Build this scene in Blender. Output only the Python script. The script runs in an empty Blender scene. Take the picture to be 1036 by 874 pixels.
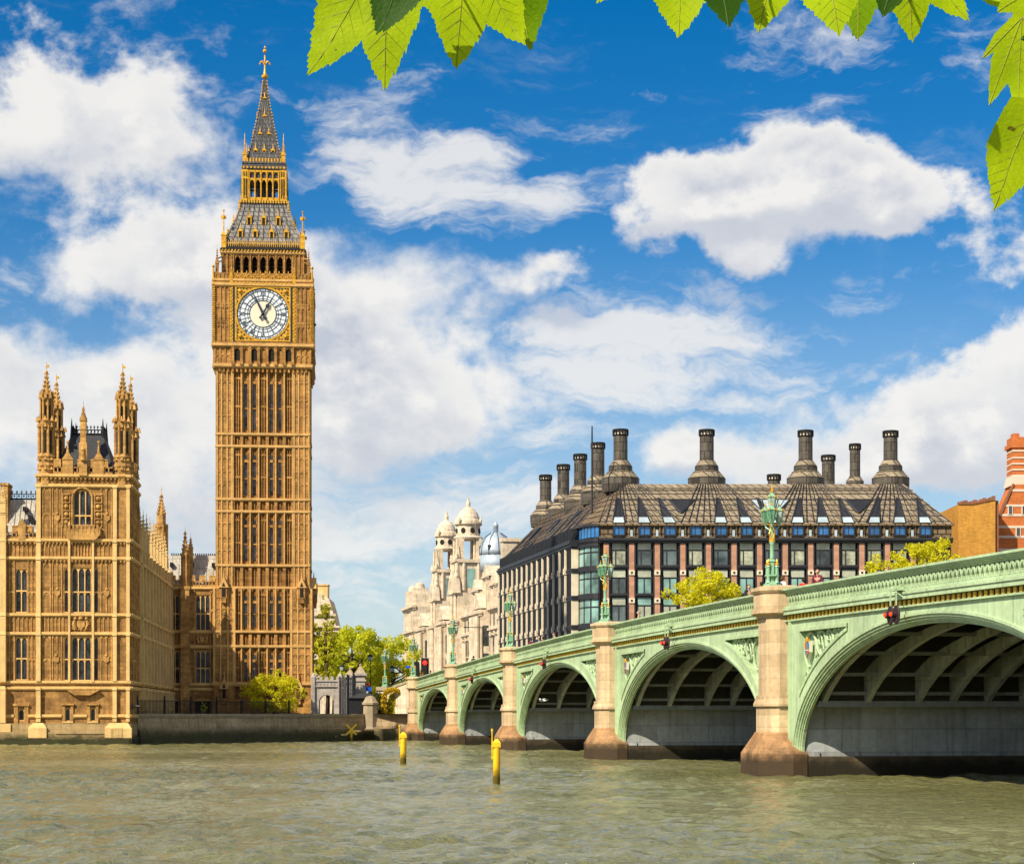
import bpy, bmesh, math, random
import numpy as np
from mathutils import Matrix, Vector
R = math.radians
random.seed(7); rng = np.random.default_rng(11)
scene = bpy.context.scene
C = scene.collection

# ------------------------------------------------------------------ camera, world, sun, exposure
F = 1950.0; CAMZ = 3.0
cam = bpy.data.cameras.new('camera'); cam_o = bpy.data.objects.new('camera', cam); C.objects.link(cam_o)
cam_o.location = (0, 0, CAMZ); cam_o.rotation_euler = (R(90), 0, 0)
cam.sensor_width = 36; cam.lens = F/1036*36; cam.shift_y = 288/1036
cam.clip_start = 0.1; cam.clip_end = 20000
scene.camera = cam_o
scene.view_settings.view_transform = 'Standard'; scene.view_settings.look = 'None'
scene.view_settings.exposure = 0.5; scene.view_settings.gamma = 1; scene.view_settings.use_curve_mapping = False
scene.render.engine = 'CYCLES'
scene.cycles.use_denoising = True
scene.cycles.max_bounces = 6; scene.cycles.diffuse_bounces = 3; scene.cycles.glossy_bounces = 3
scene.cycles.transmission_bounces = 4; scene.cycles.caustics_reflective = False; scene.cycles.caustics_refractive = False
SUN_AZ, SUN_EL = 42, 42          # sun behind the camera, to its left
sun = bpy.data.lights.new('sun', 'SUN'); sun.energy = 4.7; sun.angle = R(0.5); sun.color = (1.0, 0.885, 0.69)
sun_o = bpy.data.objects.new('sun', sun); C.objects.link(sun_o)
trav = Vector((math.sin(R(SUN_AZ))*math.cos(R(SUN_EL)), math.cos(R(SUN_AZ))*math.cos(R(SUN_EL)), -math.sin(R(SUN_EL))))
sun_o.rotation_euler = trav.to_track_quat('-Z', 'Y').to_euler(); sun_o.location = (-60, -100, 120)

world = bpy.data.worlds.new('World'); scene.world = world; world.use_nodes = True
class NT:
    def __init__(s, nt): s.nt = nt; s.N = nt.nodes; s.L = nt.links
    def n(s, t, **kw):
        x = s.N.new(t)
        for k, v in kw.items(): setattr(x, k, v)
        return x
    def set(s, sock, v):
        if hasattr(v, 'is_output'): s.L.new(v, sock)
        elif v is not None: sock.default_value = v
    def math(s, op, a, b=None, c=None, clamp=False):
        x = s.n('ShaderNodeMath', operation=op); x.use_clamp = clamp
        s.set(x.inputs[0], a)
        if b is not None: s.set(x.inputs[1], b)
        if c is not None: s.set(x.inputs[2], c)
        return x.outputs[0]
    def vmath(s, op, a, b=None, out=0):
        x = s.n('ShaderNodeVectorMath', operation=op); s.set(x.inputs[0], a)
        if b is not None: s.set(x.inputs[1], b)
        return x.outputs[out]
    def noise(s, vec, scale, detail=4, rough=.55, dist=0, dim='3D'):
        x = s.n('ShaderNodeTexNoise'); x.noise_dimensions = dim
        s.set(x.inputs['Vector'], vec); x.inputs['Scale'].default_value = scale
        x.inputs['Detail'].default_value = detail; x.inputs['Roughness'].default_value = rough
        x.inputs['Distortion'].default_value = dist
        return x.outputs['Fac']
    def ramp(s, fac, stops):
        x = s.n('ShaderNodeValToRGB'); s.set(x.inputs[0], fac); e = x.color_ramp.elements
        while len(e) < len(stops): e.new(.5)
        for i, (p, c) in enumerate(stops):
            e[i].position = p; e[i].color = (c if isinstance(c, tuple) else (c, c, c))[:3] + (1,)
        return x.outputs[0]
    def smooth(s, v, a, b):
        x = s.n('ShaderNodeMapRange'); x.interpolation_type = 'SMOOTHSTEP'; s.set(x.inputs['Value'], v)
        x.inputs['From Min'].default_value = a; x.inputs['From Max'].default_value = b
        return x.outputs['Result']
    def mix(s, fac, a, b, blend='MIX'):
        x = s.n('ShaderNodeMix', data_type='RGBA', blend_type=blend)
        s.set(x.inputs['Factor'], fac)
        for i, v in ((6, a), (7, b)):
            if isinstance(v, tuple): x.inputs[i].default_value = v[:3] + (1,)
            else: s.set(x.inputs[i], v)
        return x.outputs[2]
    def comb(s, a, b, c=0.0):
        x = s.n('ShaderNodeCombineXYZ')
        for i, v in enumerate((a, b, c)): s.set(x.inputs[i], v)
        return x.outputs[0]

def build_world():
    t = NT(world.node_tree); t.N.clear()
    out = t.n('ShaderNodeOutputWorld'); bg = t.n('ShaderNodeBackground'); bg.inputs['Strength'].default_value = 0.10
    sky = t.n('ShaderNodeTexSky', sky_type='NISHITA'); sky.sun_disc = False
    sky.sun_elevation = R(SUN_EL); sky.sun_rotation = R(180 + SUN_AZ)
    sky.air_density = 1.0; sky.dust_density = 0.6; sky.ozone_density = 3.0
    hsv = t.n('ShaderNodeHueSaturation'); hsv.inputs['Saturation'].default_value = 1.50; hsv.inputs['Value'].default_value = .79
    hsv.inputs['Hue'].default_value = .503
    t.L.new(sky.outputs[0], hsv.inputs['Color'])
    tc = t.n('ShaderNodeTexCoord'); d = tc.outputs['Generated']
    sp = t.n('ShaderNodeSeparateXYZ'); t.L.new(d, sp.inputs[0])
    x, y, z = sp.outputs
    hl = t.math('SQRT', t.math('ADD', t.math('MULTIPLY', x, x), t.math('ADD', t.math('MULTIPLY', y, y), 1e-5)))
    az = t.math('ARCTAN2', x, y); el = t.math('DIVIDE', z, hl)
    uv = t.comb(az, el)                                        # azimuth / tangent of elevation: a place on the sky
    def noff(sc, off, det=5, ro=.6): return t.noise(t.vmath('ADD', uv, off), sc, det, ro)
    def warpn(sc, off): return t.math('SUBTRACT', noff(sc, off), .5)
    wuv = t.vmath('ADD', uv, t.comb(t.math('MULTIPLY', warpn(10, (3.1, 1.7, 0)), .075), t.math('MULTIPLY', warpn(10, (8.2, 5.5, 2)), .055)))
    def bank(px, py, rx, ry, w, up=0):
        c = ((px-518)/F, (725-py-up)/F, 0)
        q = t.vmath('MULTIPLY', t.vmath('SUBTRACT', wuv, c), (F/rx, F/ry, 0))
        return t.math('MULTIPLY', t.math('EXPONENT', t.math('MULTIPLY', t.vmath('DOT_PRODUCT', q, q, 1), -1.0)), w)
    def total(bs, up=0):
        tot = None
        for b in bs: g = bank(*b, up=up); tot = g if tot is None else t.math('ADD', tot, g)
        return tot
    cum = [(55, 125, 150, 82, .92), (185, 150, 70, 55, .45), (165, 268, 115, 50, .85), (335, 325, 130, 78, .95), (430, 385, 110, 50, .62), (250, 300, 90, 60, .5), (360, 440, 150, 50, .5), (80, 405, 170, 52, .85), (120, 480, 240, 60, .55),
           (790, 205, 125, 42, .98), (790, 150, 52, 34, .62), (850, 165, 48, 30, .55), (700, 215, 90, 42, .62), (895, 225, 48, 28, .5), (775, 268, 50, 26, .55), (650, 175, 50, 22, .4), (555, 282, 70, 22, .66), (1000, 440, 200, 72, 1.0), (830, 470, 130, 38, .7), (665, 450, 55, 28, .55),
           (1300, 300, 240, 120, .9), (-300, 330, 240, 110, .9), (-250, 90, 150, 70, .6)]
    strat = [(430, 165, 130, 62, .9), (500, 205, 110, 34, .8), (620, 370, 170, 62, .95), (560, 330, 90, 30, .6), (880, 60, 150, 60, .55), (350, 500, 260, 90, .85), (700, 330, 120, 26, .6), (900, 290, 150, 22, .35), (100, 560, 300, 80, .6), (230, 90, 60, 26, .4), (20, 300, 90, 40, .35)]
    tot = total(cum)
    back = t.smooth(t.math('ABSOLUTE', az), .5, 1.0)           # beside and behind the viewer: scattered cloud
    tot = t.math('ADD', tot, t.math('MULTIPLY', back, t.math('MULTIPLY', t.noise(d, 3.0, 3), .9)))
    st = t.vmath('MULTIPLY', uv, (1.0, 1.25, 1.0))
    puff = t.noise(st, 14, 11, .60, .1)
    lowp = t.noise(t.vmath('ADD', st, (-.016, .014, 0)), 14, 6, .57, .1)    # the same field a little nearer the sun
    dens = t.math('ADD', tot, t.math('MULTIPLY', t.math('SUBTRACT', puff, .5), 2.3))
    soft = t.math('MULTIPLY', t.smooth(noff(7, (1.3, 4.4, 0), 3), .38, .68), .26)
    mr = t.n('ShaderNodeMapRange'); mr.interpolation_type = 'SMOOTHSTEP'; t.L.new(dens, mr.inputs['Value'])
    t.L.new(t.math('SUBTRACT', .33, t.math('MULTIPLY', soft, .8)), mr.inputs['From Min']); t.L.new(t.math('ADD', .64, soft), mr.inputs['From Max'])
    cov = mr.outputs['Result']
    # thin layered cloud
    sv = t.vmath('MULTIPLY', wuv, (1.0, 3.0, 1.0)); stk = t.noise(t.vmath('ADD', sv, (.37, .91, 0)), 15, 9, .62, .1)
    veil = t.math('MULTIPLY', t.smooth(t.math('ADD', t.math('MULTIPLY', total(strat), .36), t.math('MULTIPLY', stk, 1.25)), .72, 1.08), .85)
    veil = t.math('MAXIMUM', veil, t.math('MULTIPLY', t.smooth(stk, .50, .82), .22))
    cov = t.math('MAXIMUM', cov, veil)
    lit = t.math('ADD', .50, t.math('MULTIPLY', t.math('SUBTRACT', puff, lowp), 4.6), clamp=True)
    thick = t.smooth(dens, .50, 1.25)
    shade = t.math('SUBTRACT', 1.0, t.math('MULTIPLY', thick, t.math('SUBTRACT', .95, t.math('MULTIPLY', lit, 1.0))), clamp=True)
    under = t.smooth(t.math('ADD', t.math('SUBTRACT', total(cum[:-3], 26), total(cum[:-3])), t.math('MULTIPLY', t.math('SUBTRACT', lowp, .5), .9)), .02, .42)     # more cloud overhead: the shaded underside
    shade = t.math('MULTIPLY', shade, t.math('SUBTRACT', 1.0, t.math('MULTIPLY', under, .75)), clamp=True)
    ccol = t.mix(shade, CLOUD_LO, CLOUD_HI)
    low = t.smooth(el, .27, .02)                               # paler air low over the horizon
    base = t.mix(t.math('MULTIPLY', low, .50), hsv.outputs[0], AIR)
    col = t.mix(t.math('MULTIPLY', cov, .95), base, ccol)
    t.L.new(col, bg.inputs['Color']); t.L.new(bg.outputs[0], out.inputs[0])
CLOUD_LO, CLOUD_HI, AIR = (3.9, 4.15, 4.75), (6.55, 6.4, 6.15), (4.7, 5.4, 6.2)
build_world()

# ------------------------------------------------------------------ mesh builder
def TM(loc=(0, 0, 0), rz=0): return Matrix.Translation(loc) @ Matrix.Rotation(rz, 4, 'Z')
def frame(o, ux, uy):            # local x right along a face, local y into the building
    m = Matrix.Identity(4)
    m[0][0], m[1][0] = ux; m[0][1], m[1][1] = uy; m[0][3], m[1][3] = o[0], o[1]; m[2][3] = o[2] if len(o) > 2 else 0
    return m
class MB:
    def __init__(s, M=None): s.M = M or Matrix.Identity(4); s.v = []; s.f = []; s.sm = []; s.mi = []; s.smooth = False; s.m = 0
    def add(s, vs, fs):
        b = len(s.v); M = s.M
        s.v.extend([tuple(M @ Vector(p)) for p in vs]); s.f.extend([tuple(i+b for i in q) for q in fs])
        s.sm.extend([s.smooth]*len(fs)); s.mi.extend([s.m]*len(fs)); return s
    def box(s, x0, x1, y0, y1, z0, z1):
        return s.add([(x0,y0,z0),(x1,y0,z0),(x1,y1,z0),(x0,y1,z0),(x0,y0,z1),(x1,y0,z1),(x1,y1,z1),(x0,y1,z1)],
                     [(3,2,1,0),(4,5,6,7),(0,1,5,4),(1,2,6,5),(2,3,7,6),(3,0,4,7)])
    def taper(s, x0, x1, y0, y1, z0, z1, k=.0, cx=None, cy=None):       # box whose top shrinks by k about its centre
        cx = (x0+x1)/2 if cx is None else cx; cy = (y0+y1)/2 if cy is None else cy
        q = [(x0,y0),(x1,y0),(x1,y1),(x0,y1)]; t = [(cx+(a-cx)*k, cy+(b-cy)*k) for a, b in q]
        return s.add([(a,b,z0) for a,b in q]+[(a,b,z1) for a,b in t], [(3,2,1,0),(4,5,6,7),(0,1,5,4),(1,2,6,5),(2,3,7,6),(3,0,4,7)])
    def prism(s, poly, y0, y1):   # polygon in x,z extruded along y
        n = len(poly)
        return s.add([(a,y0,b) for a,b in poly]+[(a,y1,b) for a,b in poly],
                     [tuple(range(n)), tuple(range(2*n-1, n-1, -1))]+[(i,(i+n),((i+1)%n+n),(i+1)%n) for i in range(n)])
    def prismz(s, poly, z0, z1, k=1.0, c=None):
        n = len(poly)
        c = c or (sum(p[0] for p in poly)/n, sum(p[1] for p in poly)/n)
        t = [(c[0]+(a-c[0])*k, c[1]+(b-c[1])*k) for a, b in poly]
        return s.add([(a,b,z0) for a,b in poly]+[(a,b,z1) for a,b in t],
                     [tuple(range(n-1,-1,-1)), tuple(range(n,2*n))]+[(i,(i+1)%n,(i+1)%n+n,i+n) for i in range(n)])
    def lathe(s, prof, n=12, cx=0, cy=0, ph=0):
        vs = []; fs = []
        for r, z in prof:
            for k in range(n):
                a = 2*math.pi*(k+ph)/n; vs.append((cx+r*math.cos(a), cy+r*math.sin(a), z))
        for j in range(len(prof)-1):
            for k in range(n): fs.append((j*n+k, j*n+(k+1)%n, (j+1)*n+(k+1)%n, (j+1)*n+k))
        fs.append(tuple(range(n-1,-1,-1))); m = (len(prof)-1)*n; fs.append(tuple(range(m, m+n)))
        return s.add(vs, fs)
    def loft(s, rings, cap=True):  # rings: lists of points with the same length
        n = len(rings[0]); vs = [p for r in rings for p in r]; fs = []
        for j in range(len(rings)-1):
            for k in range(n): fs.append((j*n+k, j*n+(k+1)%n, (j+1)*n+(k+1)%n, (j+1)*n+k))
        if cap: fs.append(tuple(range(n-1,-1,-1))); m = (len(rings)-1)*n; fs.append(tuple(range(m, m+n)))
        return s.add(vs, fs)
    def tube(s, pts, rad, n=6):
        rings = []; pts = [Vector(p) for p in pts]
        for i, p in enumerate(pts):
            d = (pts[min(i+1, len(pts)-1)] - pts[max(i-1, 0)]).normalized()
            a = d.cross(Vector((0,0,1)) if abs(d.z) < .9 else Vector((1,0,0))).normalized(); b = d.cross(a)
            r = rad[i] if isinstance(rad, (list, tuple)) else rad
            rings.append([tuple(p + r*(math.cos(2*math.pi*k/n)*a + math.sin(2*math.pi*k/n)*b)) for k in range(n)])
        return s.loft(rings)
    def sphere(s, c, r, n=8, m=6, sz=1.0):
        return s.lathe([(r*math.sin(math.pi*j/m)+1e-4, c[2]-r*sz*math.cos(math.pi*j/m)) for j in range(m+1)], n, c[0], c[1])
    def arch_head(s, x0, x1, zs, zt, y0, y1, n=5):    # the stone above a pointed arch, inside its rectangle
        w = (x1-x0)/2; cx = (x0+x1)/2; h = zt - zs - .03*(zt-zs)
        L = [(x0 + w*(1-math.cos(math.pi/2*i/n)) , zs + h*math.sin(math.pi/2*i/n)) for i in range(n+1)]
        L = [(a, zs + h*((b-zs)/h)**1.1 if b > zs else b) for a, b in L]
        Rr = [(2*cx-a, b) for a, b in L]
        for P in (L, Rr):
            for i in range(n):
                a, b = P[i], P[i+1]
                s.add([(a[0],y0,a[1]),(b[0],y0,b[1]),(b[0],y0,zt),(a[0],y0,zt),(a[0],y1,a[1]),(b[0],y1,b[1])], [(0,1,2,3),(0,4,5,1)])
        return s
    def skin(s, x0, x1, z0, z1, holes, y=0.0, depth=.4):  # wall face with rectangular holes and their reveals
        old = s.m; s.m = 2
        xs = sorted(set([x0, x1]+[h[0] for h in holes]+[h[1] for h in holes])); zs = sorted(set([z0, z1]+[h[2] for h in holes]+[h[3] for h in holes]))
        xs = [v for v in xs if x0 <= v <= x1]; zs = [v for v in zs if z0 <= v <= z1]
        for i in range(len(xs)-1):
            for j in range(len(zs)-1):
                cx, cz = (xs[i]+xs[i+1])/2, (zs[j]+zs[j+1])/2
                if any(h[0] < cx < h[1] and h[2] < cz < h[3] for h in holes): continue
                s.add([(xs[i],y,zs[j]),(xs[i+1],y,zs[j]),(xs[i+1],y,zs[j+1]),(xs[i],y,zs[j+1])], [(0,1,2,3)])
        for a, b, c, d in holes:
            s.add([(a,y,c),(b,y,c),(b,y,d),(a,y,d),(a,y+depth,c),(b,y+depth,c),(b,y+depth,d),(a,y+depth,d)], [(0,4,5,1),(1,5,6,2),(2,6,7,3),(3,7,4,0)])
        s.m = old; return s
    def mesh(s, name, off=(0,0,0)):
        me = bpy.data.meshes.new(name); o = Vector(off)
        me.from_pydata([tuple(Vector(p)-o) for p in s.v], [], s.f)
        if any(s.sm): me.polygons.foreach_set('use_smooth', s.sm)
        if any(s.mi): me.polygons.foreach_set('material_index', s.mi)
        me.update(); return me
def setp(o, label=None, cat=None, group=None, kind=None):
    for k, v in (('label', label), ('category', cat), ('group', group), ('kind', kind)):
        if v: o[k] = v
    return o
class Thing:
    def __init__(s, name, loc, label, cat, group=None):
        s.root = bpy.data.objects.new(name, None); C.objects.link(s.root); s.root.location = loc; s.loc = Vector(loc)
        s.root.empty_display_size = .5; setp(s.root, label, cat, group)
    def parts(s, name, mbs, mat, parent=None): return [s.part(name, m, mat, parent) for m in mbs]
    def part(s, name, mb, mat, parent=None, label=None):
        me = mb.mesh(name, s.loc)
        for q in (mat if isinstance(mat, tuple) else (mat,)): me.materials.append(q)
        o = bpy.data.objects.new(name, me); C.objects.link(o); o.parent = parent or s.root
        if label: o['label'] = label
        return o
def copy_thing(root, loc, rz=None, label=None, scale=None):
    def rec(o, par):
        c = o.copy(); C.objects.link(c); c.parent = par
        for ch in o.children: rec(ch, c)
        return c
    c = rec(root, None); c.location = loc
    if rz is not None: c.rotation_euler = (0, 0, rz)
    if scale: c.scale = (scale,)*3 if not isinstance(scale, tuple) else scale
    if label: c['label'] = label
    return c
def single(name, mb, mat, label=None, cat=None, group=None, kind=None, off=(0,0,0)):
    me = mb.mesh(name, off); me.materials.append(mat); o = bpy.data.objects.new(name, me); C.objects.link(o); o.location = off
    return setp(o, label, cat, group, kind)

# ------------------------------------------------------------------ materials
def pmat(name, col, rough=.7, var=.25, scale=.6, metal=0.0, bump=.0, bscale=6.0, streak=0.0, brick=None, tint=None, spec=.3, stain=None, mortar=.75, brick_mix=1.0, mw=None, b2=.78):
    """procedural surface: two noise scales of tone, run-off streaks, optional courses of blocks"""
    m = bpy.data.materials.new(name); m.use_nodes = True; t = NT(m.node_tree); b = t.N['Principled BSDF']
    tc = t.n('ShaderNodeTexCoord').outputs['Object']
    n1 = t.noise(tc, scale, 5, .6); n2 = t.noise(tc, scale*7.3, 4, .6)
    n = t.math('ADD', t.math('MULTIPLY', n1, .6), t.math('MULTIPLY', n2, .4))
    lo = tuple(c*(1-var) for c in col); hi = tuple(min(1, c*(1+var)) for c in col)
    if tint: lo = tuple(a*b2 for a, b2 in zip(lo, tint))
    c = t.ramp(n, [(.33, lo), (.67, hi)])
    if streak:
        sv = t.vmath('MULTIPLY', tc, (2.2, 2.2, .12)); sn = t.smooth(t.noise(sv, 1.3, 4, .6), .46, .72)
        c = t.mix(t.math('MULTIPLY', sn, streak), c, tuple(q*.42 for q in col))
    if stain:                                                     # (colour, z0, z1, amount): growth or wet up to a tide line
        sx = t.n('ShaderNodeSeparateXYZ'); t.L.new(t.n('ShaderNodeNewGeometry').outputs['Position'], sx.inputs[0])
        zz = t.math('ADD', sx.outputs[2], t.math('MULTIPLY', t.math('SUBTRACT', t.noise(tc, 1.1, 4, .65), .5), 1.1))
        c = t.mix(t.math('MULTIPLY', t.smooth(zz, stain[2], stain[1]), stain[3]), c, stain[0])
    h = n2
    if brick:
        bt = t.n('ShaderNodeTexBrick'); bw, bh = brick
        sx = t.n('ShaderNodeSeparateXYZ'); t.L.new(tc, sx.inputs[0])
        t.L.new(t.comb(t.math('ADD', sx.outputs[0], sx.outputs[1]), sx.outputs[2]), bt.inputs['Vector'])
        bt.inputs['Scale'].default_value = 1; bt.inputs['Brick Width'].default_value = bw; bt.inputs['Row Height'].default_value = bh
        bt.inputs['Mortar Size'].default_value = mw or min(bw, bh)*.035; bt.inputs['Mortar Smooth'].default_value = .2
        bt.inputs['Color1'].default_value = (1,1,1,1); bt.inputs['Color2'].default_value = (b2,b2*.97,b2*.94,1); bt.inputs['Mortar'].default_value = (mortar,)*3+(1,)
        c = t.mix(brick_mix, c, bt.outputs[0], 'MULTIPLY')
        h = t.math('ADD', t.math('MULTIPLY', n2, .5), t.math('MULTIPLY', bt.outputs['Fac'], -.6))
    t.L.new(c, b.inputs['Base Color'])
    b.inputs['Metallic'].default_value = metal; b.inputs['Specular IOR Level'].default_value = spec
    rr = t.math('ADD', rough-.08, t.math('MULTIPLY', n1, .16), clamp=True); t.L.new(rr, b.inputs['Roughness'])
    if bump:
        bp = t.n('ShaderNodeBump'); bp.inputs['Strength'].default_value = bump; bp.inputs['Distance'].default_value = .05
        hb = h if brick else t.noise(tc, bscale, 4, .6)
        t.L.new(hb, bp.inputs['Height']); t.L.new(bp.outputs[0], b.inputs['Normal'])
    return m
def gmat(name, col, rough=.08, var=.6, scale=.35, spec=.6):       # window glass: every pane a slightly different dark tone
    m = bpy.data.materials.new(name); m.use_nodes = True; t = NT(m.node_tree); b = t.N['Principled BSDF']
    tc = t.n('ShaderNodeTexCoord').outputs['Object']; n1 = t.noise(tc, scale, 3, .7)
    t.L.new(t.ramp(n1, [(.35, tuple(c*(1-var) for c in col)), (.68, tuple(c*(1+var) for c in col))]), b.inputs['Base Color'])
    b.inputs['Roughness'].default_value = rough; b.inputs['Specular IOR Level'].default_value = spec
    bp = t.n('ShaderNodeBump'); bp.inputs['Strength'].default_value = .12; bp.inputs['Distance'].default_value = .05
    t.L.new(t.noise(tc, 1.7, 2), bp.inputs['Height']); t.L.new(bp.outputs[0], b.inputs['Normal'])
    return m
def fmat(name, dark, light, trans, tw=.45):       # leaves: diffuse and light passing through, tone differing from clump to clump
    m = bpy.data.materials.new(name); m.use_nodes = True; t = NT(m.node_tree); t.N.clear()
    out = t.n('ShaderNodeOutputMaterial'); tc = t.n('ShaderNodeTexCoord').outputs['Object']
    n = t.math('ADD', t.math('MULTIPLY', t.noise(tc, .55, 4, .6), .65), t.math('MULTIPLY', t.noise(tc, 5.0, 2), .35))
    c = t.ramp(n, [(.34, dark), (.66, light)])
    d = t.n('ShaderNodeBsdfPrincipled'); t.L.new(c, d.inputs['Base Color']); d.inputs['Roughness'].default_value = .55; d.inputs['Specular IOR Level'].default_value = .25
    tr = t.n('ShaderNodeBsdfTranslucent'); t.L.new(t.mix(.5, c, trans), tr.inputs['Color'])
    mx = t.n('ShaderNodeMixShader'); mx.inputs[0].default_value = tw
    t.L.new(d.outputs[0], mx.inputs[1]); t.L.new(tr.outputs[0], mx.inputs[2]); t.L.new(mx.outputs[0], out.inputs[0])
    return m
GOLDEN = (.60, .345, .11)
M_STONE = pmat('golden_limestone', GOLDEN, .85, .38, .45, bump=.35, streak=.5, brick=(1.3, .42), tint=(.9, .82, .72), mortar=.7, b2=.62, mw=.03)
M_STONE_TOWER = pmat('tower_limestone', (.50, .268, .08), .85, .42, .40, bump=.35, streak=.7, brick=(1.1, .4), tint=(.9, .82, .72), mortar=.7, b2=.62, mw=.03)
M_STONE_EDGE = pmat('dressed_mouldings', (.70, .45, .165), .85, .25, .8, bump=.2, streak=.2)  # paler than the walls: cleaner stone, with sunlit edges put into the colour
M_STONE_FACE = pmat('weathered_shaded_face', (.42, .232, .075), .88, .45, .55, bump=.4, streak=.6, brick=(1.1, .42), tint=(.8, .72, .62), mortar=.7, b2=.60, mw=.03)  # set-back faces darker: weathering plus relief shade put into the colour
M_STONE_TOWER_FACE = pmat('weathered_shaded_tower_face', (.34, .175, .054), .88, .45, .5, bump=.4, streak=.7, brick=(1.0, .4), tint=(.8, .7, .6), mortar=.7, b2=.60, mw=.03)  # same for the tower: weathering and the shade between ribs in one colour
M_STONE = (M_STONE, M_STONE_EDGE, M_STONE_FACE); M_STONE_TOWER = (M_STONE_TOWER, pmat('tower_mouldings', (.62, .37, .13), .85, .3, .8, bump=.2, streak=.3), M_STONE_TOWER_FACE)  # tower mouldings likewise paler, their sunlit edges put into the colour
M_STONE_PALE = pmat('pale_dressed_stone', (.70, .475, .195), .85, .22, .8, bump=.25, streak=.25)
M_GILT = pmat('gilding', (.72, .36, .025), .4, .5, 2.6, metal=.3, spec=.5)
M_IRON_ROOF = pmat('cast_iron_tiles', (.27, .26, .25), .6, .35, .9, metal=.1, bump=.5, brick=(.7, .62), mortar=.30, streak=.5, mw=.07, b2=.7)
M_SPIRE = pmat('dark_iron_tiles', (.095, .097, .105), .55, .3, .9, metal=.1, bump=.5, brick=(.55, .6), mortar=.35, mw=.06, streak=.4)
M_SLATE = pmat('dark_slate', (.035, .038, .048), .6, .4, .6, bump=.3, brick=(.5, .35), mortar=.6)
M_LEADROOF = pmat('grey_lead_roof', (.50, .47, .41), .65, .25, .7, bump=.3, brick=(.9, 1.4), mortar=.5, streak=.35)
M_BLACK = pmat('black_iron', (.012, .012, .014), .5, .3, 2)
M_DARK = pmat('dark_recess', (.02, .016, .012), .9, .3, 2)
M_GLASS = gmat('leaded_glass', (.035, .037, .042), .2, .9, .9, .3)
M_PLINTH = pmat('tide_stone', (.42, .30, .14), .8, .3, .5, bump=.5, brick=(1.6, .55), streak=.3, stain=((.030, .034, .010), 0.55, 1.35, .97))
M_WALLSTONE = pmat('river_wall_stone', (.46, .34, .20), .85, .35, .45, bump=.5, brick=(1.7, .6), streak=.55, stain=((.050, .052, .016), .8, 2.2, .92))
M_GREEN = pmat('bridge_green_paint', (.435, .58, .355), .5, .24, .35, streak=.42, bump=.15, bscale=2, spec=.35, brick=(1.9, 40), mortar=.72, mw=.03, b2=.94)
M_GREEN_DK = pmat('lamp_green_paint', (.13, .36, .22), .4, .15, 2, spec=.5)
M_PIER = pmat('pier_stone', (.62, .465, .285), .85, .25, .6, bump=.4, brick=(9, .62), streak=.4, stain=((.36, .19, .08), .9, 2.6, .8))
M_PIERBASE = pmat('wet_pier_stone', (.38, .215, .10), .8, .4, .9, bump=.5, streak=.4, brick=(1.4, .7), stain=((.045, .032, .018), .7, 1.45, .93))
M_GREYPAINT = pmat('grey_bridge_paint', (.44, .47, .48), .6, .28, .5, streak=.45, bump=.1, brick=(2.2, 1.2), mortar=.7)
M_SOFFIT = pmat('shaded_soffit', (.085, .084, .08), .8, .4, .7)  # gloom under the deck put into the colour of soffit and pier cores
# ------------------------------------------------------------------ gothic vocabulary
def string(mb, x0, x1, z, y=0.0, p=.22, h=.28):                 # moulded string course, two steps
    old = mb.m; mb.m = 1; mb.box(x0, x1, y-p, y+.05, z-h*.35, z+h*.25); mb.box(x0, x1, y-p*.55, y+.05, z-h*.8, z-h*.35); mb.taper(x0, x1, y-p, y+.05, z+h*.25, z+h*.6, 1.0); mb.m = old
def blind(mb, x0, x1, z0, z1, n, y=0.0, p=.09, w=.1, head=True, mid=None):   # blind tracery panels
    d = (x1-x0)/n
    for i in range(n+1):
        c = x0+i*d; mb.box(c-w/2, c+w/2, y-p, y+.02, z0, z1)
    for i in range(n):
        a, b = x0+i*d+w/2, x0+(i+1)*d-w/2
        if head: mb.arch_head(a, b, z1-(b-a)*1.1, z1, y-p*.75, y)
        if mid: mb.box(a, b, y-p*.75, y+.02, mid-.06, mid+.06); mb.arch_head(a, b, mid-.06-(b-a)*.8, mid-.06, y-p*.7, y)
def lattice(mb, x0, x1, z0, z1, y=0.0, p=.08):                  # band of crossed diamonds and bosses
    h = z1-z0; n = max(1, round((x1-x0)/(h*1.0))); d = (x1-x0)/n
    for i in range(n):
        cx = x0+(i+.5)*d; cz = (z0+z1)/2; r = min(d, h)*.46
        for q in range(4):
            a0 = q*math.pi/2; a1 = a0+math.pi/2
            P = [(cx+r*math.cos(a0), cz+r*math.sin(a0)), (cx+r*math.cos(a1), cz+r*math.sin(a1)), (cx+.72*r*math.cos(a1), cz+.72*r*math.sin(a1)), (cx+.72*r*math.cos(a0), cz+.72*r*math.sin(a0))]
            mb.prism(P, y-p, y+.01)
        mb.prism([(cx-r*.3, cz), (cx, cz-r*.3), (cx+r*.3, cz), (cx, cz+r*.3)], y-p*1.3, y+.01)
def dentils(mb, x0, x1, z0, z1, y=0.0, p=.2, step=.34, w=.17):
    n = max(1, round((x1-x0)/step)); d = (x1-x0)/n
    for i in range(n): mb.box(x0+(i+.5)*d-w/2, x0+(i+.5)*d+w/2, y-p, y+.02, z0, z1)
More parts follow.
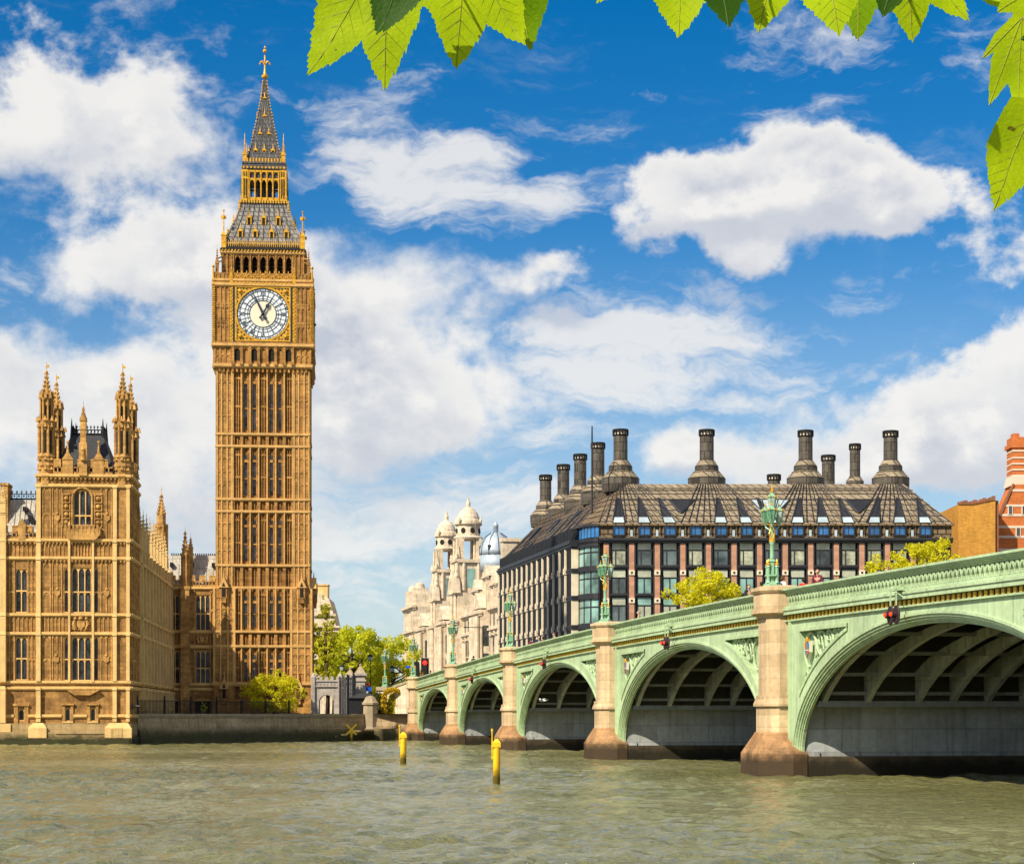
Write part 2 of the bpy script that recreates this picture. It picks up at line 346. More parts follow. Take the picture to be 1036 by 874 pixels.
def crenels(mb, x0, x1, z0, z1, y=0.0, th=.3, pitch=1.3):       # pierced, crenellated parapet
    n = max(1, round((x1-x0)/pitch)); d = (x1-x0)/n; zm = z0+(z1-z0)*.55
    mb.box(x0, x1, y, y+th, z0, z0+(z1-z0)*.2); mb.box(x0, x1, y, y+th, zm-.1, zm)
    for i in range(n):
        a = x0+i*d
        mb.box(a, a+d*.62, y-.03, y+th, zm, z1); mb.taper(a-.04, a+d*.62+.04, y-.08, y+th+.05, z1, z1+.12, .7)
        for k in range(3): mb.box(a+k*d/3-.05, a+k*d/3+.05, y, y+th, z0, zm)
        mb.prism([(a+d*.31-.14, zm+.1), (a+d*.31, zm-.02), (a+d*.31+.14, zm+.1), (a+d*.31, zm+.3)], y-.08, y)
def crocket_spire(mb, cx, cy, z0, z1, r, n=8, k=5, knob=.1):
    mb.lathe([(r, z0), (r*.55, z0+(z1-z0)*.45), (r*.16, z1)], n, cx, cy, .5)
    for j in range(1, k):
        f = j/k; rr = r*(1-f)*1.0+r*.16; z = z0+(z1-z0)*f
        for a in range(4):
            th = math.pi/4+a*math.pi/2; x, y = cx+rr*math.cos(th), cy+rr*math.sin(th); q = knob*(1.1-f*.5)
            mb.box(x-q, x+q, y-q, y+q, z-q, z+q)
    mb.sphere((cx, cy, z1+.1), r*.34, 8, 6); mb.box(cx-r*.5, cx+r*.5, cy-.06, cy+.06, z1-.16, z1-.02); mb.lathe([(r*.1, z1), (r*.04, z1+.8)], 6, cx, cy)
def pinnacle(mb, cx, cy, z0, z1, w, knob=.09):                  # panelled shaft, gablets, crocketed spirelet, finial
    zs = z0+(z1-z0)*.45
    mb.box(cx-w/2, cx+w/2, cy-w/2, cy+w/2, z0, zs); mb.box(cx-w*.6, cx+w*.6, cy-w*.6, cy+w*.6, zs-.1, zs+.05)
    for s in (-1, 1):
        mb.prism([(cx-w*.5, zs), (cx+w*.5, zs), (cx, zs+w*1.1)], cy+s*w*.5-.06, cy+s*w*.5+.06)
        mb.box(cx+s*w*.5-.05, cx+s*w*.5+.05, cy-w*.4, cy+w*.4, zs, zs+w*.5)
    crocket_spire(mb, cx, cy, zs, z1, w*.5, 4, 5, knob)
def octturret(mb, cx, cy, segs, n=8):                           # segs: list of (radius, z0, z1)
    for r, a, b in segs: mb.lathe([(r, a), (r, b)], n, cx, cy, .5)
def wribs(mb, cx, cy, r, z0, z1, n=8, w=.09):
    for k in range(n):
        a = 2*math.pi*(k+.5)/n; x, y = cx+r*math.cos(a), cy+r*math.sin(a)
        mb.lathe([(w, z0), (w, z1)], 6, x, y)
def traceried_window(T, x0, x1, z0, z1, lights, mat, glass, y=.22, transom=None, head=.5, arched=False, frame_w=.1, M=None, name='window'):
    """stone frame with mullions, transom and cusped heads; the leaded pane is its sub-part"""
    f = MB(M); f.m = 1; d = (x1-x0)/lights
    for i in range(lights+1):
        c = x0+i*d; f.box(c-frame_w*.5, c+frame_w*.5, y-.12, y+.06, z0, z1)
    f.box(x0, x1, y-.16, y+.08, z0-.02, z0+.1); f.box(x0, x1, y-.14, y+.06, z1-.08, z1)
    for i in range(lights):
        a, b = x0+i*d+frame_w*.5, x0+(i+1)*d-frame_w*.5
        f.arch_head(a, b, z1-.08-head, z1-.08, y-.09, y+.04)
        if transom: f.arch_head(a, b, transom-.05-head*.7, transom-.05, y-.09, y+.04)
    if transom: f.box(x0, x1, y-.16, y+.06, transom-.07, transom+.07)
    if arched: f.arch_head(x0-.02, x1+.02, z1-(x1-x0)*.62, z1+.02, y-.2, y-.1, 8)
    w = T.part(name, f, mat)
    g = MB(M); g.box(x0-.01, x1+.01, y+.02, y+.05, z0, z1)
    T.part('pane', g, glass, w); return w

# ------------------------------------------------------------------ palace by the river
PHI = math.atan(.0859); UX = (math.cos(PHI), math.sin(PHI)); FX = (-math.sin(PHI), math.cos(PHI))
PO = (-40.8, 206.0)
def pal(u, f): return (PO[0]+UX[0]*u+FX[0]*f, PO[1]+UX[1]*u+FX[1]*f)
MP = frame((*PO, 0), UX, FX)                                     # front of the pavilion, x from its right corner
def MPs(u0, f0): o = pal(u0, f0); return frame((*o, 0), FX, (-UX[0], -UX[1]))   # faces looking right
S1 = 206/F
def zP(y): return CAMZ+(725-y)*S1
def uP(px, f=0.0):                                               # px column on the pavilion's front plane -> local x
    r = (px-518)/F; o = (PO[0]+FX[0]*f, PO[1]+FX[1]*f)
    return (r*o[1]-o[0])/(UX[0]-r*UX[1])
def build_palace():
    T = Thing('palace_building', (*pal(-5, 4), 0), 'golden stone gothic palace with turreted pavilion rising from the river', 'palace')
    LEV = dict(cor=zP(482), s2=zP(492), s3=zP(547), s4=zP(565), s5=zP(622), s6=zP(641), s7=zP(690), s8=zP(696), s9=zP(724), pl=zP(731))
    L = LEV; XL = uP(37); XW = -32.0
    # ---- pavilion front
    w = MB(MP)
    winL = (uP(65), uP(99.3), zP(688.5), zP(644)); winU = (uP(65), uP(99.3), zP(620), zP(574.5)); winT = (uP(74.5), uP(92.5), zP(532), zP(496))
    g1 = [(uP(c)-.27, uP(c)+.27, zP(729.5), zP(716)) for c in (68.6, 94)]
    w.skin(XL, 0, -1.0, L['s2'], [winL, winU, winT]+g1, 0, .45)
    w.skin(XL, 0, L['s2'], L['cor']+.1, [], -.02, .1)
    for z in (L['cor'], L['s2'], L['s3'], L['s4'], L['s5'], L['s6'], L['s7'], L['s8']):
        string(w, XL-.1, .1, z, 0, .34 if z in (L['cor'],) else .24)
    for a_, b_ in ((XL-.1, g1[0][0]-.35), (g1[0][1]+.35, g1[1][0]-.35), (g1[1][1]+.35, .1)): string(w, a_, b_, L['s9'], 0, .24)
    lattice(w, XL+1.6, -1.4, L['s2']+.2, L['cor']-.25, -.02)
    dentils(w, XL, 0, L['cor']-.42, L['cor']-.22, 0, .3, .45, .2); dentils(w, XL, 0, L['s3']-.42, L['s3']-.22, 0, .22, .4, .18); dentils(w, XL, 0, L['s4']-.4, L['s4']-.22, 0, .2, .4, .18)
    # tracery panels of each storey, left and right of the bays
    for a, b, n in ((XL+.55, uP(52), 1), (uP(52), uP(63.5), 2), (uP(101), uP(114), 2)):
        for z0, z1, mid in ((L['s7']+.15, L['s6']-.25, zP(667)), (L['s5']+.15, L['s4']-.5, zP(599)), (L['s3']+.2, L['s2']-.25, zP(520))):
            blind(w, a+.12, b-.1, z0, z1, n, 0, .08, .1, True, mid)
    for z0, z1 in ((L['s6']+.15, L['s5']-.25), (L['s4']+.15, L['s3']-.45)):
        blind(w, XL+.5, uP(64), z0, z1, 6, 0, .08, .1); blind(w, uP(100.5), uP(114), z0, z1, 3, 0, .08, .1)
    blind(w, uP(73), uP(92), L['s4']+.15, L['s3']-.45, 6, 0, .1, .1)
    # relief of arms between the storeys
    r2 = random.Random(3); cx, cz = uP(82), (L['s5']+L['s6'])/2
    w.prism([(cx-.42, cz+.35), (cx-.42, cz-.2), (cx, cz-.7), (cx+.42, cz-.2), (cx+.42, cz+.35)], -.22, .02); w.sphere((cx, -.12, cz+.6), .26)
    for s in (-1, 1):
        w.tube([(cx+s*.55, -.1, cz-.6), (cx+s*.75, -.16, cz), (cx+s*.62, -.18, cz+.4)], [.2, .22, .15]); w.sphere((cx+s*.58, -.2, cz+.58), .17)
        for q in range(4): w.tube([(cx+s*.7, -.12, cz-.5+q*.22), (cx+s*(1.0+.06*q), -.08, cz-.55+q*.3)], .06)
        for q in range(2): w.lathe([(.1, cz-.8), (.1, cz+.75)], 6, cx+s*(1.12+q*.0), -.06)
    for k in range(26): w.sphere((cx+r2.uniform(-1.05, 1.05), -.05, cz+r2.uniform(-.75, -.3)), r2.uniform(.07, .13), 6, 4)
    # carved panels each side of the top window, small shields
    for px in (67.2, 99.5):
        c = uP(px); w.box(c-.42, c-.32, -.12, .02, zP(533), zP(499)); w.box(c+.32, c+.42, -.12, .02, zP(533), zP(499))
        for k in range(4):
            z = zP(529)+k*.85; w.sphere((c, -.08, z), .26, 8, 5); w.box(c-.34, c+.34, -.2, .02, z+.36, z+.46)
    for px, py in ((58, 524), (108.5, 524), (58, 600), (108, 600), (57, 667), (107.5, 667)):
        c, z = uP(px), zP(py); w.prism([(c-.3, z+.3), (c-.28, z-.15), (c, z-.42), (c+.28, z-.15), (c+.3, z+.3)], -.14, .02); w.sphere((c, -.1, z+.42), .18, 6, 4)
    # balcony under the arched window
    bx0, bx1 = uP(65.5), uP(102); bz0, bz1 = zP(545), zP(531.5)
    w.prism([(bx0+.5, bz0-.2), (bx1-.5, bz0-.2), (bx1, bz0+.4), (bx0, bz0+.4)], -.55, .0)
    n = 9
    for i in range(n):
        a = bx0+(bx1-bx0)*i/n; w.box(a+.02, a+(bx1-bx0)/n*.55, -.55, -.4, bz0+.4, bz1); w.box(a, a+(bx1-bx0)/n, -.52, -.42, bz0+.4, bz0+.95)
    # hood moulds
    for h in (winT,):
        pts = []
        for i in range(13):
            th = math.pi*i/12; pts.append((h[0]-.12+(h[1]-h[0]+.24)*(.5-.5*math.cos(th)), -.1, h[3]-.95+1.15*math.sin(th)))
        w.tube([(h[0]-.12, -.1, h[2])]+pts+[(h[1]+.12, -.1, h[2])], .12, 6)
        w.arch_head(h[0], h[1], h[3]-1.0, h[3]+.05, -.04, .2, 8)
    for h in g1:
        w.box(h[0]-.32, h[0]-.02, -.14, .02, h[2], h[3]+.3); w.box(h[1]+.02, h[1]+.32, -.14, .02, h[2], h[3]+.3); w.box(h[0]-.42, h[1]+.42, -.26, .02, h[3]+.3, h[3]+.48)
        w.m = 1; w.box(h[0]-.3, h[1]+.3, -.2, .02, h[2]-.15, h[2]); w.m = 0
    w.prism([(uP(68), zP(698)), (uP(101), zP(698)), (uP(92), zP(703)), (uP(76), zP(703))], -.5, .02)
    T.part('pavilion_wall', w, M_STONE)
    # buttresses: paler dressed shafts
    bs = []
    for px, wd, pr in ((39.2, .46, .42), (116.3, .42, .38), (130.6, .36, .34)):
        c = uP(px) if px < 130 else -.22; b = MB(MP); bs.append(b)
        for i, (z0, z1) in enumerate(((zP(731), L['s9']), (L['s9'], L['s8']), (L['s7'], L['s6']), (L['s6'], L['s5']), (L['s5'], L['s4']), (L['s4'], L['s3']), (L['s3'], L['s2']))):
            b.box(c-wd/2, c+wd/2, -pr+.03*i, .02, z0+.1, z1-.16); b.taper(c-wd/2-.05, c+wd/2+.05, -pr+.03*i-.08, .02, z1-.2, z1+.12, .75)
    for px, z0, z1 in ((70.3, zP(690), zP(533)), (94.3, zP(690), zP(548))):
        c = uP(px); b = MB(MP); bs.append(b); b.box(c-.11, c+.11, -.3, .02, z0, z1); b.taper(c-.16, c+.16, -.34, .02, z1, z1+.5, .2)
    for px, b in zip((39.2, 116.3), bs):
        c = uP(px)
        b.box(c-.95, c+.95, -.95, .02, zP(746), zP(736)); b.taper(c-.95, c+.95, -.95, .02, zP(736), zP(731), .55, c, 0)
    b = bs[2]; b.box(-1.9, .25, -.95, .02, zP(746), zP(737)); b.taper(-1.9, .25, -.95, .02, zP(737), zP(731), .6, -.8, 0)
    T.parts('buttress', bs, M_STONE_PALE)
    p = MB(MP)
    p.box(XW, .35, -1.15, .3, -3, zP(746)); p.taper(XW, .3, -.8, .3, zP(746), zP(740), 1.0); p.box(XW, .1, -.45, .3, zP(740), zP(731.5))
    p.prism([(uP(57), zP(742)), (uP(112), zP(742)), (uP(112), zP(737.5)), (uP(74), zP(738.5))], -.9, -.3)
    p.box(.0, .35, -1.15, 8.6, -3, zP(746)); p.box(-.3, .12, -.45, 8.6, zP(746), zP(731.5))
    T.part('plinth', p, M_PLINTH)
    # windows of the front
    def bay(z0, z1, tr):
        for a, c, n in ((65, 69.4, 1), (72.6, 92.2, 3), (95, 99.3, 1)):
            traceried_window(T, uP(a), uP(c), z0, z1, n, M_STONE, M_GLASS, .2, tr, .55, M=MP)
        q = MB(MP)
        for a, c in ((69.4, 72.6), (92.2, 95)): q.box(uP(a), uP(c), .0, .4, z0, z1)
        return q
    q = bay(zP(688.5), zP(644), zP(667)); q2 = bay(zP(620), zP(574.5), zP(599)); q.add(q2.v, q2.f) if False else None
    for qq in (q, q2): T.part('bay_pier', qq, M_STONE)
    traceried_window(T, winT[0], winT[1], winT[2], winT[3], 3, M_STONE, M_GLASS, .2, zP(522), .45, M=MP)
    for h in g1: traceried_window(T, h[0], h[1], h[2], h[3], 1, M_STONE, M_GLASS, .2, None, .3, M=MP)
    # ---- parapet of the pavilion, central niche pinnacle, gablets
    a = MB(MP); x0, x1 = uP(54.5), uP(114)
    crenels(a, x0, x1, L['cor']+.1, zP(466.5), -.15, .35, 1.35)
    c = uP(84.5); a.box(c-.42, c+.42, -.5, .1, L['cor'], zP(449)); a.box(c-.3, c+.3, -.35, .2, zP(449), zP(436)); pinnacle(a, c, -.1, zP(436), zP(414), .62); a.sphere((c, -.5, zP(456)), .24); a.lathe([(.26, zP(467)), (.2, zP(458))], 8, c, -.55)
    for px in (68.7, 100):
        c = uP(px); a.box(c-.55, c+.55, -.25, .1, L['cor'], zP(466)); a.prism([(c-.62, zP(466)), (c+.62, zP(466)), (c, zP(457))], -.3, .1); a.lathe([(.2, zP(462)), (.06, zP(449))], 6, c, -.1); a.sphere((c, -.1, zP(448)), .17)
    # right side of the pavilion has the same parapet
    a.M = MPs(0, 0); crenels(a, 1.6, 7.0, L['cor']+.1, zP(466.5), -.15, .35, 1.35)
    T.part('parapet', a, M_STONE)
    # ---- four corner turrets
    def turret(cu, cf, zt_scale=0.0):
        t = MB(MP); r = .86
        octturret(t, cu, cf, [(r, L['s2'], zP(462)), (r*.93, zP(462), zP(428)), (r*1.12, zP(431), zP(427)), (r*.62, zP(427), zP(404)), (r*.86, zP(405.5), zP(403.5))])
        for z in (L['cor'], zP(471), zP(462)): t.lathe([(r*1.12, z-.16), (r*1.16, z), (r*1.02, z+.18)], 8, cu, cf, .5)
        wribs(t, cu, cf, r*.95, zP(462), zP(430), 8, .13); wribs(t, cu, cf, r*.74, zP(427), zP(405), 8, .11)
        for k in range(8):                                        # cusped heads, gablets round the caps
            th = 2*math.pi*k/8; ca, sa = math.cos(th), math.sin(th)
            for rr, zz, hh in ((r*1.0, zP(433), .5), (r*.98, zP(466), .35), (r*1.15, zP(427), .55), (r*.78, zP(404), .9), (r*1.0, zP(476), .4)):
                x, y = cu+rr*ca, cf+rr*sa; t.taper(x-.17, x+.17, y-.17, y+.17, zz, zz+hh, .15)
        crocket_spire(t, cu, cf, zP(404), zP(378), r*.62, 8, 6, .13)
        o = T.part('corner_turret', t, M_STONE)
        for k in range(8):                                        # the tall dark lights of the lantern stages
            th = 2*math.pi*k/8; ca, sa = math.cos(th), math.sin(th); rr = r*.93*math.cos(math.pi/8)+.012
            d = MB(MP); x, y = cu+rr*ca, cf+rr*sa; px_, py_ = -sa*.12, ca*.12
            d.add([(x-px_, y-py_, zP(459)), (x+px_, y+py_, zP(459)), (x+px_, y+py_, zP(436)), (x-px_, y-py_, zP(436))], [(0, 1, 2, 3)])
            d2 = MB(MP); rr = r*.62*math.cos(math.pi/8)+.012; x, y = cu+rr*ca, cf+rr*sa
            d2.add([(x-px_, y-py_, zP(424)), (x+px_, y+py_, zP(424)), (x+px_, y+py_, zP(411)), (x-px_, y-py_, zP(411))], [(0, 1, 2, 3)])
            T.part('lancet', d, M_DARK, o); T.part('lancet', d2, M_DARK, o)
        v = MB(MP); v.lathe([(.05, zP(377)), (.03, zP(367))], 6, cu, cf); v.box(cu-.02, cu+.3, cf-.02, cf+.02, zP(372), zP(369.5))
        T.part('weathervane', v, M_GILT, o)
    tu = uP(46.2); t2 = uP(123.5)
    for cu, cf in ((tu, .55), (t2, .55), (tu, 7.6), (t2+.05, 7.6)): turret(cu, cf)
    # ---- steep slate roof with iron cresting
    s = MB(MP); zr0, zr1 = zP(476), zP(437)
    A = [(uP(54), .6), (uP(115), .6), (uP(115), 7.8), (uP(54), 7.8)]; B = [(uP(70)-.1, 2.6), (uP(101), 2.6), (uP(101), 5.8), (uP(70)-.1, 5.8)]
    s.loft([[(x, y, zr0) for x, y in A], [(x, y, zr1) for x, y in B]])
    rf = T.part('steep_roof', s, M_SLATE)
    k = MB(MP)
    for (x, y) in B: k.lathe([(.2, zr1-.6), (.07, zP(425)), (.02, zP(420))], 6, x, y); 
    for (x0, y0), (x1, y1) in zip(B, B[1:]+B[:1]):
        n = 9
        for i in range(n):
            t0 = (i+.5)/n; x, y = x0+(x1-x0)*t0, y0+(y1-y0)*t0; k.lathe([(.045, zr1), (.03, zP(427))], 5, x, y); k.sphere((x, y, zP(429)), .12, 5, 4)
        k.tube([(x0, y0, zr1+.55), (x1, y1, zr1+.55)], .06, 4); k.tube([(x0, y0, zr1+.1), (x1, y1, zr1+.1)], .1, 4)
    T.part('cresting', k, M_BLACK, rf)
    # ---- side of the pavilion and the long return range
    w = MB(MPs(0, 0))
    w.skin(0, 8.4, -1, L['cor'], [], 0, .1)
    for z in (L['cor'], L['s2'], L['s3'], L['s4'], L['s5'], L['s6'], L['s7'], L['s8'], L['s9']): string(w, 0, 8.5, z, 0, .26)
    for a0 in (.5, 3.2, 5.9):
        for z0, z1, mid in ((L['s7']+.15, L['s6']-.25, zP(667)), (L['s5']+.15, L['s4']-.5, zP(599)), (L['s3']+.2, L['s2']-.25, zP(520))): blind(w, a0, a0+2.4, z0, z1, 3, 0, .1, .14, True, mid)
        for z0, z1 in ((L['s6']+.15, L['s5']-.25), (L['s4']+.15, L['s3']-.45)): blind(w, a0, a0+2.4, z0, z1, 5, 0, .1, .1)
    T.part('pavilion_wall', w, M_STONE)
    M2 = MPs(0.0, 8.4); LEN = 37.4; nb = 10; d = LEN/nb; ZC = L['s4']; ZP2 = zP(548)
    wn = []
    for i in range(nb):
        c = (i+.5)*d
        wn += [(c-1.0, c+1.0, zP(688), zP(646)), (c-1.0, c+1.0, zP(620), zP(574))]
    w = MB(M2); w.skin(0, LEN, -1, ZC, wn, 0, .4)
    for z in (ZC, L['s5'], L['s6'], L['s7'], L['s8'], L['s9']): string(w, 0, LEN, z, 0, .5, .34)
    lattice(w, 0, LEN, L['s6']+.15, L['s5']-.2, 0); dentils(w, 0, LEN, ZC-.42, ZC-.2, 0, .25, .5, .22)
    crenels(w, 0, LEN, ZC+.15, ZP2, -.1, .3, 1.25)
    for i in range(nb):
        c = (i+.5)*d
        for z0, z1 in ((zP(690), zP(643)), (zP(622), zP(570))): blind(w, c-1.5, c-1.05, z0, z1, 1, 0, .1, .12); blind(w, c+1.05, c+1.5, z0, z1, 1, 0, .1, .12)
    T.part('return_wall', w, M_STONE)
    bs = []
    for i in range(nb+1):
        b = MB(M2); bs.append(b); c = i*d if i else .3
        for z0, z1, pr in ((zP(724), L['s8'], .7), (L['s7'], L['s6'], .62), (L['s6'], L['s5'], .55), (L['s5'], ZC, .5), (ZC, ZP2, .42)):
            b.box(c-.3, c+.3, -pr, .05, z0, z1-.1); b.taper(c-.34, c+.34, -pr-.08, .05, z1-.15, z1+.2, .75)
        b.box(c-.5, c+.5, -.85, .05, 2.9, zP(724))
        if i < nb-1: pinnacle(b, c, -.1, ZP2, ZP2+3.9, .62, .12)
    T.parts('buttress', bs, M_STONE_PALE)
    for h in wn: traceried_window(T, h[0], h[1], h[2], h[3], 3, M_STONE, M_GLASS, .2, (h[2]+h[3])/2-.1, .5, M=M2)
    for q in range(nb-1): g = MB(M2); g.lathe([(.05, ZP2+3.9), (.02, ZP2+4.7)], 5, q*d if q else .3, -.1); T.part('gilt_finial', g, M_GILT)
    # octagonal stair turret at the far end of the return
    t = MB(MP); cu, cf = -.85, 43.6; r = .85; k = 250/F
    def zF(y): return CAMZ+(725-y)*k
    octturret(t, cu, cf, [(r, 3, zF(566)), (r*.9, zF(566), zF(533)), (r*1.1, zF(534), zF(531)), (r*.72, zF(531), zF(522))]); wribs(t, cu, cf, r*.93, zF(566), zF(534), 8, .13); wribs(t, cu, cf, r, 3, zF(568), 8, .12)
    for z in (zF(566), zF(590), zF(640), zF(690)): t.lathe([(r*1.12, z-.2), (r*1.18, z), (r*1.0, z+.2)], 8, cu, cf, .5)
    crocket_spire(t, cu, cf, zF(523), zF(503), r*.7, 8, 6, .14); T.part('stair_turret', t, M_STONE)
    g = MB(MP); g.lathe([(.06, zF(503)), (.03, zF(493))], 5, cu, cf); T.part('gilt_finial', g, M_GILT)
    # roof behind the return range
    s = MB(M2); s.prism([(0, 0)], 0, 0) if False else None
    s.loft([[(0, .8, ZC), (LEN, .8, ZC), (LEN, 8.2, ZC), (0, 8.2, ZC)], [(0, 4, ZC+3.2), (LEN, 4, ZC+3.2), (LEN, 5, ZC+3.2), (0, 5, ZC+3.2)]])
    T.part('range_roof', s, M_LEADROOF)
    # ---- the front wing running off to the left
    w = MB(MP); wl = []; 
    for c in (21, -25, -71, -117, -163): wl += [(uP(c-6), uP(c+6), zP(688), zP(644.5)), (uP(c-6), uP(c+6), zP(620), zP(576)), (uP(c)-.3, uP(c)+.3, zP(729), zP(717))]
    wl = [h for h in wl if h[0] > XW]
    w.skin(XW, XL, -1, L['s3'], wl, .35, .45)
    for z in (L['s3'], L['s4'], L['s5'], L['s6'], L['s7'], L['s8']): string(w, XW, XL, z, .35, .24)
    sm = sorted(h for h in wl if h[1]-h[0] < 1); ed = [XW]+[v for h in sm for v in (h[0]-.45, h[1]+.45)]+[XL]
    for a_, b_ in zip(ed[::2], ed[1::2]): string(w, a_, b_, L['s9'], .35, .24)
    dentils(w, XW, XL, L['s3']-.42, L['s3']-.2, .35, .22, .45, .2)
    for c in (21, -25, -71, -117, -163):
        if uP(c-16) < XW: continue
        for z0, z1, mid in ((L['s7']+.15, L['s6']-.25, zP(667)), (L['s5']+.15, L['s4']-.25, zP(599))):
            for a0, b0 in ((uP(c-16.5), uP(c-7)), (uP(c+7), uP(c+15))): blind(w, a0, b0, z0, z1, 2, .35, .08, .1, True, mid)
        for z0, z1 in ((L['s6']+.15, L['s5']-.25), (L['s4']+.15, L['s3']-.45)): blind(w, uP(c-16), uP(c+15), z0, z1, 7, .35, .09, .1)
        w.box(uP(c)-.75, uP(c)-.35, .2, .37, zP(732), zP(714)); w.box(uP(c)+.35, uP(c)+.75, .2, .37, zP(732), zP(714)); w.box(uP(c)-.85, uP(c)+.85, .1, .37, zP(714), zP(712))
    crenels(w, XW, XL, L['s3']+.1, zP(533), .3, .35, 1.3)
    for c in (22, -24): q = uP(c); w.box(q-.4, q+.4, .1, .5, L['s3'], zP(533)); w.prism([(q-.5, zP(533)), (q+.5, zP(533)), (q, zP(525))], .1, .5)
    T.part('wing_wall', w, M_STONE)
    bs = []
    for px in (3, -43, -89, -135):
        c = uP(px); b = MB(MP); bs.append(b)
        for z0, z1, pr in ((zP(731), L['s8'], .75), (L['s7'], L['s6'], .66), (L['s6'], L['s5'], .6), (L['s5'], L['s4'], .55), (L['s4'], L['s3'], .5), (L['s3'], zP(520), .45)):
            b.box(c-.32, c+.32, .35-pr, .4, z0, z1-.1); b.taper(c-.36, c+.36, .3-pr, .4, z1-.15, z1+.2, .75)
        pinnacle(b, c, .1, zP(520), zP(496), .6, .12); b.box(c-.9, c+.9, -.6, .4, zP(746), zP(732))
    T.parts('buttress', bs, M_STONE_PALE)
    for h in wl:
        big = h[1]-h[0] > 1; traceried_window(T, h[0], h[1], h[2], h[3], 2 if big else 1, M_STONE, M_GLASS, .55, (h[2]+h[3])/2 if big else None, .5 if big else .3, M=MP)
    s = MB(MP); s.loft([[(XW, 1.0, zP(545)), (XL, 1.0, zP(545)), (XL, 9, zP(545)), (XW, 9, zP(545))], [(XW, 3.6, zP(503)), (XL, 3.6, zP(503)), (XL, 6.4, zP(503)), (XW, 6.4, zP(503))]])
    for px in (-140, -110, -80, -50, -20, 11, 16, 21, 26, 31): c = uP(px); s.tube([(c, .95, zP(545)), (c, 3.55, zP(503))], .06, 4)
    rf = T.part('lead_roof', s, M_LEADROOF)
    k = MB(MP)
    c = XW
    while c < XL-.1:
        k.lathe([(.045, zP(503)), (.03, zP(493))], 5, c, 3.6); k.sphere((c, 3.6, zP(495)), .12, 5, 4); k.sphere((c+.22, 3.6, zP(499)), .11, 5, 4); c += .5
    k.tube([(XW, 3.6, zP(497)), (XL, 3.6, zP(497))], .05, 4); k.tube([(XW, 3.6, zP(502)), (XL, 3.6, zP(502))], .09, 4); T.part('cresting', k, M_BLACK, rf)
    v = MB(MP)
    for px, py in ((22, 514), (27.5, 523), (30, 527)): v.box(uP(px)-.2, uP(px)+.2, 1.8, 3.4, zP(py)-.2, zP(py)+.25)
    T.part('roof_vent', v, M_BLACK, rf)
    ch = MB(MP); ch.box(uP(-3), uP(4.5), 2.0, 4.5, zP(540), zP(490)); ch.box(uP(-3.6), uP(5.2), 1.9, 4.6, zP(490), zP(487.5)); T.part('chimney', ch, M_STONE)
    # ---- link between the return range and the clock tower (looks the same way as the pavilion)
    fL = 45.9; M3 = frame((*pal(0, fL), 0), UX, FX); kk = 252.3/F
    def zl(y): return CAMZ+(725-y)*kk
    def ul(px): return uP(px, fL)
    WL = [(ul(198), ul(212.5), zl(638), zl(602)), (ul(198), ul(212.5), zl(692), zl(658)), (ul(173), ul(181.5), zl(638), zl(602)), (ul(173), ul(181.5), zl(692), zl(658))]
    DR = [(ul(197), ul(213), 2.8, zl(709)), (ul(171.5), ul(180), 2.8, zl(709))]
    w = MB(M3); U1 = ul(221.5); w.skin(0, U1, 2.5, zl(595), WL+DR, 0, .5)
    for py in (595, 639, 654, 692, 697): string(w, 0, U1, zl(py), 0, .25)
    crenels(w, 0, U1, zl(594), zl(583), -.1, .3, 1.3)
    for c0, c1, n in ((ul(191), ul(197), 1), (ul(213), ul(220), 1)):
        for z0, z1 in ((zl(691), zl(656)), (zl(637), zl(597))): blind(w, c0, c1, z0, z1, n, 0, .1, .12, True, (z0+z1)/2)
    blind(w, ul(197), ul(213), zl(652), zl(641), 5, 0, .08, .1); blind(w, ul(171), ul(182), zl(652), zl(641), 4, 0, .08, .1)
    cx, cz = ul(204.5), zl(646.5); w.prism([(cx-.3, cz+.35), (cx-.3, cz-.2), (cx, cz-.55), (cx+.3, cz-.2), (cx+.3, cz+.35)], -.22, .02)
    for s_ in (-1, 1): w.tube([(cx+s_*.4, -.12, cz-.5), (cx+s_*.62, -.16, cz), (cx+s_*.45, -.18, cz+.45)], [.15, .17, .12])
    for h in DR: w.box(h[0]-.2, h[1]+.2, -.15, .02, h[3], h[3]+.2)
    T.part('link_wall', w, M_STONE)
    d = MB(M3)
    for h in DR: d.box(h[0], h[1], .45, .5, h[2], h[3])
    T.part('doorway', d, M_DARK)
    for h, n in zip(WL, (3, 3, 2, 2)): traceried_window(T, h[0], h[1], h[2], h[3], n, M_STONE, M_GLASS, .22, (h[2]+h[3])/2-.1, .5, M=M3)
    b = MB(M3); c = ul(187.5); b.box(c-.55, c+.55, -.8, .05, 2.5, zl(595)); octturret(b, c, -.25, [(.5, zl(595), zl(560)), (.6, zl(562), zl(560))]); wribs(b, c, -.25, .5, zl(595), zl(561), 8, .08); crocket_spire(b, c, -.25, zl(560), zl(540), .46, 8, 5, .13); crocket_spire(b, ul(192), 1.4, zl(556), zl(545), .36, 8, 4, .11); b.box(ul(192)-.3, ul(192)+.3, 1.1, 1.7, zl(590), zl(556))
    for py in (595, 639, 654, 692): b.box(c-.65, c+.65, -.9, .05, zl(py)-.2, zl(py)+.2)
    T.part('buttress', b, M_STONE)
    s = MB(M3); s.loft([[(-3, .6, zl(590)), (U1, .6, zl(590)), (U1, 9, zl(590)), (-3, 9, zl(590))], [(-3, 2.6, zl(560)), (U1, 2.6, zl(560)), (U1, 7, zl(560)), (-3, 7, zl(560))]])
    for px in range(166, 222, 7): s.tube([(ul(px), .55, zl(590)), (ul(px), 2.6, zl(560))], .05, 4)
    rf = T.part('lead_roof', s, M_LEADROOF); k = MB(M3)
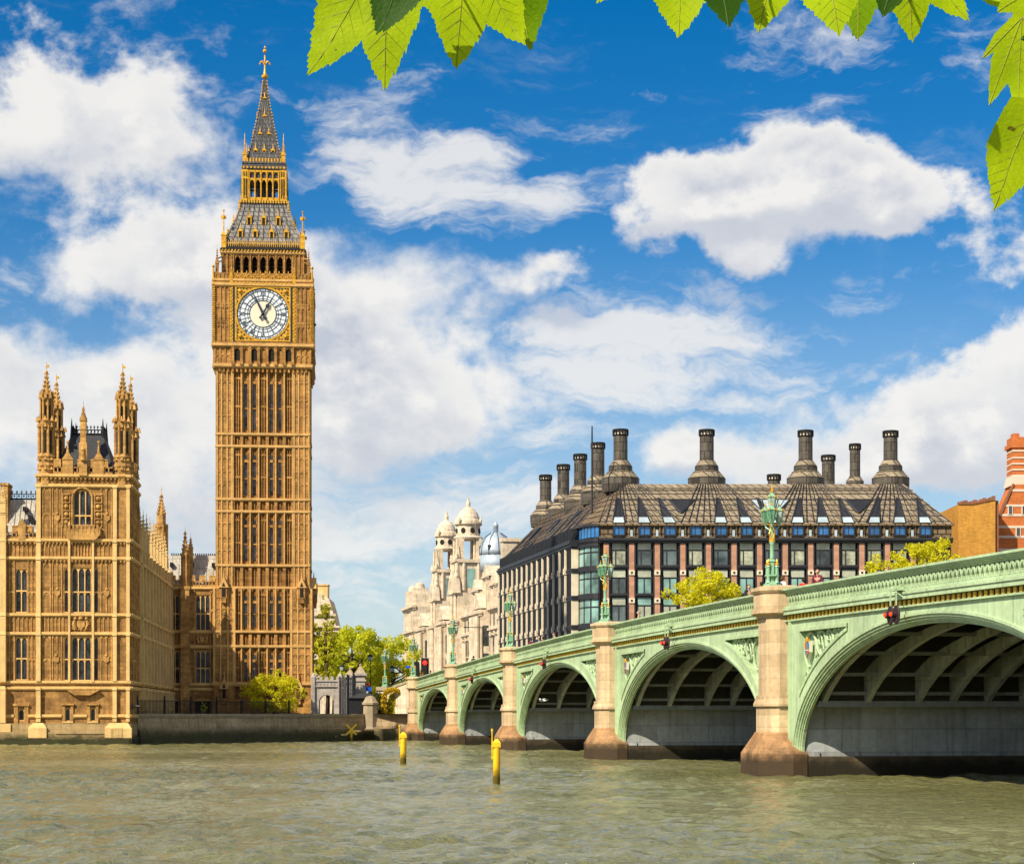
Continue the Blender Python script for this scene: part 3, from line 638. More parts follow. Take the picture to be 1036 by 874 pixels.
    for q in range(22): k.box(ul(172+2.2*q)-.07, ul(172+2.2*q)+.07, 2.5, 2.65, zl(560), zl(558.3))
    for px, py in ((172.5, 570), (193.5, 570), (215, 570)): k.box(ul(px)-.2, ul(px)+.2, 1.2, 2.4, zl(py)-.35, zl(py)+.2)
    T.part('roof_vent', k, M_BLACK, rf)
    return T
build_palace()

# ------------------------------------------------------------------ clock tower
def build_tower():
    cu, cf = 12.13, 45.5+6.05
    o = pal(cu, cf); T = Thing('clock_tower', (*o, 3.4), 'tall golden gothic clock tower with white dial and iron spire', 'clock tower')
    B0 = frame((*o, 0), UX, FX); S = .1297
    _ys = [40, 80, 162, 172, 207, 250, 252]; _hs = [0, .2, 2.4, 2.9, 3.1, 5.3, 6.05]
    def Z(y): return CAMZ+(725-y)*(258.4-float(np.interp(y, _ys, _hs)))/F      # photo row -> height, by the set-back of each stage
    FM = [B0 @ Matrix.Rotation(k*math.pi/2, 4, 'Z') for k in range(4)]
    H = 6.05; bay = 1.11
    bands = [(439.4, 451.7), (505.3, 517.6), (572, 594.5), (639, 653.8)]
    panels = [(372.5, 439.4), (451.7, 505.3), (517.6, 572)]; low = [(594.5, 639), (653.8, 691.6)]
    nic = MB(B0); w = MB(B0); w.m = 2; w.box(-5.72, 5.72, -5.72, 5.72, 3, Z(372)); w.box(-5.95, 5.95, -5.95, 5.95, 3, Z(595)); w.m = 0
    for M in FM:
        w.M = M
        for y1, y0 in panels+low:
            z0, z1 = Z(y0)+.15, Z(y1)-.15; yy = -5.72 if y0 < 590 else -5.95
            for i in range(8):
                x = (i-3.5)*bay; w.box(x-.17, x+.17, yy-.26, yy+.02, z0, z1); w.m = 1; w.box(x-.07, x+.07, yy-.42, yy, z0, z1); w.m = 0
            for i in range(-3, 4):
                x = i*bay; w.arch_head(x-.385, x+.385, z1-.75, z1, yy-.2, yy)
                if i in (-3, 0, 3):
                    for s in (-.16, .16): w.box(x+s-.05, x+s+.05, yy-.14, yy, z0, z1)
                    for f in (.42, .86): w.box(x-.385, x+.385, yy-.16, yy, z0+(z1-z0)*f-.12, z0+(z1-z0)*f+.12)
                else:
                    for s in (-.27, .27): w.box(x+s-.06, x+s+.06, yy-.16, yy, z0, z1)
                    w.box(x-.385, x+.385, yy-.16, yy, z1-1.9, z1-1.55); w.box(x-.385, x+.385, yy-.12, yy, z0+(z1-z0)*.38, z0+(z1-z0)*.38+.15)
        for y1, y0 in bands:
            z0, z1 = Z(y0), Z(y1); yy = -5.72 if y1 < 600 else -5.95
            for i in range(8): x = (i-3.5)*bay; w.box(x-.2, x+.2, yy-.30, yy+.02, z0, z1)
            for i in range(-3, 4): w.arch_head(i*bay-.36, i*bay+.36, z1-.6, z1-.1, yy-.2, yy); w.box(i*bay-.05, i*bay+.05, yy-.1, yy, z0, z1-.4)
            h2 = 6.12 if y1 < 580 else 6.4
            for z in (z0, z1): string(w, -h2, h2, z, -h2+.2, .28, .3)
        string(w, -6.5, 6.5, Z(691.6), -6.3, .3, .4); w.box(-6.55, 6.55, -6.5, -5.9, 3, 5.0); w.taper(-6.55, 6.55, -6.5, -5.9, 5.0, 5.3, .98)
        # gablets at the corner turret feet; niche shade is put in as dark plates
        for x, py in ((-5.05, 594), (5.05, 594), (-5.0, 696), (4.6, 696)):
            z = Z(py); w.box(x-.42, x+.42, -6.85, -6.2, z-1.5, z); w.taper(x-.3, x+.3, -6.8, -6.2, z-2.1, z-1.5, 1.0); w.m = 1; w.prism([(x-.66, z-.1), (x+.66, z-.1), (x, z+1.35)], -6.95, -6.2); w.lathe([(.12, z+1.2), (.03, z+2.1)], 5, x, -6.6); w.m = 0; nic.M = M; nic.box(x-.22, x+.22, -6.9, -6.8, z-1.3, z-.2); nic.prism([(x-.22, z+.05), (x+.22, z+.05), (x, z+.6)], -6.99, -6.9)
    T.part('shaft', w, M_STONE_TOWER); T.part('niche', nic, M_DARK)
    # corner turrets of the shaft
    for sx in (-1, 1):
        for sy in (-1, 1):
            t = MB(B0); c = (sx*5.0, sy*5.0)
            t.box(c[0]-1.02, c[0]+1.02, c[1]-1.02, c[1]+1.02, Z(594), Z(372)); t.box(c[0]-1.35, c[0]+1.35, c[1]-1.35, c[1]+1.35, 3, Z(594)-.2)
            for M_ in FM:
                for dx in (-1.0, -.36, .36, 1.0):
                    for (z0, z1, k) in [(Z(b)+.15, Z(a)-.15, 0) for a, b in panels+[(439.4, 451.7), (505.3, 517.6), (572, 594.5)]]+[(Z(b)+.1, Z(a)-.1, .33) for a, b in low+[(639, 653.8)]]:
                        t.M = B0 @ Matrix.Translation((c[0], c[1], 0)) @ Matrix.Rotation(FM.index(M_)*math.pi/2, 4, 'Z')
                        wd = .13 if abs(dx) > .9 else .08; t.m = 1
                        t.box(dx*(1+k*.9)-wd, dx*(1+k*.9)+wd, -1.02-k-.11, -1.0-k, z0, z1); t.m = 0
                for a, b in panels+low:
                    k = 0 if b < 590 else .33
                    for f in (.28, .52, .78):
                        z = Z(b)+(Z(a)-Z(b))*f; t.box(-1.0, 1.0, -1.1-k, -1.0-k, z-.06, z+.06)
                        for dx in (-.68, 0, .68): t.arch_head(dx*(1+k*.9)-.24, dx*(1+k*.9)+.24, z-.4, z-.06, -1.08-k, -1.02-k)
            T.part('corner_turret', t, M_STONE_TOWER)
    # slit windows
    for M in FM:
        for y1, y0 in panels+low:
            z0, z1 = Z(y0)+.6, Z(y1)-2.1 if y1 < 380 else Z(y1)-1.1; yy = -5.72 if y0 < 590 else -5.95
            for i in (-2, -1, 1, 2):
                g = MB(M); g.box(i*bay-.21, i*bay+.21, yy-.05, yy-.01, z0, z1); T.part('slit_window', g, M_GLASS)
    # corbelled arcade below the dials
    w = MB(B0)
    sq = lambda h, z: [(-h,-h,z),(h,-h,z),(h,h,z),(-h,h,z)]
    w.loft([sq(5.9, Z(376)), sq(6.3, Z(371)), sq(6.3, Z(368)), sq(6.28, Z(352)), sq(6.62, Z(350)), sq(6.62, Z(347))])
    for M in FM:
        w.M = M
        string(w, -6.45, 6.45, Z(370.5), -6.25, .3, .4); string(w, -6.6, 6.6, Z(350), -6.4, .3, .35)
        dentils(w, -5.9, 5.9, Z(377), Z(372), -6.0, .3, .55, .25)
        for i in range(8):
            x = (i-3.5)*bay; w.box(x-.17, x+.17, -6.62, -6.25, Z(367), Z(352)); w.taper(x-.22, x+.22, -6.7, -6.25, Z(370), Z(367), 1.0)
        for i in range(-3, 4): w.arch_head(i*bay-.38, i*bay+.38, Z(357), Z(353), -6.5, -6.28)
        for s in (-1, 1): blind(w, min(s*4.2, s*6.2), max(s*4.2, s*6.2), Z(367), Z(353), 3, -6.28, .12, .14, True, Z(360))
    T.part('corbelled_arcade', w, M_STONE_TOWER)
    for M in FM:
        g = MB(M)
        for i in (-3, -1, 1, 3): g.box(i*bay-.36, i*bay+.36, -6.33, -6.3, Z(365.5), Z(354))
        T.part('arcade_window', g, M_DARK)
    # clock stage
    w = MB(B0); w.box(-6.2, 6.2, -6.2, 6.2, Z(347), Z(286))
    for sx in (-1, 1):
        for sy in (-1, 1): w.box(sx*5.35-1.0, sx*5.35+1.0, sy*5.35-1.0, sy*5.35+1.0, Z(350), Z(286))
    for M in FM:
        w.M = M
        for s in (-1, 1):
            for x in (4.42, 4.95, 5.5, 6.2): w.box(s*x-.1, s*x+.1, -6.47, -6.2, Z(347), Z(290))
            for py in (311, 330):
                for x in (4.68, 5.22, 5.85): w.prism([(s*x-.2, Z(py)), (s*x, Z(py)-.3), (s*x+.2, Z(py)), (s*x, Z(py)+.3)], -6.45, -6.3); w.prism([(s*x-.2, Z(py-3)), (s*x, Z(py-3)-.3), (s*x+.2, Z(py-3)), (s*x, Z(py-3)+.3)], -6.45, -6.3)
            for x in (4.68, 5.22, 5.85): w.arch_head(s*x-.24, s*x+.24, Z(294.5), Z(291), -6.44, -6.3)
        string(w, -6.55, 6.55, Z(289), -6.35, .3, .4); string(w, -6.5, 6.5, Z(284.5), -6.3, .25, .3); w.box(-6.35, 6.35, -6.35, -6.0, Z(286), Z(277))
        blind(w, 3.6, 6.1, Z(284), Z(277.5), 5, -6.35, .08, .1); blind(w, -6.1, -3.6, Z(284), Z(277.5), 5, -6.35, .08, .1)
    for sx in (-1, 1):
        for sy in (-1, 1):
            w.M = B0; pinnacle(w, sx*5.95, sy*5.95, Z(278), Z(254), .42, .07)
            for dz in (266, 262): w.tube([(sx*5.9, sy*5.9, Z(dz)), (sx*5.2, sy*5.2, Z(dz-3))], .09, 5)
    T.part('clock_stage', w, M_STONE_TOWER)
    gl = MB(B0)
    for M in FM:
        gl.M = M
        for s in (-1, 1):
            x = s*4.08; gl.box(x-.2, x+.2, -6.44, -6.3, Z(349), Z(288)); 
            n = 34
            for i in range(n): z = Z(349)+(Z(288)-Z(349))*(i+.5)/n; xx = x+(.1 if i % 2 else -.1); gl.box(xx-.09, xx+.09, -6.52, -6.42, z-.1, z+.1)
            pinnacle(gl, x, -6.4, Z(288), Z(272), .36, .06)
            # gilded crests up the outer corners
            for i in range(30): z = Z(352)+(Z(284)-Z(352))*(i+.5)/30; gl.box(s*6.36-.1, s*6.36+.14, -6.6, -6.42, z-.1, z+.1); gl.box(s*6.55-.05, s*6.55+.1, -6.5, -6.2, z-.06, z+.06)
            gl.sphere((s*6.4, -6.4, Z(271)), .2, 8, 6); gl.lathe([(.16, Z(284)), (.1, Z(272))], 6, s*6.4, -6.4)
        gl.box(-4.3, 4.3, -6.5, -6.3, Z(351), Z(349)); gl.box(-4.1, 4.1, -6.58, -6.4, Z(350.6), Z(349.4))
        dentils(gl, -4.2, 4.2, Z(288.4), Z(286.6), -6.55, .12, .5, .28); lattice(gl, -4.0, 4.0, Z(284.5), Z(277.5), -6.36, .1)
        for i in range(14): gl.box(-3.9+i*.6-.06, -3.9+i*.6+.06, -6.42, -6.3, Z(277.5), Z(275))
    T.part('gilt_ornament', gl, M_GILT)
    # dials
    M_OPAL = pmat('opal_glass', (.74, .80, .86), .35, .06, 2.5, spec=.5); M_DIALC = pmat('dial_centre', (.80, .72, .56), .4, .14, 6.0)
    M_DIALK = pmat('dial_ironwork', (.022, .035, .06), .5, .2, 2)
    for M in FM:
        cz = Z(318.2); Rr = 3.36; f = MB(M)
        f.lathe([(0.01, 0)], 3) if False else None
        n = 64
        ring = [(Rr*math.cos(2*math.pi*k/n), Rr*math.sin(2*math.pi*k/n)) for k in range(n)]
        f.add([(a, -6.34, cz+b) for a, b in ring], [tuple(range(n))])
        dial = T.part('clock_face', f, M_OPAL)
        def annulus(mb, r0, r1, y, y2=None, n=64):
            vs = []; fs = []
            for k in range(n):
                a = 2*math.pi*k/n; c, s = math.cos(a), math.sin(a)
                vs += [(r0*c, y, cz+r0*s), (r1*c, y, cz+r1*s), (r1*c, y+.06, cz+r1*s), (r0*c, y+.06, cz+r0*s)]
            for k in range(n):
                b, e = 4*k, 4*((k+1) % n); fs += [(b, b+1, e+1, e), (b+1, b+2, e+2, e+1), (b+3, b, e, e+3)]
            mb.add(vs, fs)
        c = MB(M); c.add([(a*.50, -6.355, cz+b*.50) for a, b in ring], [tuple(range(n))]); T.part('dial_centre', c, M_DIALC, dial)
        k = MB(M)
        for r0, r1 in ((Rr*.975, Rr*1.0), (Rr*.885, Rr*.905), (Rr*.70, Rr*.715), (Rr*.505, Rr*.53)): annulus(k, r0, r1, -6.40)
        def bar(mb, x0, z0, x1, z1, wd, y0=-6.41, y1=-6.35):
            dx, dz = x1-x0, z1-z0; l = math.hypot(dx, dz); px, pz = -dz/l*wd/2, dx/l*wd/2
            mb.prism([(x0+px, z0+pz), (x0-px, z0-pz), (x1-px, z1-pz), (x1+px, z1+pz)], y0, y1)
        nums = ['XII', 'I', 'II', 'III', 'IV', 'V', 'VI', 'VII', 'VIII', 'IX', 'X', 'XI']
        for h in range(60):
            a = 2*math.pi*h/60; s, co = math.sin(a), math.cos(a)
            if h % 5: bar(k, Rr*.90*s, cz+Rr*.90*co, Rr*.98*s, cz+Rr*.98*co, .05)
            else:
                bar(k, Rr*.52*s, cz+Rr*.52*co, Rr*.71*s, cz+Rr*.71*co, .10)
                txt = nums[h//5]; sw = {'I': .17, 'V': .34, 'X': .34}; tot = sum(sw[q] for q in txt); x = -tot/2; r0, r1 = Rr*.73, Rr*.875
                def pt(tx, r): return (tx*co+r*s, cz - tx*s + r*co)
                for q in txt:
                    m = x+sw[q]/2
                    if q == 'I': bar(k, *pt(m, r0), *pt(m, r1), .06)
                    elif q == 'V': bar(k, *pt(m-.13, r1), *pt(m, r0), .065); bar(k, *pt(m+.13, r1), *pt(m, r0), .05)
                    else: bar(k, *pt(m-.13, r1), *pt(m+.13, r0), .065); bar(k, *pt(m+.13, r1), *pt(m-.13, r0), .05)
                    x += sw[q]
        for h in range(12):
            a = 2*math.pi*(h+.5)/12; s, co = math.sin(a), math.cos(a); bar(k, Rr*.53*s, cz+Rr*.53*co, Rr*.98*s, cz+Rr*.98*co, .025); 
            for q in (-.25, .25): bar(k, Rr*.6*math.sin(a+q), cz+Rr*.6*math.cos(a+q), Rr*.6*math.sin(a), cz+Rr*.68*co if False else cz+Rr*.6*math.cos(a), .03)
        T.part('dial_numerals', k, M_DIALK, dial)
        # gilt square with round opening, corner bosses, black outer line
        s_ = MB(M); hs = 3.62; n4 = 64; vs = []; fs = []
        for q in range(n4):
            a = 2*math.pi*q/n4; ca, sa = math.cos(a), math.sin(a); m = hs/max(abs(ca), abs(sa)); ri = Rr*1.045
            vs += [(ri*ca, -6.42, cz+ri*sa), (m*ca, -6.42, cz+m*sa), (ri*ca, -6.30, cz+ri*sa)]
        for q in range(n4): b, e = 3*q, 3*((q+1) % n4); fs += [(b, b+1, e+1, e), (b, e, e+2, b+2)]
        s_.add(vs, fs); annulus(s_, Rr*1.0, Rr*1.06, -6.50)
        for a in (-1, 1):
            s_.box(a*3.5-.1, a*3.5+.1, -6.52, -6.4, cz-3.6, cz+3.6); s_.box(-3.4, 3.4, -6.52, -6.4, cz+a*3.5-.1, cz+a*3.5+.1)
            for b in (-1, 1): s_.sphere((a*2.95, -6.46, cz+b*2.95), .28, 10, 6)
        T.part('gilt_surround', s_, M_GILT, dial)
        bl = MB(M)
        for a in (-1, 1):
            bl.box(a*3.72-.1, a*3.72+.1, -6.46, -6.2, cz-3.82, cz+3.82); bl.box(-3.62, 3.62, -6.46, -6.2, cz+a*3.72-.1, cz+a*3.72+.1)
            for b in (-1, 1):
                for (dx, dz) in ((2.1, 3.22), (3.22, 2.1), (2.5, 3.25), (3.25, 2.5), (2.42, 2.78), (2.78, 2.42), (3.28, 3.28), (2.9, 3.3), (3.3, 2.9), (1.6, 3.3), (3.3, 1.6)): bl.prism([(a*dx-.14, cz+b*dz), (a*dx, cz+b*dz-.14), (a*dx+.14, cz+b*dz), (a*dx, cz+b*dz+.14)], -6.45, -6.42)
        T.part('dial_border', bl, M_DIALK, dial)
        mh = MB(M); a = R(-25.5); s, co = math.sin(a), math.cos(a)
        def hand(mb, ang, prof, y):       # prof: (distance along, half width)
            s, co = math.sin(ang), math.cos(ang)
            L_ = [(d*s+wd*co, cz+d*co-wd*s) for d, wd in prof]; R_ = [(d*s-wd*co, cz+d*co+wd*s) for d, wd in prof]
            mb.prism(L_+R_[::-1], y, y+.05)
        hand(mh, R(-25.5), [(-.95, .13), (-.7, .2), (-.5, .1), (0, .14), (1.2, .11), (2.6, .06), (3.05, .02)], -6.68); mh.sphere((0, -6.66, cz), .2, 10, 6); T.part('minute_hand', mh, M_DIALK, dial)
        hh = MB(M); hand(hh, R(31), [(-.75, .1), (-.6, .2), (-.4, .1), (0, .16), (.9, .10), (1.05, .22), (1.25, .25), (1.5, .12), (1.72, .02)], -6.58); T.part('hour_hand', hh, M_DIALK, dial)
    # belfry: seven louvred openings a side
    w = MB(B0); Hb = 5.3
    for M in FM:
        w.M = M
        holes = [(i*bay-.33, i*bay+.33, Z(276), Z(258.5)) for i in range(-3, 4)]
        w.skin(-Hb, Hb, Z(278), Z(254), holes, -Hb, .7)
        for i in range(-3, 4): w.arch_head(i*bay-.33, i*bay+.33, Z(263), Z(258.3), -Hb-.05, -Hb+.2)
        for i in range(8): x = (i-3.5)*bay; w.box(x-.09, x+.09, -Hb-.16, -Hb, Z(277), Z(257)); w.prism([(x-.55, Z(257.5)), (x, Z(255)), (x+.55, Z(257.5)), (x, Z(256.2))], -Hb-.1, -Hb)
        for s in (-1, 1):
            for x in (4.15, 4.7, 5.25): w.box(s*x-.08, s*x+.08, -Hb-.12, -Hb, Z(278), Z(256))
        string(w, -Hb-.15, Hb+.15, Z(254.5), -Hb, .25, .3)
    T.part('belfry', w, M_STONE_TOWER)
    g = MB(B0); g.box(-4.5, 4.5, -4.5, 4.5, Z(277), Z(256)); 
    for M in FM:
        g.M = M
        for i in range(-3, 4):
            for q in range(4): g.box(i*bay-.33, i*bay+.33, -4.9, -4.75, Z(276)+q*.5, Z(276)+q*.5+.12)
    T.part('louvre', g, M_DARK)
    # cornice, cresting and lower iron roof
    k = MB(B0); k.loft([sq(5.45, Z(253.8)), sq(5.62, Z(251.8)), sq(5.3, Z(250)), sq(5.25, Z(249.5))]); 
    T.part('roof_cornice', k, M_BLACK)
    gl = MB(B0)
    for M in FM:
        gl.M = M; dentils(gl, -5.5, 5.5, Z(253.4), Z(252.2), -5.56, .12, .42, .2)
        n = 40
        for i in range(n+1): x = -5.3+10.6*i/n; gl.box(x-.04, x+.04, -5.36, -5.28, Z(250), Z(244.5 if i % 2 else 243.2))
        gl.box(-5.35, 5.35, -5.37, -5.29, Z(247.2), Z(246.6))
    for sx in (-1, 1):
        for sy in (-1, 1):
            gl.M = B0; x, y = sx*5.15, sy*5.15; gl.box(x-.3, x+.3, y-.3, y+.3, Z(251), Z(240)); gl.taper(x-.36, x+.36, y-.36, y+.36, Z(240), Z(236), .2); gl.lathe([(.09, Z(238)), (.05, Z(216))], 6, x, y); gl.box(x-.33, x+.33, y-.06, y+.06, Z(224.6), Z(221.6)); gl.box(x-.06, x+.06, y-.33, y+.33, Z(224.6), Z(221.6)); gl.sphere((x, y, Z(217)), .14, 6, 5)
    T.part('gilt_cresting', gl, M_GILT)
    prof = [(5.22, 249.5), (4.95, 244), (4.72, 240), (4.2, 231), (3.75, 223), (3.4, 216), (3.16, 210), (3.1, 205)]
    r = MB(B0); r.loft([sq(h, Z(y)) for h, y in prof]); rf = T.part('lower_roof', r, M_IRON_ROOF)
    def hw(y, pr):
        for (h0, y0), (h1, y1) in zip(pr, pr[1:]):
            if y1 <= y <= y0: return h0+(h1-h0)*(y0-y)/(y0-y1)
        return pr[-1][0]
    gl = MB(B0)
    def crest(pr, ys, q):
        for y in ys:
            h = hw(y, pr)+.08
            for sx in (-1, 1):
                for sy in (-1, 1): gl.M = B0; gl.box(sx*h-q, sx*h+q, sy*h-q, sy*h+q, Z(y)-q, Z(y)+q*1.3)
    rl = MB(B0)
    for M in FM:
        rl.M = M
        for fx in (-.8, -.6, -.4, -.2, 0, .2, .4, .6, .8): rl.tube([(fx*h, -h-.03, Z(y)) for h, y in prof], .05, 4)
    T.part('roof_roll', rl, M_SPIRE, rf)
    crest(prof, [246-2.3*i for i in range(18)], .08)
    def dormer(M, x, y0, y1, wd, pr, deep=.55):
        h = hw(y0, pr)+.1; gl = MB(M); dk = MB(M); z0, z1 = Z(y0), Z(y1)-.4
        for s in (-1, 1): gl.box(x+s*wd-.07, x+s*wd+.07, -h, -h+deep, z0, z1)
        gl.prism([(x-wd-.16, z1), (x+wd+.16, z1), (x, z1+wd*2.0)], -h-.05, -h+.12); gl.lathe([(.06, z1+wd*1.8), (.03, z1+wd*2.0+.5)], 5, x, -h)
        dk.box(x-wd, x+wd, -h+.06, -h+deep+.4, z0, z1); o = T.part('dormer', gl, M_GILT); T.part('dormer_opening', dk, M_DARK, o)
    for M in FM:
        for x in (-1.9, 0, 1.9): dormer(M, x, 227.5, 218.5, .26, prof)
        for x in (-3.0, -1.08, 1.08, 3.0): dormer(M, x, 240.5, 232.5, .26, prof)
    # lantern stage
    k = MB(B0); k.loft([sq(3.0, Z(207.5)), sq(3.25, Z(205.5)), sq(3.25, Z(203.5)), sq(2.9, Z(203))]); k.loft([sq(2.85, Z(172)), sq(2.95, Z(170.5)), sq(2.8, Z(167)), sq(2.9, Z(166)), sq(2.7, Z(162))]); k.box(-.9, .9, -.9, .9, Z(203), Z(172)); k.box(-2.7, 2.7, -2.7, 2.7, Z(179.5), Z(172.5))
    T.part('lantern_frame', k, M_SPIRE)
    ln = MB(B0); ldk = MB(B0)
    for sx in (-1, 1):
        for sy in (-1, 1): ln.box(sx*2.55-.42, sx*2.55+.42, sy*2.55-.42, sy*2.55+.42, Z(203), Z(172)); ln.box(sx*2.62-.42, sx*2.62+.42, sy*2.62-.42, sy*2.62+.42, Z(203), Z(198))
    for M in FM:
        ln.M = M
        for s_ in (-1, 1):
            for x in (2.33, 2.62): ldk.M = M; ldk.box(s_*x-.07, s_*x+.07, -3.05, -2.9, Z(201), Z(181)); ldk.box(s_*x-.07, s_*x+.07, -3.0, -2.9, Z(179), Z(174))
        for i in range(6): x = (i-2.5)*.784; ln.box(x-.10, x+.10, -2.9, -2.65, Z(203), Z(172.5)); ln.box(x-.05, x+.05, -2.98, -2.88, Z(203), Z(172.5))
        ln.box(-2.3, 2.3, -2.86, -2.7, Z(182), Z(180.2)); ln.box(-2.3, 2.3, -2.92, -2.7, Z(174.2), Z(172.5)); ln.box(-2.3, 2.3, -2.86, -2.7, Z(203), Z(199.5))
        for i in range(-2, 3): ln.arch_head(i*.784-.27, i*.784+.27, Z(186), Z(182), -2.84, -2.7); ln.arch_head(i*.784-.27, i*.784+.27, Z(177), Z(174), -2.84, -2.7)
        dentils(ln, -3.2, 3.2, Z(206), Z(203), -3.22, .1, .36, .2); dentils(ln, -2.9, 2.9, Z(170.8), Z(169), -2.9, .1, .5, .22); dentils(ln, -2.8, 2.8, Z(165.5), Z(161), -2.72, .1, .4, .2)
        for s in (-1, 1):
            for i in range(3): ln.box(s*3.22-.1, s*3.22+.1, -3.3, -3.1, Z(212-3*i), Z(210-3*i))
    for sx in (-1, 1):
        for sy in (-1, 1): ln.M = B0; pinnacle(ln, sx*2.55, sy*2.55, Z(166), Z(147), .5, .06); ln.lathe([(.07, Z(149)), (.03, Z(137))], 5, sx*2.55, sy*2.55); ln.sphere((sx*2.55, sy*2.55, Z(145)), .13, 6, 4)
    o = T.part('gilt_lantern', ln, M_GILT); T.part('pier_recess_shade', ldk, M_DARK, o)  # dark strips on the corner piers: recess shade put in as colour
    pr2 = [(2.46, 162.5), (2.12, 156), (1.80, 149), (1.28, 131), (.86, 115), (.42, 98), (.2, 82), (.16, 79)]
    s = MB(B0); s.loft([sq(h, Z(y)) for h, y in pr2]); sp = T.part('spire', s, M_SPIRE); rl = MB(B0)
    for M in FM:
        rl.M = M
        for fx in (-.7, -.35, 0, .35, .7): rl.tube([(fx*h, -h-.02, Z(y)) for h, y in pr2[:-2]], .045, 4)
    T.part('spire_roll', rl, M_IRON_ROOF, sp)
    crest(pr2, [160-3.1*i for i in range(26)], .07)
    for M in FM:
        for x in (-1.15, 0, 1.15): dormer(M, x, 153.5, 149.5, .2, pr2, .3)
        for x in (-.58, .58): dormer(M, x, 136, 132.5, .18, pr2, .3)
        dormer(M, 0, 118, 114.5, .17, pr2, .3); dormer(M, 0, 99, 96.5, .14, pr2, .25)
    T.part('crockets', gl, M_GILT, rf)
    fn = MB(B0); fn.lathe([(.17, Z(80)), (.42, Z(78.5)), (.48, Z(76.5)), (.2, Z(75)), (.12, Z(70)), (.11, Z(56))], 8); fn.sphere((0, 0, Z(52)), .27, 10, 8); fn.lathe([(.08, Z(50)), (.2, Z(49)), (.05, Z(47.6)), (.02, Z(46.8))], 8)
    for M in FM[:2]:
        fn.M = M
        for s_ in (-1, 1): fn.tube([(0, 0, Z(66)), (s_*.35, 0, Z(62)), (s_*.6, 0, Z(63.5)), (s_*.72, 0, Z(65.5))], .09, 6); fn.sphere((s_*.42, 0, Z(62.5)), .15, 6, 5); fn.sphere((s_*.68, 0, Z(65)), .12, 6, 5)
    T.part('finial', fn, M_GILT)
build_tower()
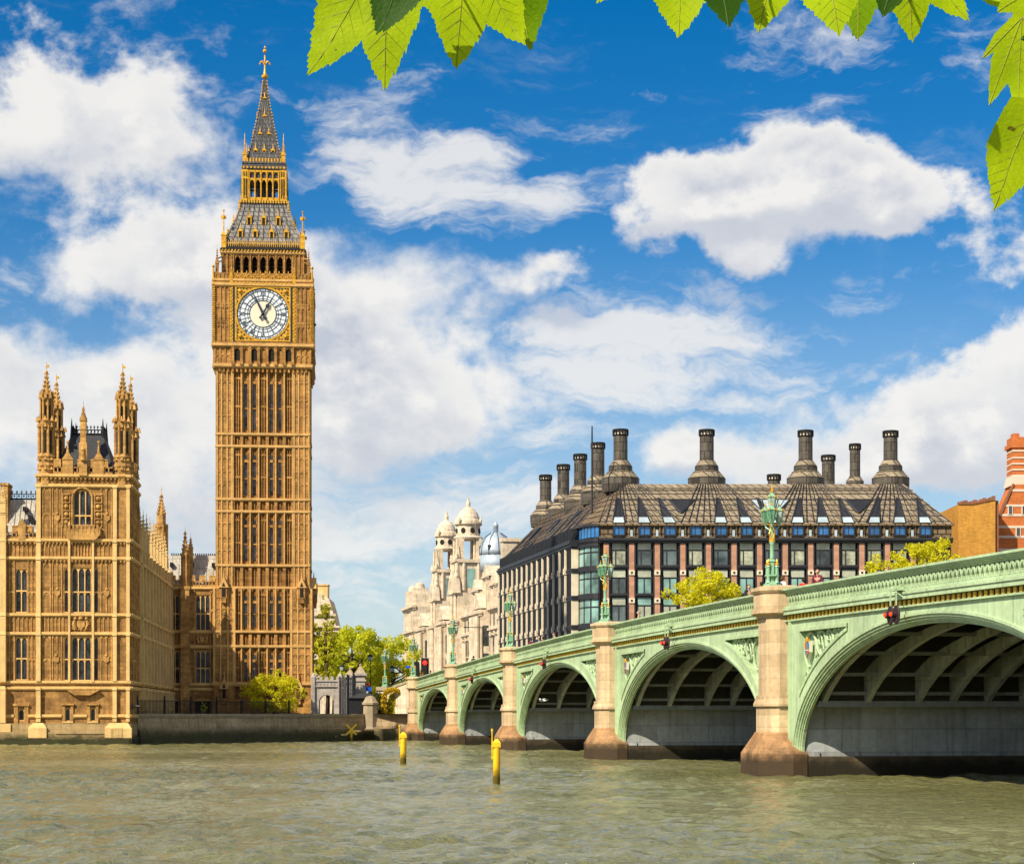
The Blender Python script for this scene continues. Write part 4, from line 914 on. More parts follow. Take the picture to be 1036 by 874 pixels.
# ------------------------------------------------------------------ the green iron bridge
MBR = frame((32.33, 0, 0), (.1806, -.9836), (.9836, .1806))       # x = -r along the bridge towards us, y = across its width
_r = np.array([10, 40, 60, 73, 80, 100, 111, 140, 147, 175, 185, 212, 221, 245, 270, 290]); _z = np.array([7.9, 8.65, 9.02, 9.22, 9.34, 9.56, 9.66, 9.52, 9.45, 9.2, 9.02, 8.52, 8.28, 7.8, 7.25, 6.8])
_c = np.polyfit((_r-130)/100, _z, 5)
def ztop(r): return float(np.polyval(_c, (r-130)/100))
PIERS = [245.0, 212.3, 177.8, 139.9, 101.9, 64.0, 29.5]
CROWN = [5.95, 6.5, 7.0, 7.15, 6.95, 6.45]
BW = 26.0; PW = 1.5
def brp(r, t, z=0): v = MBR @ Vector((-r, t, z)); return (v.x, v.y, v.z)
def build_bridge():
    T = Thing('bridge', (*brp(125, 13)[:2], 0), 'long pale green iron arch bridge on stone piers over the river', 'bridge')
    def curved(mb, r0, r1, y0, y1, a, b, n=40, step=None):         # bar following the rise of the deck; a, b below its top
        n = max(2, int(abs(r0-r1)/2.2)); rings = []
        for i in range(n+1):
            r = r0+(r1-r0)*i/n; z = ztop(r); rings.append([(-r, y0, z-b), (-r, y1, z-b), (-r, y1, z-a), (-r, y0, z-a)])
        mb.loft(rings)
    for ai in range(6):
        ra, rb = PIERS[ai]-2.7, PIERS[ai+1]+2.7               # far and near ends
        rc = (ra+rb)/2; hs = (ra-rb)/2; zs = 1.1; H = CROWN[ai]-zs
        def arc(th, off=0.0):                                     # th 0..pi from the far springing to the near one
            ax, az = hs*math.cos(th), H*math.sin(th); nx, nz = math.cos(th)/hs, math.sin(th)/H; l = math.hypot(nx, nz)
            return rc+ax+off*nx/l, zs+az+off*nz/l
        near = ai >= 1
        N = 48
        for side in (0, 1):
            ring = MB(MBR); ring.smooth = False
            prof = [(0, .42), (0, .26), (.08, .26), (.08, .18), (.16, .18), (.16, .09), (.26, .09), (.27, .0), (.37, .0), (.38, -.08), (.50, -.08), (.51, .04)]
            rows = []
            for i in range(N+1):
                th = math.pi*i/N; row = []
                for o, y in prof:
                    r, z = arc(th, o); yy = y if side == 0 else BW-y; row.append((-r, yy, max(z, .95)))
                rows.append(row)
            m = len(prof); ring.add([p for q in rows for p in q], [(i*m+j, i*m+j+1, (i+1)*m+j+1, (i+1)*m+j) for i in range(N) for j in range(m-1)])
            T.part('arch_ring', ring, M_GREEN)
            sp = MB(MBR); n = 120; cols = []
            zc = lambda r: ztop(r)-1.62
            ro, _ = arc(0, .5); xs = np.linspace(-hs-1.5, hs+1.5, n+1)
            def ringz(x, off):                                    # height of the offset ring above a place along the span
                a, b = hs+off, H+off; return zs + b*math.sqrt(max(0, 1-(x/a)**2))
            pan = 0.34
            def Y(v): return v if side == 0 else BW-v
            def panel(x):
                if abs(x) > hs-.55 or abs(x) < hs*.40: return None
                lo, hi = ringz(x, 1.25), zc(rc+x)-.62
                return (lo, hi) if hi-lo > .05 else None
            for i in range(n):
                x0, x1 = xs[i], xs[i+1]; xm = (x0+x1)/2; p = panel(xm); r0, r1 = rc+x0, rc+x1
                l0, l1 = ringz(x0, .49), ringz(x1, .49); t0, t1 = zc(r0), zc(r1)
                Q = lambda ya, pts: sp.add([(-pts[0][0], Y(ya), pts[0][1]), (-pts[1][0], Y(ya), pts[1][1]), (-pts[2][0], Y(ya), pts[2][1]), (-pts[3][0], Y(ya), pts[3][1])], [(0,1,2,3)])
                if not p: Q(0, [(r0,l0),(r1,l1),(r1,t1),(r0,t0)])
                else:
                    a0, a1 = ringz(x0, 1.25), ringz(x1, 1.25); b0, b1 = zc(r0)-.62, zc(r1)-.62
                    b0, b1 = max(a0, b0), max(a1, b1)
                    Q(0, [(r0,l0),(r1,l1),(r1,a1),(r0,a0)]); Q(0, [(r0,b0),(r1,b1),(r1,t1),(r0,t0)]); Q(pan, [(r0,a0),(r1,a1),(r1,b1),(r0,b0)])
                    sp.add([(-r0,Y(0),a0),(-r1,Y(0),a1),(-r1,Y(pan),a1),(-r0,Y(pan),a0),(-r0,Y(0),b0),(-r1,Y(0),b1),(-r1,Y(pan),b1),(-r0,Y(pan),b0)], [(0,1,2,3),(4,5,6,7)])
                    # raised moulding round the sunk panel
                    for za, zb in ((a0, a1), (b0, b1)):
                        s_ = -.16 if za is a0 else .16
                        sp.add([(-r0,Y(-.07),za),(-r1,Y(-.07),zb),(-r1,Y(-.07),zb+s_),(-r0,Y(-.07),za+s_),(-r0,Y(.0),za),(-r1,Y(.0),zb),(-r1,Y(.0),zb+s_),(-r0,Y(.0),za+s_)], [(0,1,2,3),(0,1,5,4),(3,2,6,7)])
                    for xx, xo in ((x0, xs[i-1] if i else x0-1), (x1, xs[i+2] if i+2 <= n else x1+1)):
                        if not panel((xx+xo)/2):
                            a, b, r = ringz(xx, 1.25), max(ringz(xx, 1.25), zc(rc+xx)-.62), rc+xx
                            sp.add([(-r,Y(0),a),(-r,Y(0),b),(-r,Y(pan),b),(-r,Y(pan),a)], [(0,1,2,3)])
                            if b-a > 1: sg = .14 if xx > 0 else -.14; sp.add([(-r,Y(-.07),a-.2),(-r-sg,Y(-.07),a-.2),(-r-sg,Y(-.07),b+.16),(-r,Y(-.07),b+.16),(-r,Y(0),a-.2),(-r-sg,Y(0),a-.2),(-r-sg,Y(0),b+.16),(-r,Y(0),b+.16)], [(0,1,2,3),(0,3,7,4),(1,2,6,5)])
            # pilaster strips beside the piers
            for sg in (-1, 1):
                r = rc+sg*(hs+.85); z1 = zc(r); sp.box(-r-.16, -r+.16, Y(-.12), Y(.02), 1.3, z1)
            T.part('spandrel', sp, M_GREEN)
            # tracery rings and a painted shield in each sunk corner
            if side == 0:
                for sg in (-1, 1):
                    tr = MB(MBR); x = sg*(hs-.6)
                    k = 0; sx = None
                    while k < 8:
                        lo, hi = ringz(x-sg*.2, 1.25), zc(rc+x)-.62
                        rad = min((hi-lo)*.5, .95); 
                        for _ in range(12):
                            cx = x-sg*rad; lo = ringz(cx-sg*rad*.3, 1.25)+.02; hi = zc(rc+cx)-.62
                            if hi-rad*2 >= lo-.1: break
                            rad *= .88
                        if rad < .16: break
                        cz = hi-rad; pts = [(-(rc+cx)+rad*.9*math.cos(q*math.pi/10), .22, cz+rad*.9*math.sin(q*math.pi/10)) for q in range(21)]
                        tr.tube(pts, .07, 5)
                        if k:
                            for q in range(3): a = q*2.094+.5; tr.tube([(-(rc+cx)+rad*.45*math.cos(a)+rad*.35*math.cos(b*math.pi/4), .24, cz+rad*.45*math.sin(a)+rad*.35*math.sin(b*math.pi/4)) for b in range(9)], .045, 4)
                        else: sx = (cx, cz, rad) if sg > 0 else None
                        x = cx-sg*rad; k += 1
                    # lower bars of tracery along the pier
                    x = sg*(hs-.75); lo = ringz(x, 1.25); 
                    if sx:
                        z = sx[1]-sx[2]-.1
                        while z-.35 > lo-.6:
                            tr.tube([(-(rc+x-sg*.25)+.22*math.cos(q*math.pi/5), .22, z-.3+.28*math.sin(q*math.pi/5)) for q in range(11)], .05, 4); z -= .62
                    T.part('tracery', tr, M_GREEN)
                    if sx:
                        cx, cz, rad = sx; h = min(rad*.42, .40); X = -(rc+cx)
                        sh = MB(MBR); sh.prism([(X-h*.75, cz+h), (X-h*.75, cz-h*.3), (X, cz-h*1.15), (X+h*.75, cz-h*.3), (X+h*.75, cz+h)], .02, .2); o = T.part('shield', sh, M_SHIELD_W)
                        q = MB(MBR); q.box(X-h*.7, X-.03, -.02, .03, cz+.05, cz+h*.92); q.prism([(X+.03, cz-.03), (X+h*.7, cz-.03), (X+h*.7, cz-h*.3), (X+.03, cz-h*1.0)], -.02, .03); T.part('red_quarter', q, M_SHIELD_R, o)
                        q = MB(MBR); q.box(X+.03, X+h*.7, -.02, .03, cz+.05, cz+h*.92); q.prism([(X-.03, cz-.03), (X-h*.7, cz-.03), (X-h*.7, cz-h*.3), (X-.03, cz-h*1.0)], -.02, .03); T.part('blue_quarter', q, M_SHIELD_B, o)
                        q = MB(MBR); q.box(X-h*.5, X+h*.5, -.04, .1, cz+h*1.02, cz+h*1.3); q.sphere((X, .02, cz+h*1.4), h*.2); T.part('gilt_crown', q, M_GILT, o)
        # ribs under the deck
        def zin(x, up=.25): a, b = hs-.0, H+up; return zs+b*math.sqrt(max(0, 1-(x/a)**2))
        xlim = (hs)*math.sqrt(max(0, 1-((3.55-zs)/(H+.25))**2))
        for t in (.9, 3.2, 5.9, 7.75, 9.6, 11.5, 13.4, 15.2, 17.1, 19.0, 21.0, 23.0, 25.1):
            rb_ = MB(MBR); n = 26; rings = []
            for i in range(n+1):
                x = -xlim+2*xlim*i/n; z = zin(x); d = .32+.45*abs(x/xlim)**2
                zt_ = min(z+d*(1+1.2*abs(x/xlim)**3), ztop(rc+x)-1.75)
                rings.append([(-(rc+x), t-.13, z), (-(rc+x), t+.13, z), (-(rc+x), t+.13, zt_), (-(rc+x), t-.13, zt_)])
            rb_.loft(rings); T.part('rib', rb_, M_GREYPAINT)
        cb = MB(MBR)
        for i in range(1, 12):
            th = math.pi*(i/12); x = xlim*1.01*math.cos(th)*1.0; z = zin(x)+.25
            z = min(z, ztop(rc+x)-2.0); cb.box(-(rc+x)-.09, -(rc+x)+.09, .9, BW-.9, z, z+.17)
        cb.box(-(rc-xlim)-.25, -(rc-xlim)+.05, .6, BW-.6, 3.5, 3.8); cb.box(-(rc+xlim)-.05, -(rc+xlim)+.25, .6, BW-.6, 3.5, 3.8)
        T.part('cross_beam', cb, M_BEAM)
    # soffit and deck
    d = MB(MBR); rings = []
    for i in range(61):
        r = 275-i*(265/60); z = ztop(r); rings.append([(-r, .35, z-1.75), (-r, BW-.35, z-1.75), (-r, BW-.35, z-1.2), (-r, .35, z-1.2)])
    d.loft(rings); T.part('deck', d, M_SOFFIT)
    # cornice and pierced parapet, both sides, span by span between the pier caps
    for side in (0, 1):
        for ai in range(-1, 6):
            ra = PIERS[ai]-1.2 if ai >= 0 else 268; rb = PIERS[ai+1]+1.2
            sg = 1 if side == 0 else -1; o = 0 if side == 0 else BW
            def cv(mb, y0, y1, a, b): curved(mb, ra, rb, o+sg*y0, o+sg*y1, a, b)
            p = MB(MBR)
            cv(p, -.34, .72, 0, .10); cv(p, -.28, .68, .10, .17); cv(p, -.20, .66, .17, .25); cv(p, -.10, .66, .25, .34)
            cv(p, .55, .63, .34, .88)                              # back web of the pierced band
            cv(p, -.12, .62, .88, .93); cv(p, -.24, .26, .93, 1.02); cv(p, -.34, .26, 1.02, 1.14); cv(p, -.28, .26, 1.14, 1.34)
            cv(p, .0, .2, 1.34, 1.62); cv(p, -.14, .2, 1.60, 1.68)
            T.part('parapet', p, M_GREEN)
            q = MB(MBR); step = .44; n = int((ra-rb)/step)
            for i in range(n):
                r = rb+(i+.5)*step; z = ztop(r); y = o+sg*-.06; x = -r
                ya, yb = sorted((o+sg*-.10, o+sg*.06))
                q.add([(x-.06,ya,z-.86),(x+.06,ya,z-.86),(x+.06,ya,z-.60),(x-.06,ya,z-.60),(x-.06,yb,z-.86),(x+.06,yb,z-.86),(x+.06,yb,z-.60),(x-.06,yb,z-.60)], [(0,1,2,3),(0,3,7,4),(1,2,6,5)])
                for s in (-1, 1):
                    q.add([(x,ya,z-.64),(x+s*.05,ya,z-.70),(x+s*.22,ya,z-.42),(x+s*.15,ya,z-.35),(x,yb,z-.64),(x+s*.05,yb,z-.70),(x+s*.22,yb,z-.42),(x+s*.15,yb,z-.35)], [(0,1,2,3),(0,1,5,4),(0,3,7,4),(1,2,6,5)])
                q.add([(x-.07,ya,z-.5),(x,ya,z-.57),(x+.07,ya,z-.5),(x,ya,z-.43)], [(0,1,2,3)])
                q.add([(x-.22,ya,z-.86),(x-.07,ya,z-.86),(x-.22,ya,z-.74)], [(0,1,2)]); q.add([(x+.22,ya,z-.86),(x+.07,ya,z-.86),(x+.22,ya,z-.74)], [(0,1,2)])
            T.part('trefoil_band', q, M_GREEN, label='row of pale green trefoil piercings')
            g = MB(MBR); step = .52; n = int((ra-rb)/step)
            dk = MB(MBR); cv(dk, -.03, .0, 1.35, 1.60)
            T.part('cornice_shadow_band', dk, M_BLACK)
            for i in range(n):
                r = rb+(i+.5)*step; z = ztop(r); ya, yb = sorted((o+sg*-.09, o+sg*.0)); g.box(-r-.12, -r+.12, ya, yb, z-1.58, z-1.37)
            T.part('dentil_band', g, M_GILT_DULL)
    # piers
    def octo(x0, x1, yf, c, yb):   # plan: long nose with cut corners, in front of the face
        return [(x0, yb), (x0, yf+c), (x0+c, yf), (x1-c, yf), (x1, yf+c), (x1, yb)]
    for k, r in enumerate(PIERS):
        zt = ztop(r)+.16
        for side in (0, 1):
            pr = MB(MBR); MM = MBR if side == 0 else MBR @ Matrix.Translation((-2*r, BW, 0)) @ Matrix.Rotation(math.pi, 4, 'Z')
            pr.M = MM; x = -r
            def st(hw, yf, c, z0, z1, k2=1.0, yb=.5): pr.prismz(octo(x-hw, x+hw, yf, c, yb), z0, z1, k2, (x, yb))
            st(1.30, -1.05, .58, 2.2, 3.55); st(1.44, -1.18, .64, 3.55, 3.68); st(1.44, -1.18, .64, 3.68, 3.95, .93); st(1.32, -1.08, .6, 3.95, 4.12)
            st(1.22, -.94, .54, 4.1, zt-1.55); st(1.22, -1.08, .6, zt-1.6, zt-1.5)
            st(1.26, -1.1, .62, zt-1.5, zt-1.38, 1.16); st(1.46, -1.30, .7, zt-1.38, zt-1.2); st(1.36, -1.2, .66, zt-1.2, zt-.35); st(1.4, -1.26, .68, zt-.35, zt-.22, 1.06); st(1.5, -1.34, .72, zt-.22, zt-.04); st(1.4, -1.22, .68, zt-.04, zt+.04, .9)
            po_ = T.part('pier', pr, M_PIER)
            if side == 0: pc = po_
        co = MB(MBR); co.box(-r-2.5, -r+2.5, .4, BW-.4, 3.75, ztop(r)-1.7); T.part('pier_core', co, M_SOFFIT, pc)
        for side in (0, 1):
            b = MB(MBR); b.M = MBR if side == 0 else MBR @ Matrix.Translation((-2*r, BW, 0)) @ Matrix.Rotation(math.pi, 4, 'Z')
            x = -r; lo = octo(x-2.9, x+2.9, -1.65, 1.4, .5); hi = octo(x-1.34, x+1.34, -1.1, .6, .5)
            b.loft([[(a, c, -3) for a, c in lo], [(a, c, 1.05) for a, c in lo], [(a, c, 1.12) for a, c in lo], [(a, c, 2.22) for a, c in hi]]); T.part('pier_base', b, M_PIERBASE, pc)
        b = MB(MBR); b.box(-r-2.85, -r+2.85, .45, BW-.45, -3, 1.0); T.part('pier_footing', b, M_FOOT, pc)
        g = MB(MBR); g.box(-r-2.66, -r+2.66, .5, BW-.5, 1.0, 3.7)
        for q in range(12):
            for s in (-1, 1): g.box(-r+s*2.66-.08, -r+s*2.66+.1, .9+q*2.1, 1.2+q*2.1, 1.0, 1.25)
        T.part('steel_skirt', g, M_GREYPAINT, pc)
    return T
M_GILT_DULL = pmat('weathered_gilding', (.85, .48, .05), .5, .35, 3.0, metal=.1)
M_SHIELD_W = pmat('white_shield_paint', (.7, .66, .55), .5, .1, 3); M_SHIELD_R = pmat('red_shield_paint', (.5, .10, .04), .5, .2, 3); M_SHIELD_B = pmat('blue_shield_paint', (.04, .22, .35), .5, .2, 3)
M_BEAM = pmat('dark_grey_paint', (.26, .28, .29), .6, .25, .6, streak=.3)
M_FOOT = pmat('tidal_footing', (.10, .075, .045), .85, .4, .8, bump=.5, brick=(1.4, .7), stain=((.020, .018, .010), .4, 1.1, .95))
build_bridge()

# ------------------------------------------------------------------ triple lanterns on the pier heads
M_LANTERN = gmat('green_lantern_glass', (.10, .26, .16), .15, .5, 3, .6); M_FROST = gmat('frosted_lantern_glass', (.40, .50, .46), .2, .3, 3, .5)
def make_lamp(loc, label):
    T = Thing('bridge_lamp', loc, label, 'street lamp', 'triple lanterns along the bridge')
    L = MB(Matrix.Translation(loc))
    b = MB(L.M)
    b.lathe([(.62, 0), (.62, .12), (.5, .16), (.46, .22)], 8, 0, 0, .5); b.lathe([(.27, .2), (.25, 1.25), (.32, 1.3), (.2, 1.42)], 8, 0, 0, .5)
    for k in range(4):
        a = math.pi/4+k*math.pi/2; x, y = .40*math.cos(a), .40*math.sin(a); b.lathe([(.15, .2), (.11, .3), (.10, .95), (.15, 1.02), (.10, 1.1)], 8, x, y)
    b.lathe([(.5, .52), (.52, .56), (.5, .6)], 8, 0, 0, .5)
    T.part('base', b, M_GREEN_LAMP)
    s = MB(L.M); s.smooth = True; s.lathe([(.2, 1.4), (.14, 1.55), (.135, 2.2), (.19, 2.3), (.12, 2.36), (.10, 2.5), (.09, 3.9)], 10)
    T.part('shaft', s, M_GREEN_LAMP)
    g = MB(L.M)
    for k in range(4):
        a = math.pi/4+k*math.pi/2; x, y = .40*math.cos(a), .40*math.sin(a); g.lathe([(.13, 1.1), (.15, 1.16), (.05, 1.22), (.07, 1.3), (.02, 1.42)], 8, x, y)
    g.lathe([(.14, 2.28), (.2, 2.33), (.2, 2.45), (.14, 2.5)], 10)
    for k in range(3):
        a = math.pi/2+k*2.0944; ca, sa = math.cos(a), math.sin(a)
        g.tube([(ca*.1, sa*.1, 2.55), (ca*.22, sa*.22, 2.75), (ca*.1, sa*.1, 3.0), (ca*.2, sa*.2, 3.2), (ca*.42, sa*.42, 3.25)], [.06, .07, .05, .06, .03], 6); g.tube([(ca*.12, sa*.12, 2.5), (ca*.16, sa*.16, 2.9)], [.09, .03], 6)
    T.part('gilt_scrolls', g, M_GILT)
    # three lanterns: two lower, one high in the middle, on curled arms
    for k, (rad, z, sc) in enumerate(((.52, 3.35, 1.0), (.52, 3.35, 1.0), (.52, 3.35, 1.0), (0, 4.05, 1.0))):
        a = R(20)+k*2.0944; x, y = rad*math.cos(a), rad*math.sin(a)
        f = MB(L.M)
        if rad: f.tube([(0, 0, 3.05), (x*.5, y*.5, 2.98), (x, y, 3.12), (x, y, z)], .045, 6)
        f.lathe([(.06, z-.12), (.16, z), (.19, z+.04)], 6, x, y)
        for q in range(6):
            t = 2*math.pi*q/6; f.tube([(x+.19*math.cos(t), y+.19*math.sin(t), z+.02), (x+.29*math.cos(t), y+.29*math.sin(t), z+.58)], .02, 4)
        f.lathe([(.31, z+.57), (.34, z+.6), (.30, z+.65), (.16, z+.76), (.10, z+.80), (.10, z+.84)], 6, x, y)
        fo = T.part('lantern', f, M_GREEN_LAMP)
        gl = MB(L.M); gl.lathe([(.175, z+.03), (.275, z+.57)], 6, x, y); T.part('lantern_glass', gl, M_FROST if k in (0, 3) else M_LANTERN, fo)
        gg = MB(L.M)
        for q in range(6): t = 2*math.pi*q/6; gg.box(x+.33*math.cos(t)-.035, x+.33*math.cos(t)+.035, y+.33*math.sin(t)-.035, y+.33*math.sin(t)+.035, z+.58, z+.68)
        gg.lathe([(.07, z+.84), (.09, z+.88), (.03, z+.95), (.015, z+1.1)], 6, x, y)
        if k == 3: gg.lathe([(.1, z+.84), (.13, z+.9), (.06, z+1.0), (.08, z+1.06), (.02, z+1.25)], 6, x, y)
        T.part('gilt_crest', gg, M_GILT, fo)
    return T.root
M_GREEN_LAMP = pmat('lamp_green_paint_pale', (.24, .44, .27), .4, .15, 2, spec=.5)
def capz(r): return ztop(r)+.2
LMP = [(101.9, 'green and gold triple lantern on the nearest tall stone pier'), (139.9, 'green and gold triple lantern on the second pier from the right'), (177.8, 'triple lantern on the third pier before the glazed building corner'),
       (212.3, 'small triple lantern on the fourth pier before the white offices'), (245.0, 'small triple lantern on the pier beside the traffic light')]
l0 = make_lamp(brp(LMP[0][0], -.42, capz(LMP[0][0])), LMP[0][1]); l0.scale = (.78, .78, 1.0)
for r, lb in LMP[1:]: copy_thing(l0, brp(r, -.42, capz(r)), label=lb)
# ------------------------------------------------------------------ red navigation lights over the arch crowns
M_SIGDARK = pmat('signal_board_paint', (.035, .018, .022), .6, .3, 3); M_REDLENS = bpy.data.materials.new('red_lens'); M_REDLENS.use_nodes = True
_b = M_REDLENS.node_tree.nodes['Principled BSDF']; _b.inputs['Base Color'].default_value = (.75, .03, .01, 1); _b.inputs['Roughness'].default_value = .25; _b.inputs['Emission Color'].default_value = (1, .06, .02, 1); _b.inputs['Emission Strength'].default_value = .6
def make_signal(r, label):
    loc = brp(r, -.62, ztop(r)-2.0); rz = math.atan2(-.9836, .1806)
    T = Thing('navigation_light', loc, label, 'navigation light', 'red lights over the arches'); M = Matrix.Translation(loc) @ Matrix.Rotation(rz, 4, 'Z')
    f = MB(M)
    for s in (-.42, .42): f.box(s-.04, s+.04, -.03, .03, .3, 1.55)
    f.box(-.5, .5, -.04, .04, 1.45, 1.55); f.tube([(-.42, 0, 1.5), (-.42, .3, 1.75), (-.42, .75, 1.3)], .04, 5); f.tube([(.42, 0, 1.5), (.42, .3, 1.75), (.42, .75, 1.3)], .04, 5); f.tube([(.42, .1, 1.2), (.9, .3, .9)], .03, 5); f.box(-.5, .5, -.03, .5, 1.38, 1.44)
    T.part('bracket', f, M_GREEN)
    for s in (-.42, .42):
        d = MB(M @ Matrix.Translation((s, 0, -.02)) @ Matrix.Rotation(R(90), 4, 'X')); d.lathe([(.02, -.05), (.42, -.05), (.46, 0), (.42, .05)], 20)
        # boards are tall ovals
        d.v = [((M @ Vector((0, 0, 0)))[0]+(p[0]-(M @ Vector((0, 0, 0)))[0]), p[1], loc[2]+(p[2]-loc[2])*1.25) for p in d.v]
        o = T.part('signal_board', d, M_SIGDARK)
        h = MB(M @ Matrix.Translation((s, -.05, 0)) @ Matrix.Rotation(R(90), 4, 'X')); h.lathe([(.2, 0), (.2, .22), (.17, .25)], 12); T.part('lamp_housing', h, M_SIGDARK, o)
        n = MB(M @ Matrix.Translation((s, -.30, 0)) @ Matrix.Rotation(R(90), 4, 'X')); n.lathe([(.14, -.02), (.13, .05), (.08, .09), (.02, .10)], 12); T.part('red_lens', n, M_REDLENS, o)
    T.root.scale = (.8, .8, .74); return T.root
s0 = make_signal(84.6,  'pair of red navigation lights hung over the nearest arch')
for ai, lb in ((3, 'pair of red navigation lights over the second arch from the right'), (2, 'pair of red navigation lights over the third arch from the right'), (1, 'pair of red navigation lights over the small fourth arch')):
    r = {3: 122.3, 2: 161.0, 1: 198.0}[ai]; c = copy_thing(s0, brp(r, -.62, ztop(r)-2.0), label=lb)
# ------------------------------------------------------------------ road and footways over the bridge
M_ASPHALT = pmat('asphalt', (.05, .05, .05), .9, .2, 2, bump=.2); M_PAVING = pmat('grey_paving', (.26, .25, .23), .85, .2, 1, brick=(.9, .6))
def deckstrip(name, y0, y1, dz, mat, kind='structure'):
    d = MB(MBR); rings = []
    for i in range(70):
        r = 420-i*(410/69); z = ztop(r)-1.0+dz
        if r > 250: z = max(3.45+dz, (ztop(250)-1.0+dz)+((3.45+dz)-(ztop(250)-1.0+dz))*min(1, (r-250)/90)**.8)
        rings.append([(-r, y0, z-.25), (-r, y1, z-.25), (-r, y1, z), (-r, y0, z)])
    d.loft(rings); single(name, d, mat, kind=kind)
deckstrip('pavement', .5, 4.2, .12, M_PAVING); deckstrip('pavement', BW-4.2, BW-.5, .12, M_PAVING); deckstrip('road', 4.21, BW-4.21, 0, M_ASPHALT)

# ------------------------------------------------------------------ people on the bridge footway
M_SKIN = pmat('skin', (.55, .32, .22), .6, .1, 5)
def cloth(n, c): return pmat(n, c, .85, .15, 4)
def make_person(loc, rz, top, legs, hair, label, pose=0, hgt=1.72, bag=None, walk=.18):
    T = Thing('person', loc, label, 'person', 'people walking over the bridge'); M = Matrix.Translation(loc); T.root.rotation_euler = (0, 0, rz)
    k = hgt/1.75
    J = {'pelvis':(0,0,.93), 'chest':(0,.01,1.22), 'neck':(0,0,1.46), 'headb':(0,.02,1.53), 'headt':(0,.03,1.68),
         'shl':(-.18,0,1.40), 'ell':(-.24,.02,1.13), 'hal':(-.22,.12+walk*.4,.90), 'shr':(.18,0,1.40), 'elr':(.24,-.02,1.13), 'har':(.21,.14-walk*.4,.90),
         'hil':(-.09,0,.88), 'knl':(-.10,.04+walk*.5,.49), 'fol':(-.10,walk,.07), 'tol':(-.11,walk+.17,.03), 'hir':(.09,0,.88), 'knr':(.10,.05-walk*.2,.49), 'for':(.10,-walk,.08), 'tor':(.11,-walk+.17,.03)}
    if pose == 1: J['hal'] = (-.10,.28,1.22); J['har'] = (.10,.28,1.22); J['ell'] = (-.25,.12,1.14); J['elr'] = (.25,.12,1.14)
    Rd = {'pelvis':.145,'chest':.155,'neck':.058,'headb':.085,'headt':.092,'shl':.075,'ell':.052,'hal':.038,'shr':.075,'elr':.052,'har':.038,'hil':.10,'knl':.064,'fol':.045,'tol':.035,'hir':.10,'knr':.064,'for':.045,'tor':.035}
    E = [('pelvis','chest'),('chest','neck'),('neck','headb'),('headb','headt'),('chest','shl'),('shl','ell'),('ell','hal'),('chest','shr'),('shr','elr'),('elr','har'),('pelvis','hil'),('hil','knl'),('knl','fol'),('fol','tol'),('pelvis','hir'),('hir','knr'),('knr','for'),('for','tor')]
    def skin(names, mat, name, grow=1.0, cut=None):
        nm = list(names); me = bpy.data.meshes.new(name); me.from_pydata([tuple(c*k for c in J[n]) for n in nm], [(nm.index(a), nm.index(b)) for a, b in E if a in nm and b in nm], [])
        o = bpy.data.objects.new(name, me); C.objects.link(o); o.parent = T.root
        md = o.modifiers.new('skin', 'SKIN'); sv = me.skin_vertices[0].data
        for i, n in enumerate(nm): sv[i].radius = (Rd[n]*k*grow*(1.1 if n in ('chest','pelvis') else 1), Rd[n]*k*grow*(.8 if n in ('chest','pelvis') else 1)); sv[i].use_root = (i == 0)
        sd = o.modifiers.new('sub', 'SUBSURF'); sd.levels = 1; sd.render_levels = 2; me.materials.append(mat); return o
    skin(J.keys(), M_SKIN, 'body', .92)
    skin(['chest','pelvis','shl','ell','shr','elr'], top, 'jacket', 1.16)
    sl = [('ell','hal'),('elr','har')]
    for a, b in sl:
        tb = MB(M); A, B_ = Vector(J[a])*k, Vector(J[b])*k; tb.smooth = True; tb.tube([A, A.lerp(B_, .9)], [.06*k, .046*k], 8); T.part('sleeve', tb, top)
    skin(['pelvis','hil','knl','fol','hir','knr','for'], legs, 'trousers', 1.14)
    h = MB(M); h.smooth = True; h.sphere((0, .0, 1.655*k), .108*k, 12, 8, 1.05); 
    if pose != 2: h.sphere((0, -.05, 1.60*k), .085*k, 8, 6)
    T.part('hair', h, hair)
    fc = MB(M); fc.smooth = True; fc.sphere((0, .075*k, 1.62*k), .078*k, 10, 8, 1.25); fc.sphere((0, .155*k, 1.61*k), .018*k, 6, 5, 1.4)
    for s in (-1, 1): fc.sphere((s*.098*k, .01, 1.615*k), .022*k, 6, 5, 1.5)
    T.part('face', fc, M_SKIN)
    if bag:
        bg = MB(M); bg.smooth = True; bg.sphere((0, -.2*k, 1.2*k), .17*k, 10, 8, 1.4); T.part('backpack', bg, bag)
    return T.root
HAIR = [cloth('dark_hair', (.02, .014, .01)), cloth('brown_hair', (.10, .05, .02)), cloth('grey_hair', (.3, .28, .25))]
RED, WHITE, BLACKC, NAVY, JEANS, TAN, BURG = cloth('red_cloth', (.6, .02, .02)), cloth('white_cloth', (.7, .7, .68)), cloth('black_cloth', (.02, .02, .022)), cloth('navy_cloth', (.02, .03, .09)), cloth('denim', (.06, .09, .18)), cloth('tan_cloth', (.4, .28, .16)), cloth('burgundy_cloth', (.16, .02, .04))
def deckz(r): return ztop(r)-.88
def on_deck(px, t):                                               # the place on the footway, t metres behind the parapet face, seen at a photo column
    q = (px-518)/F; o = Vector(brp(0, t)); d = Vector((-.1806, .9836)); r = (q*o.y-o.x)/(d.x-q*d.y); return r
def folk(px, t, rz, top, legs, hair, label, **kw):
    r = on_deck(px, t); make_person(brp(r, t, deckz(r)), R(rz), top, legs, hair, label, **kw)
folk(757.5, 1.3, 190, BLACKC, JEANS, HAIR[1], 'person in a black jacket left of the nearest lantern, white collar', pose=1, hgt=1.80)
folk(770.5, 1.5, 10, RED, JEANS, HAIR[0], 'person in a bright red top close behind the nearest lantern', hgt=1.85)
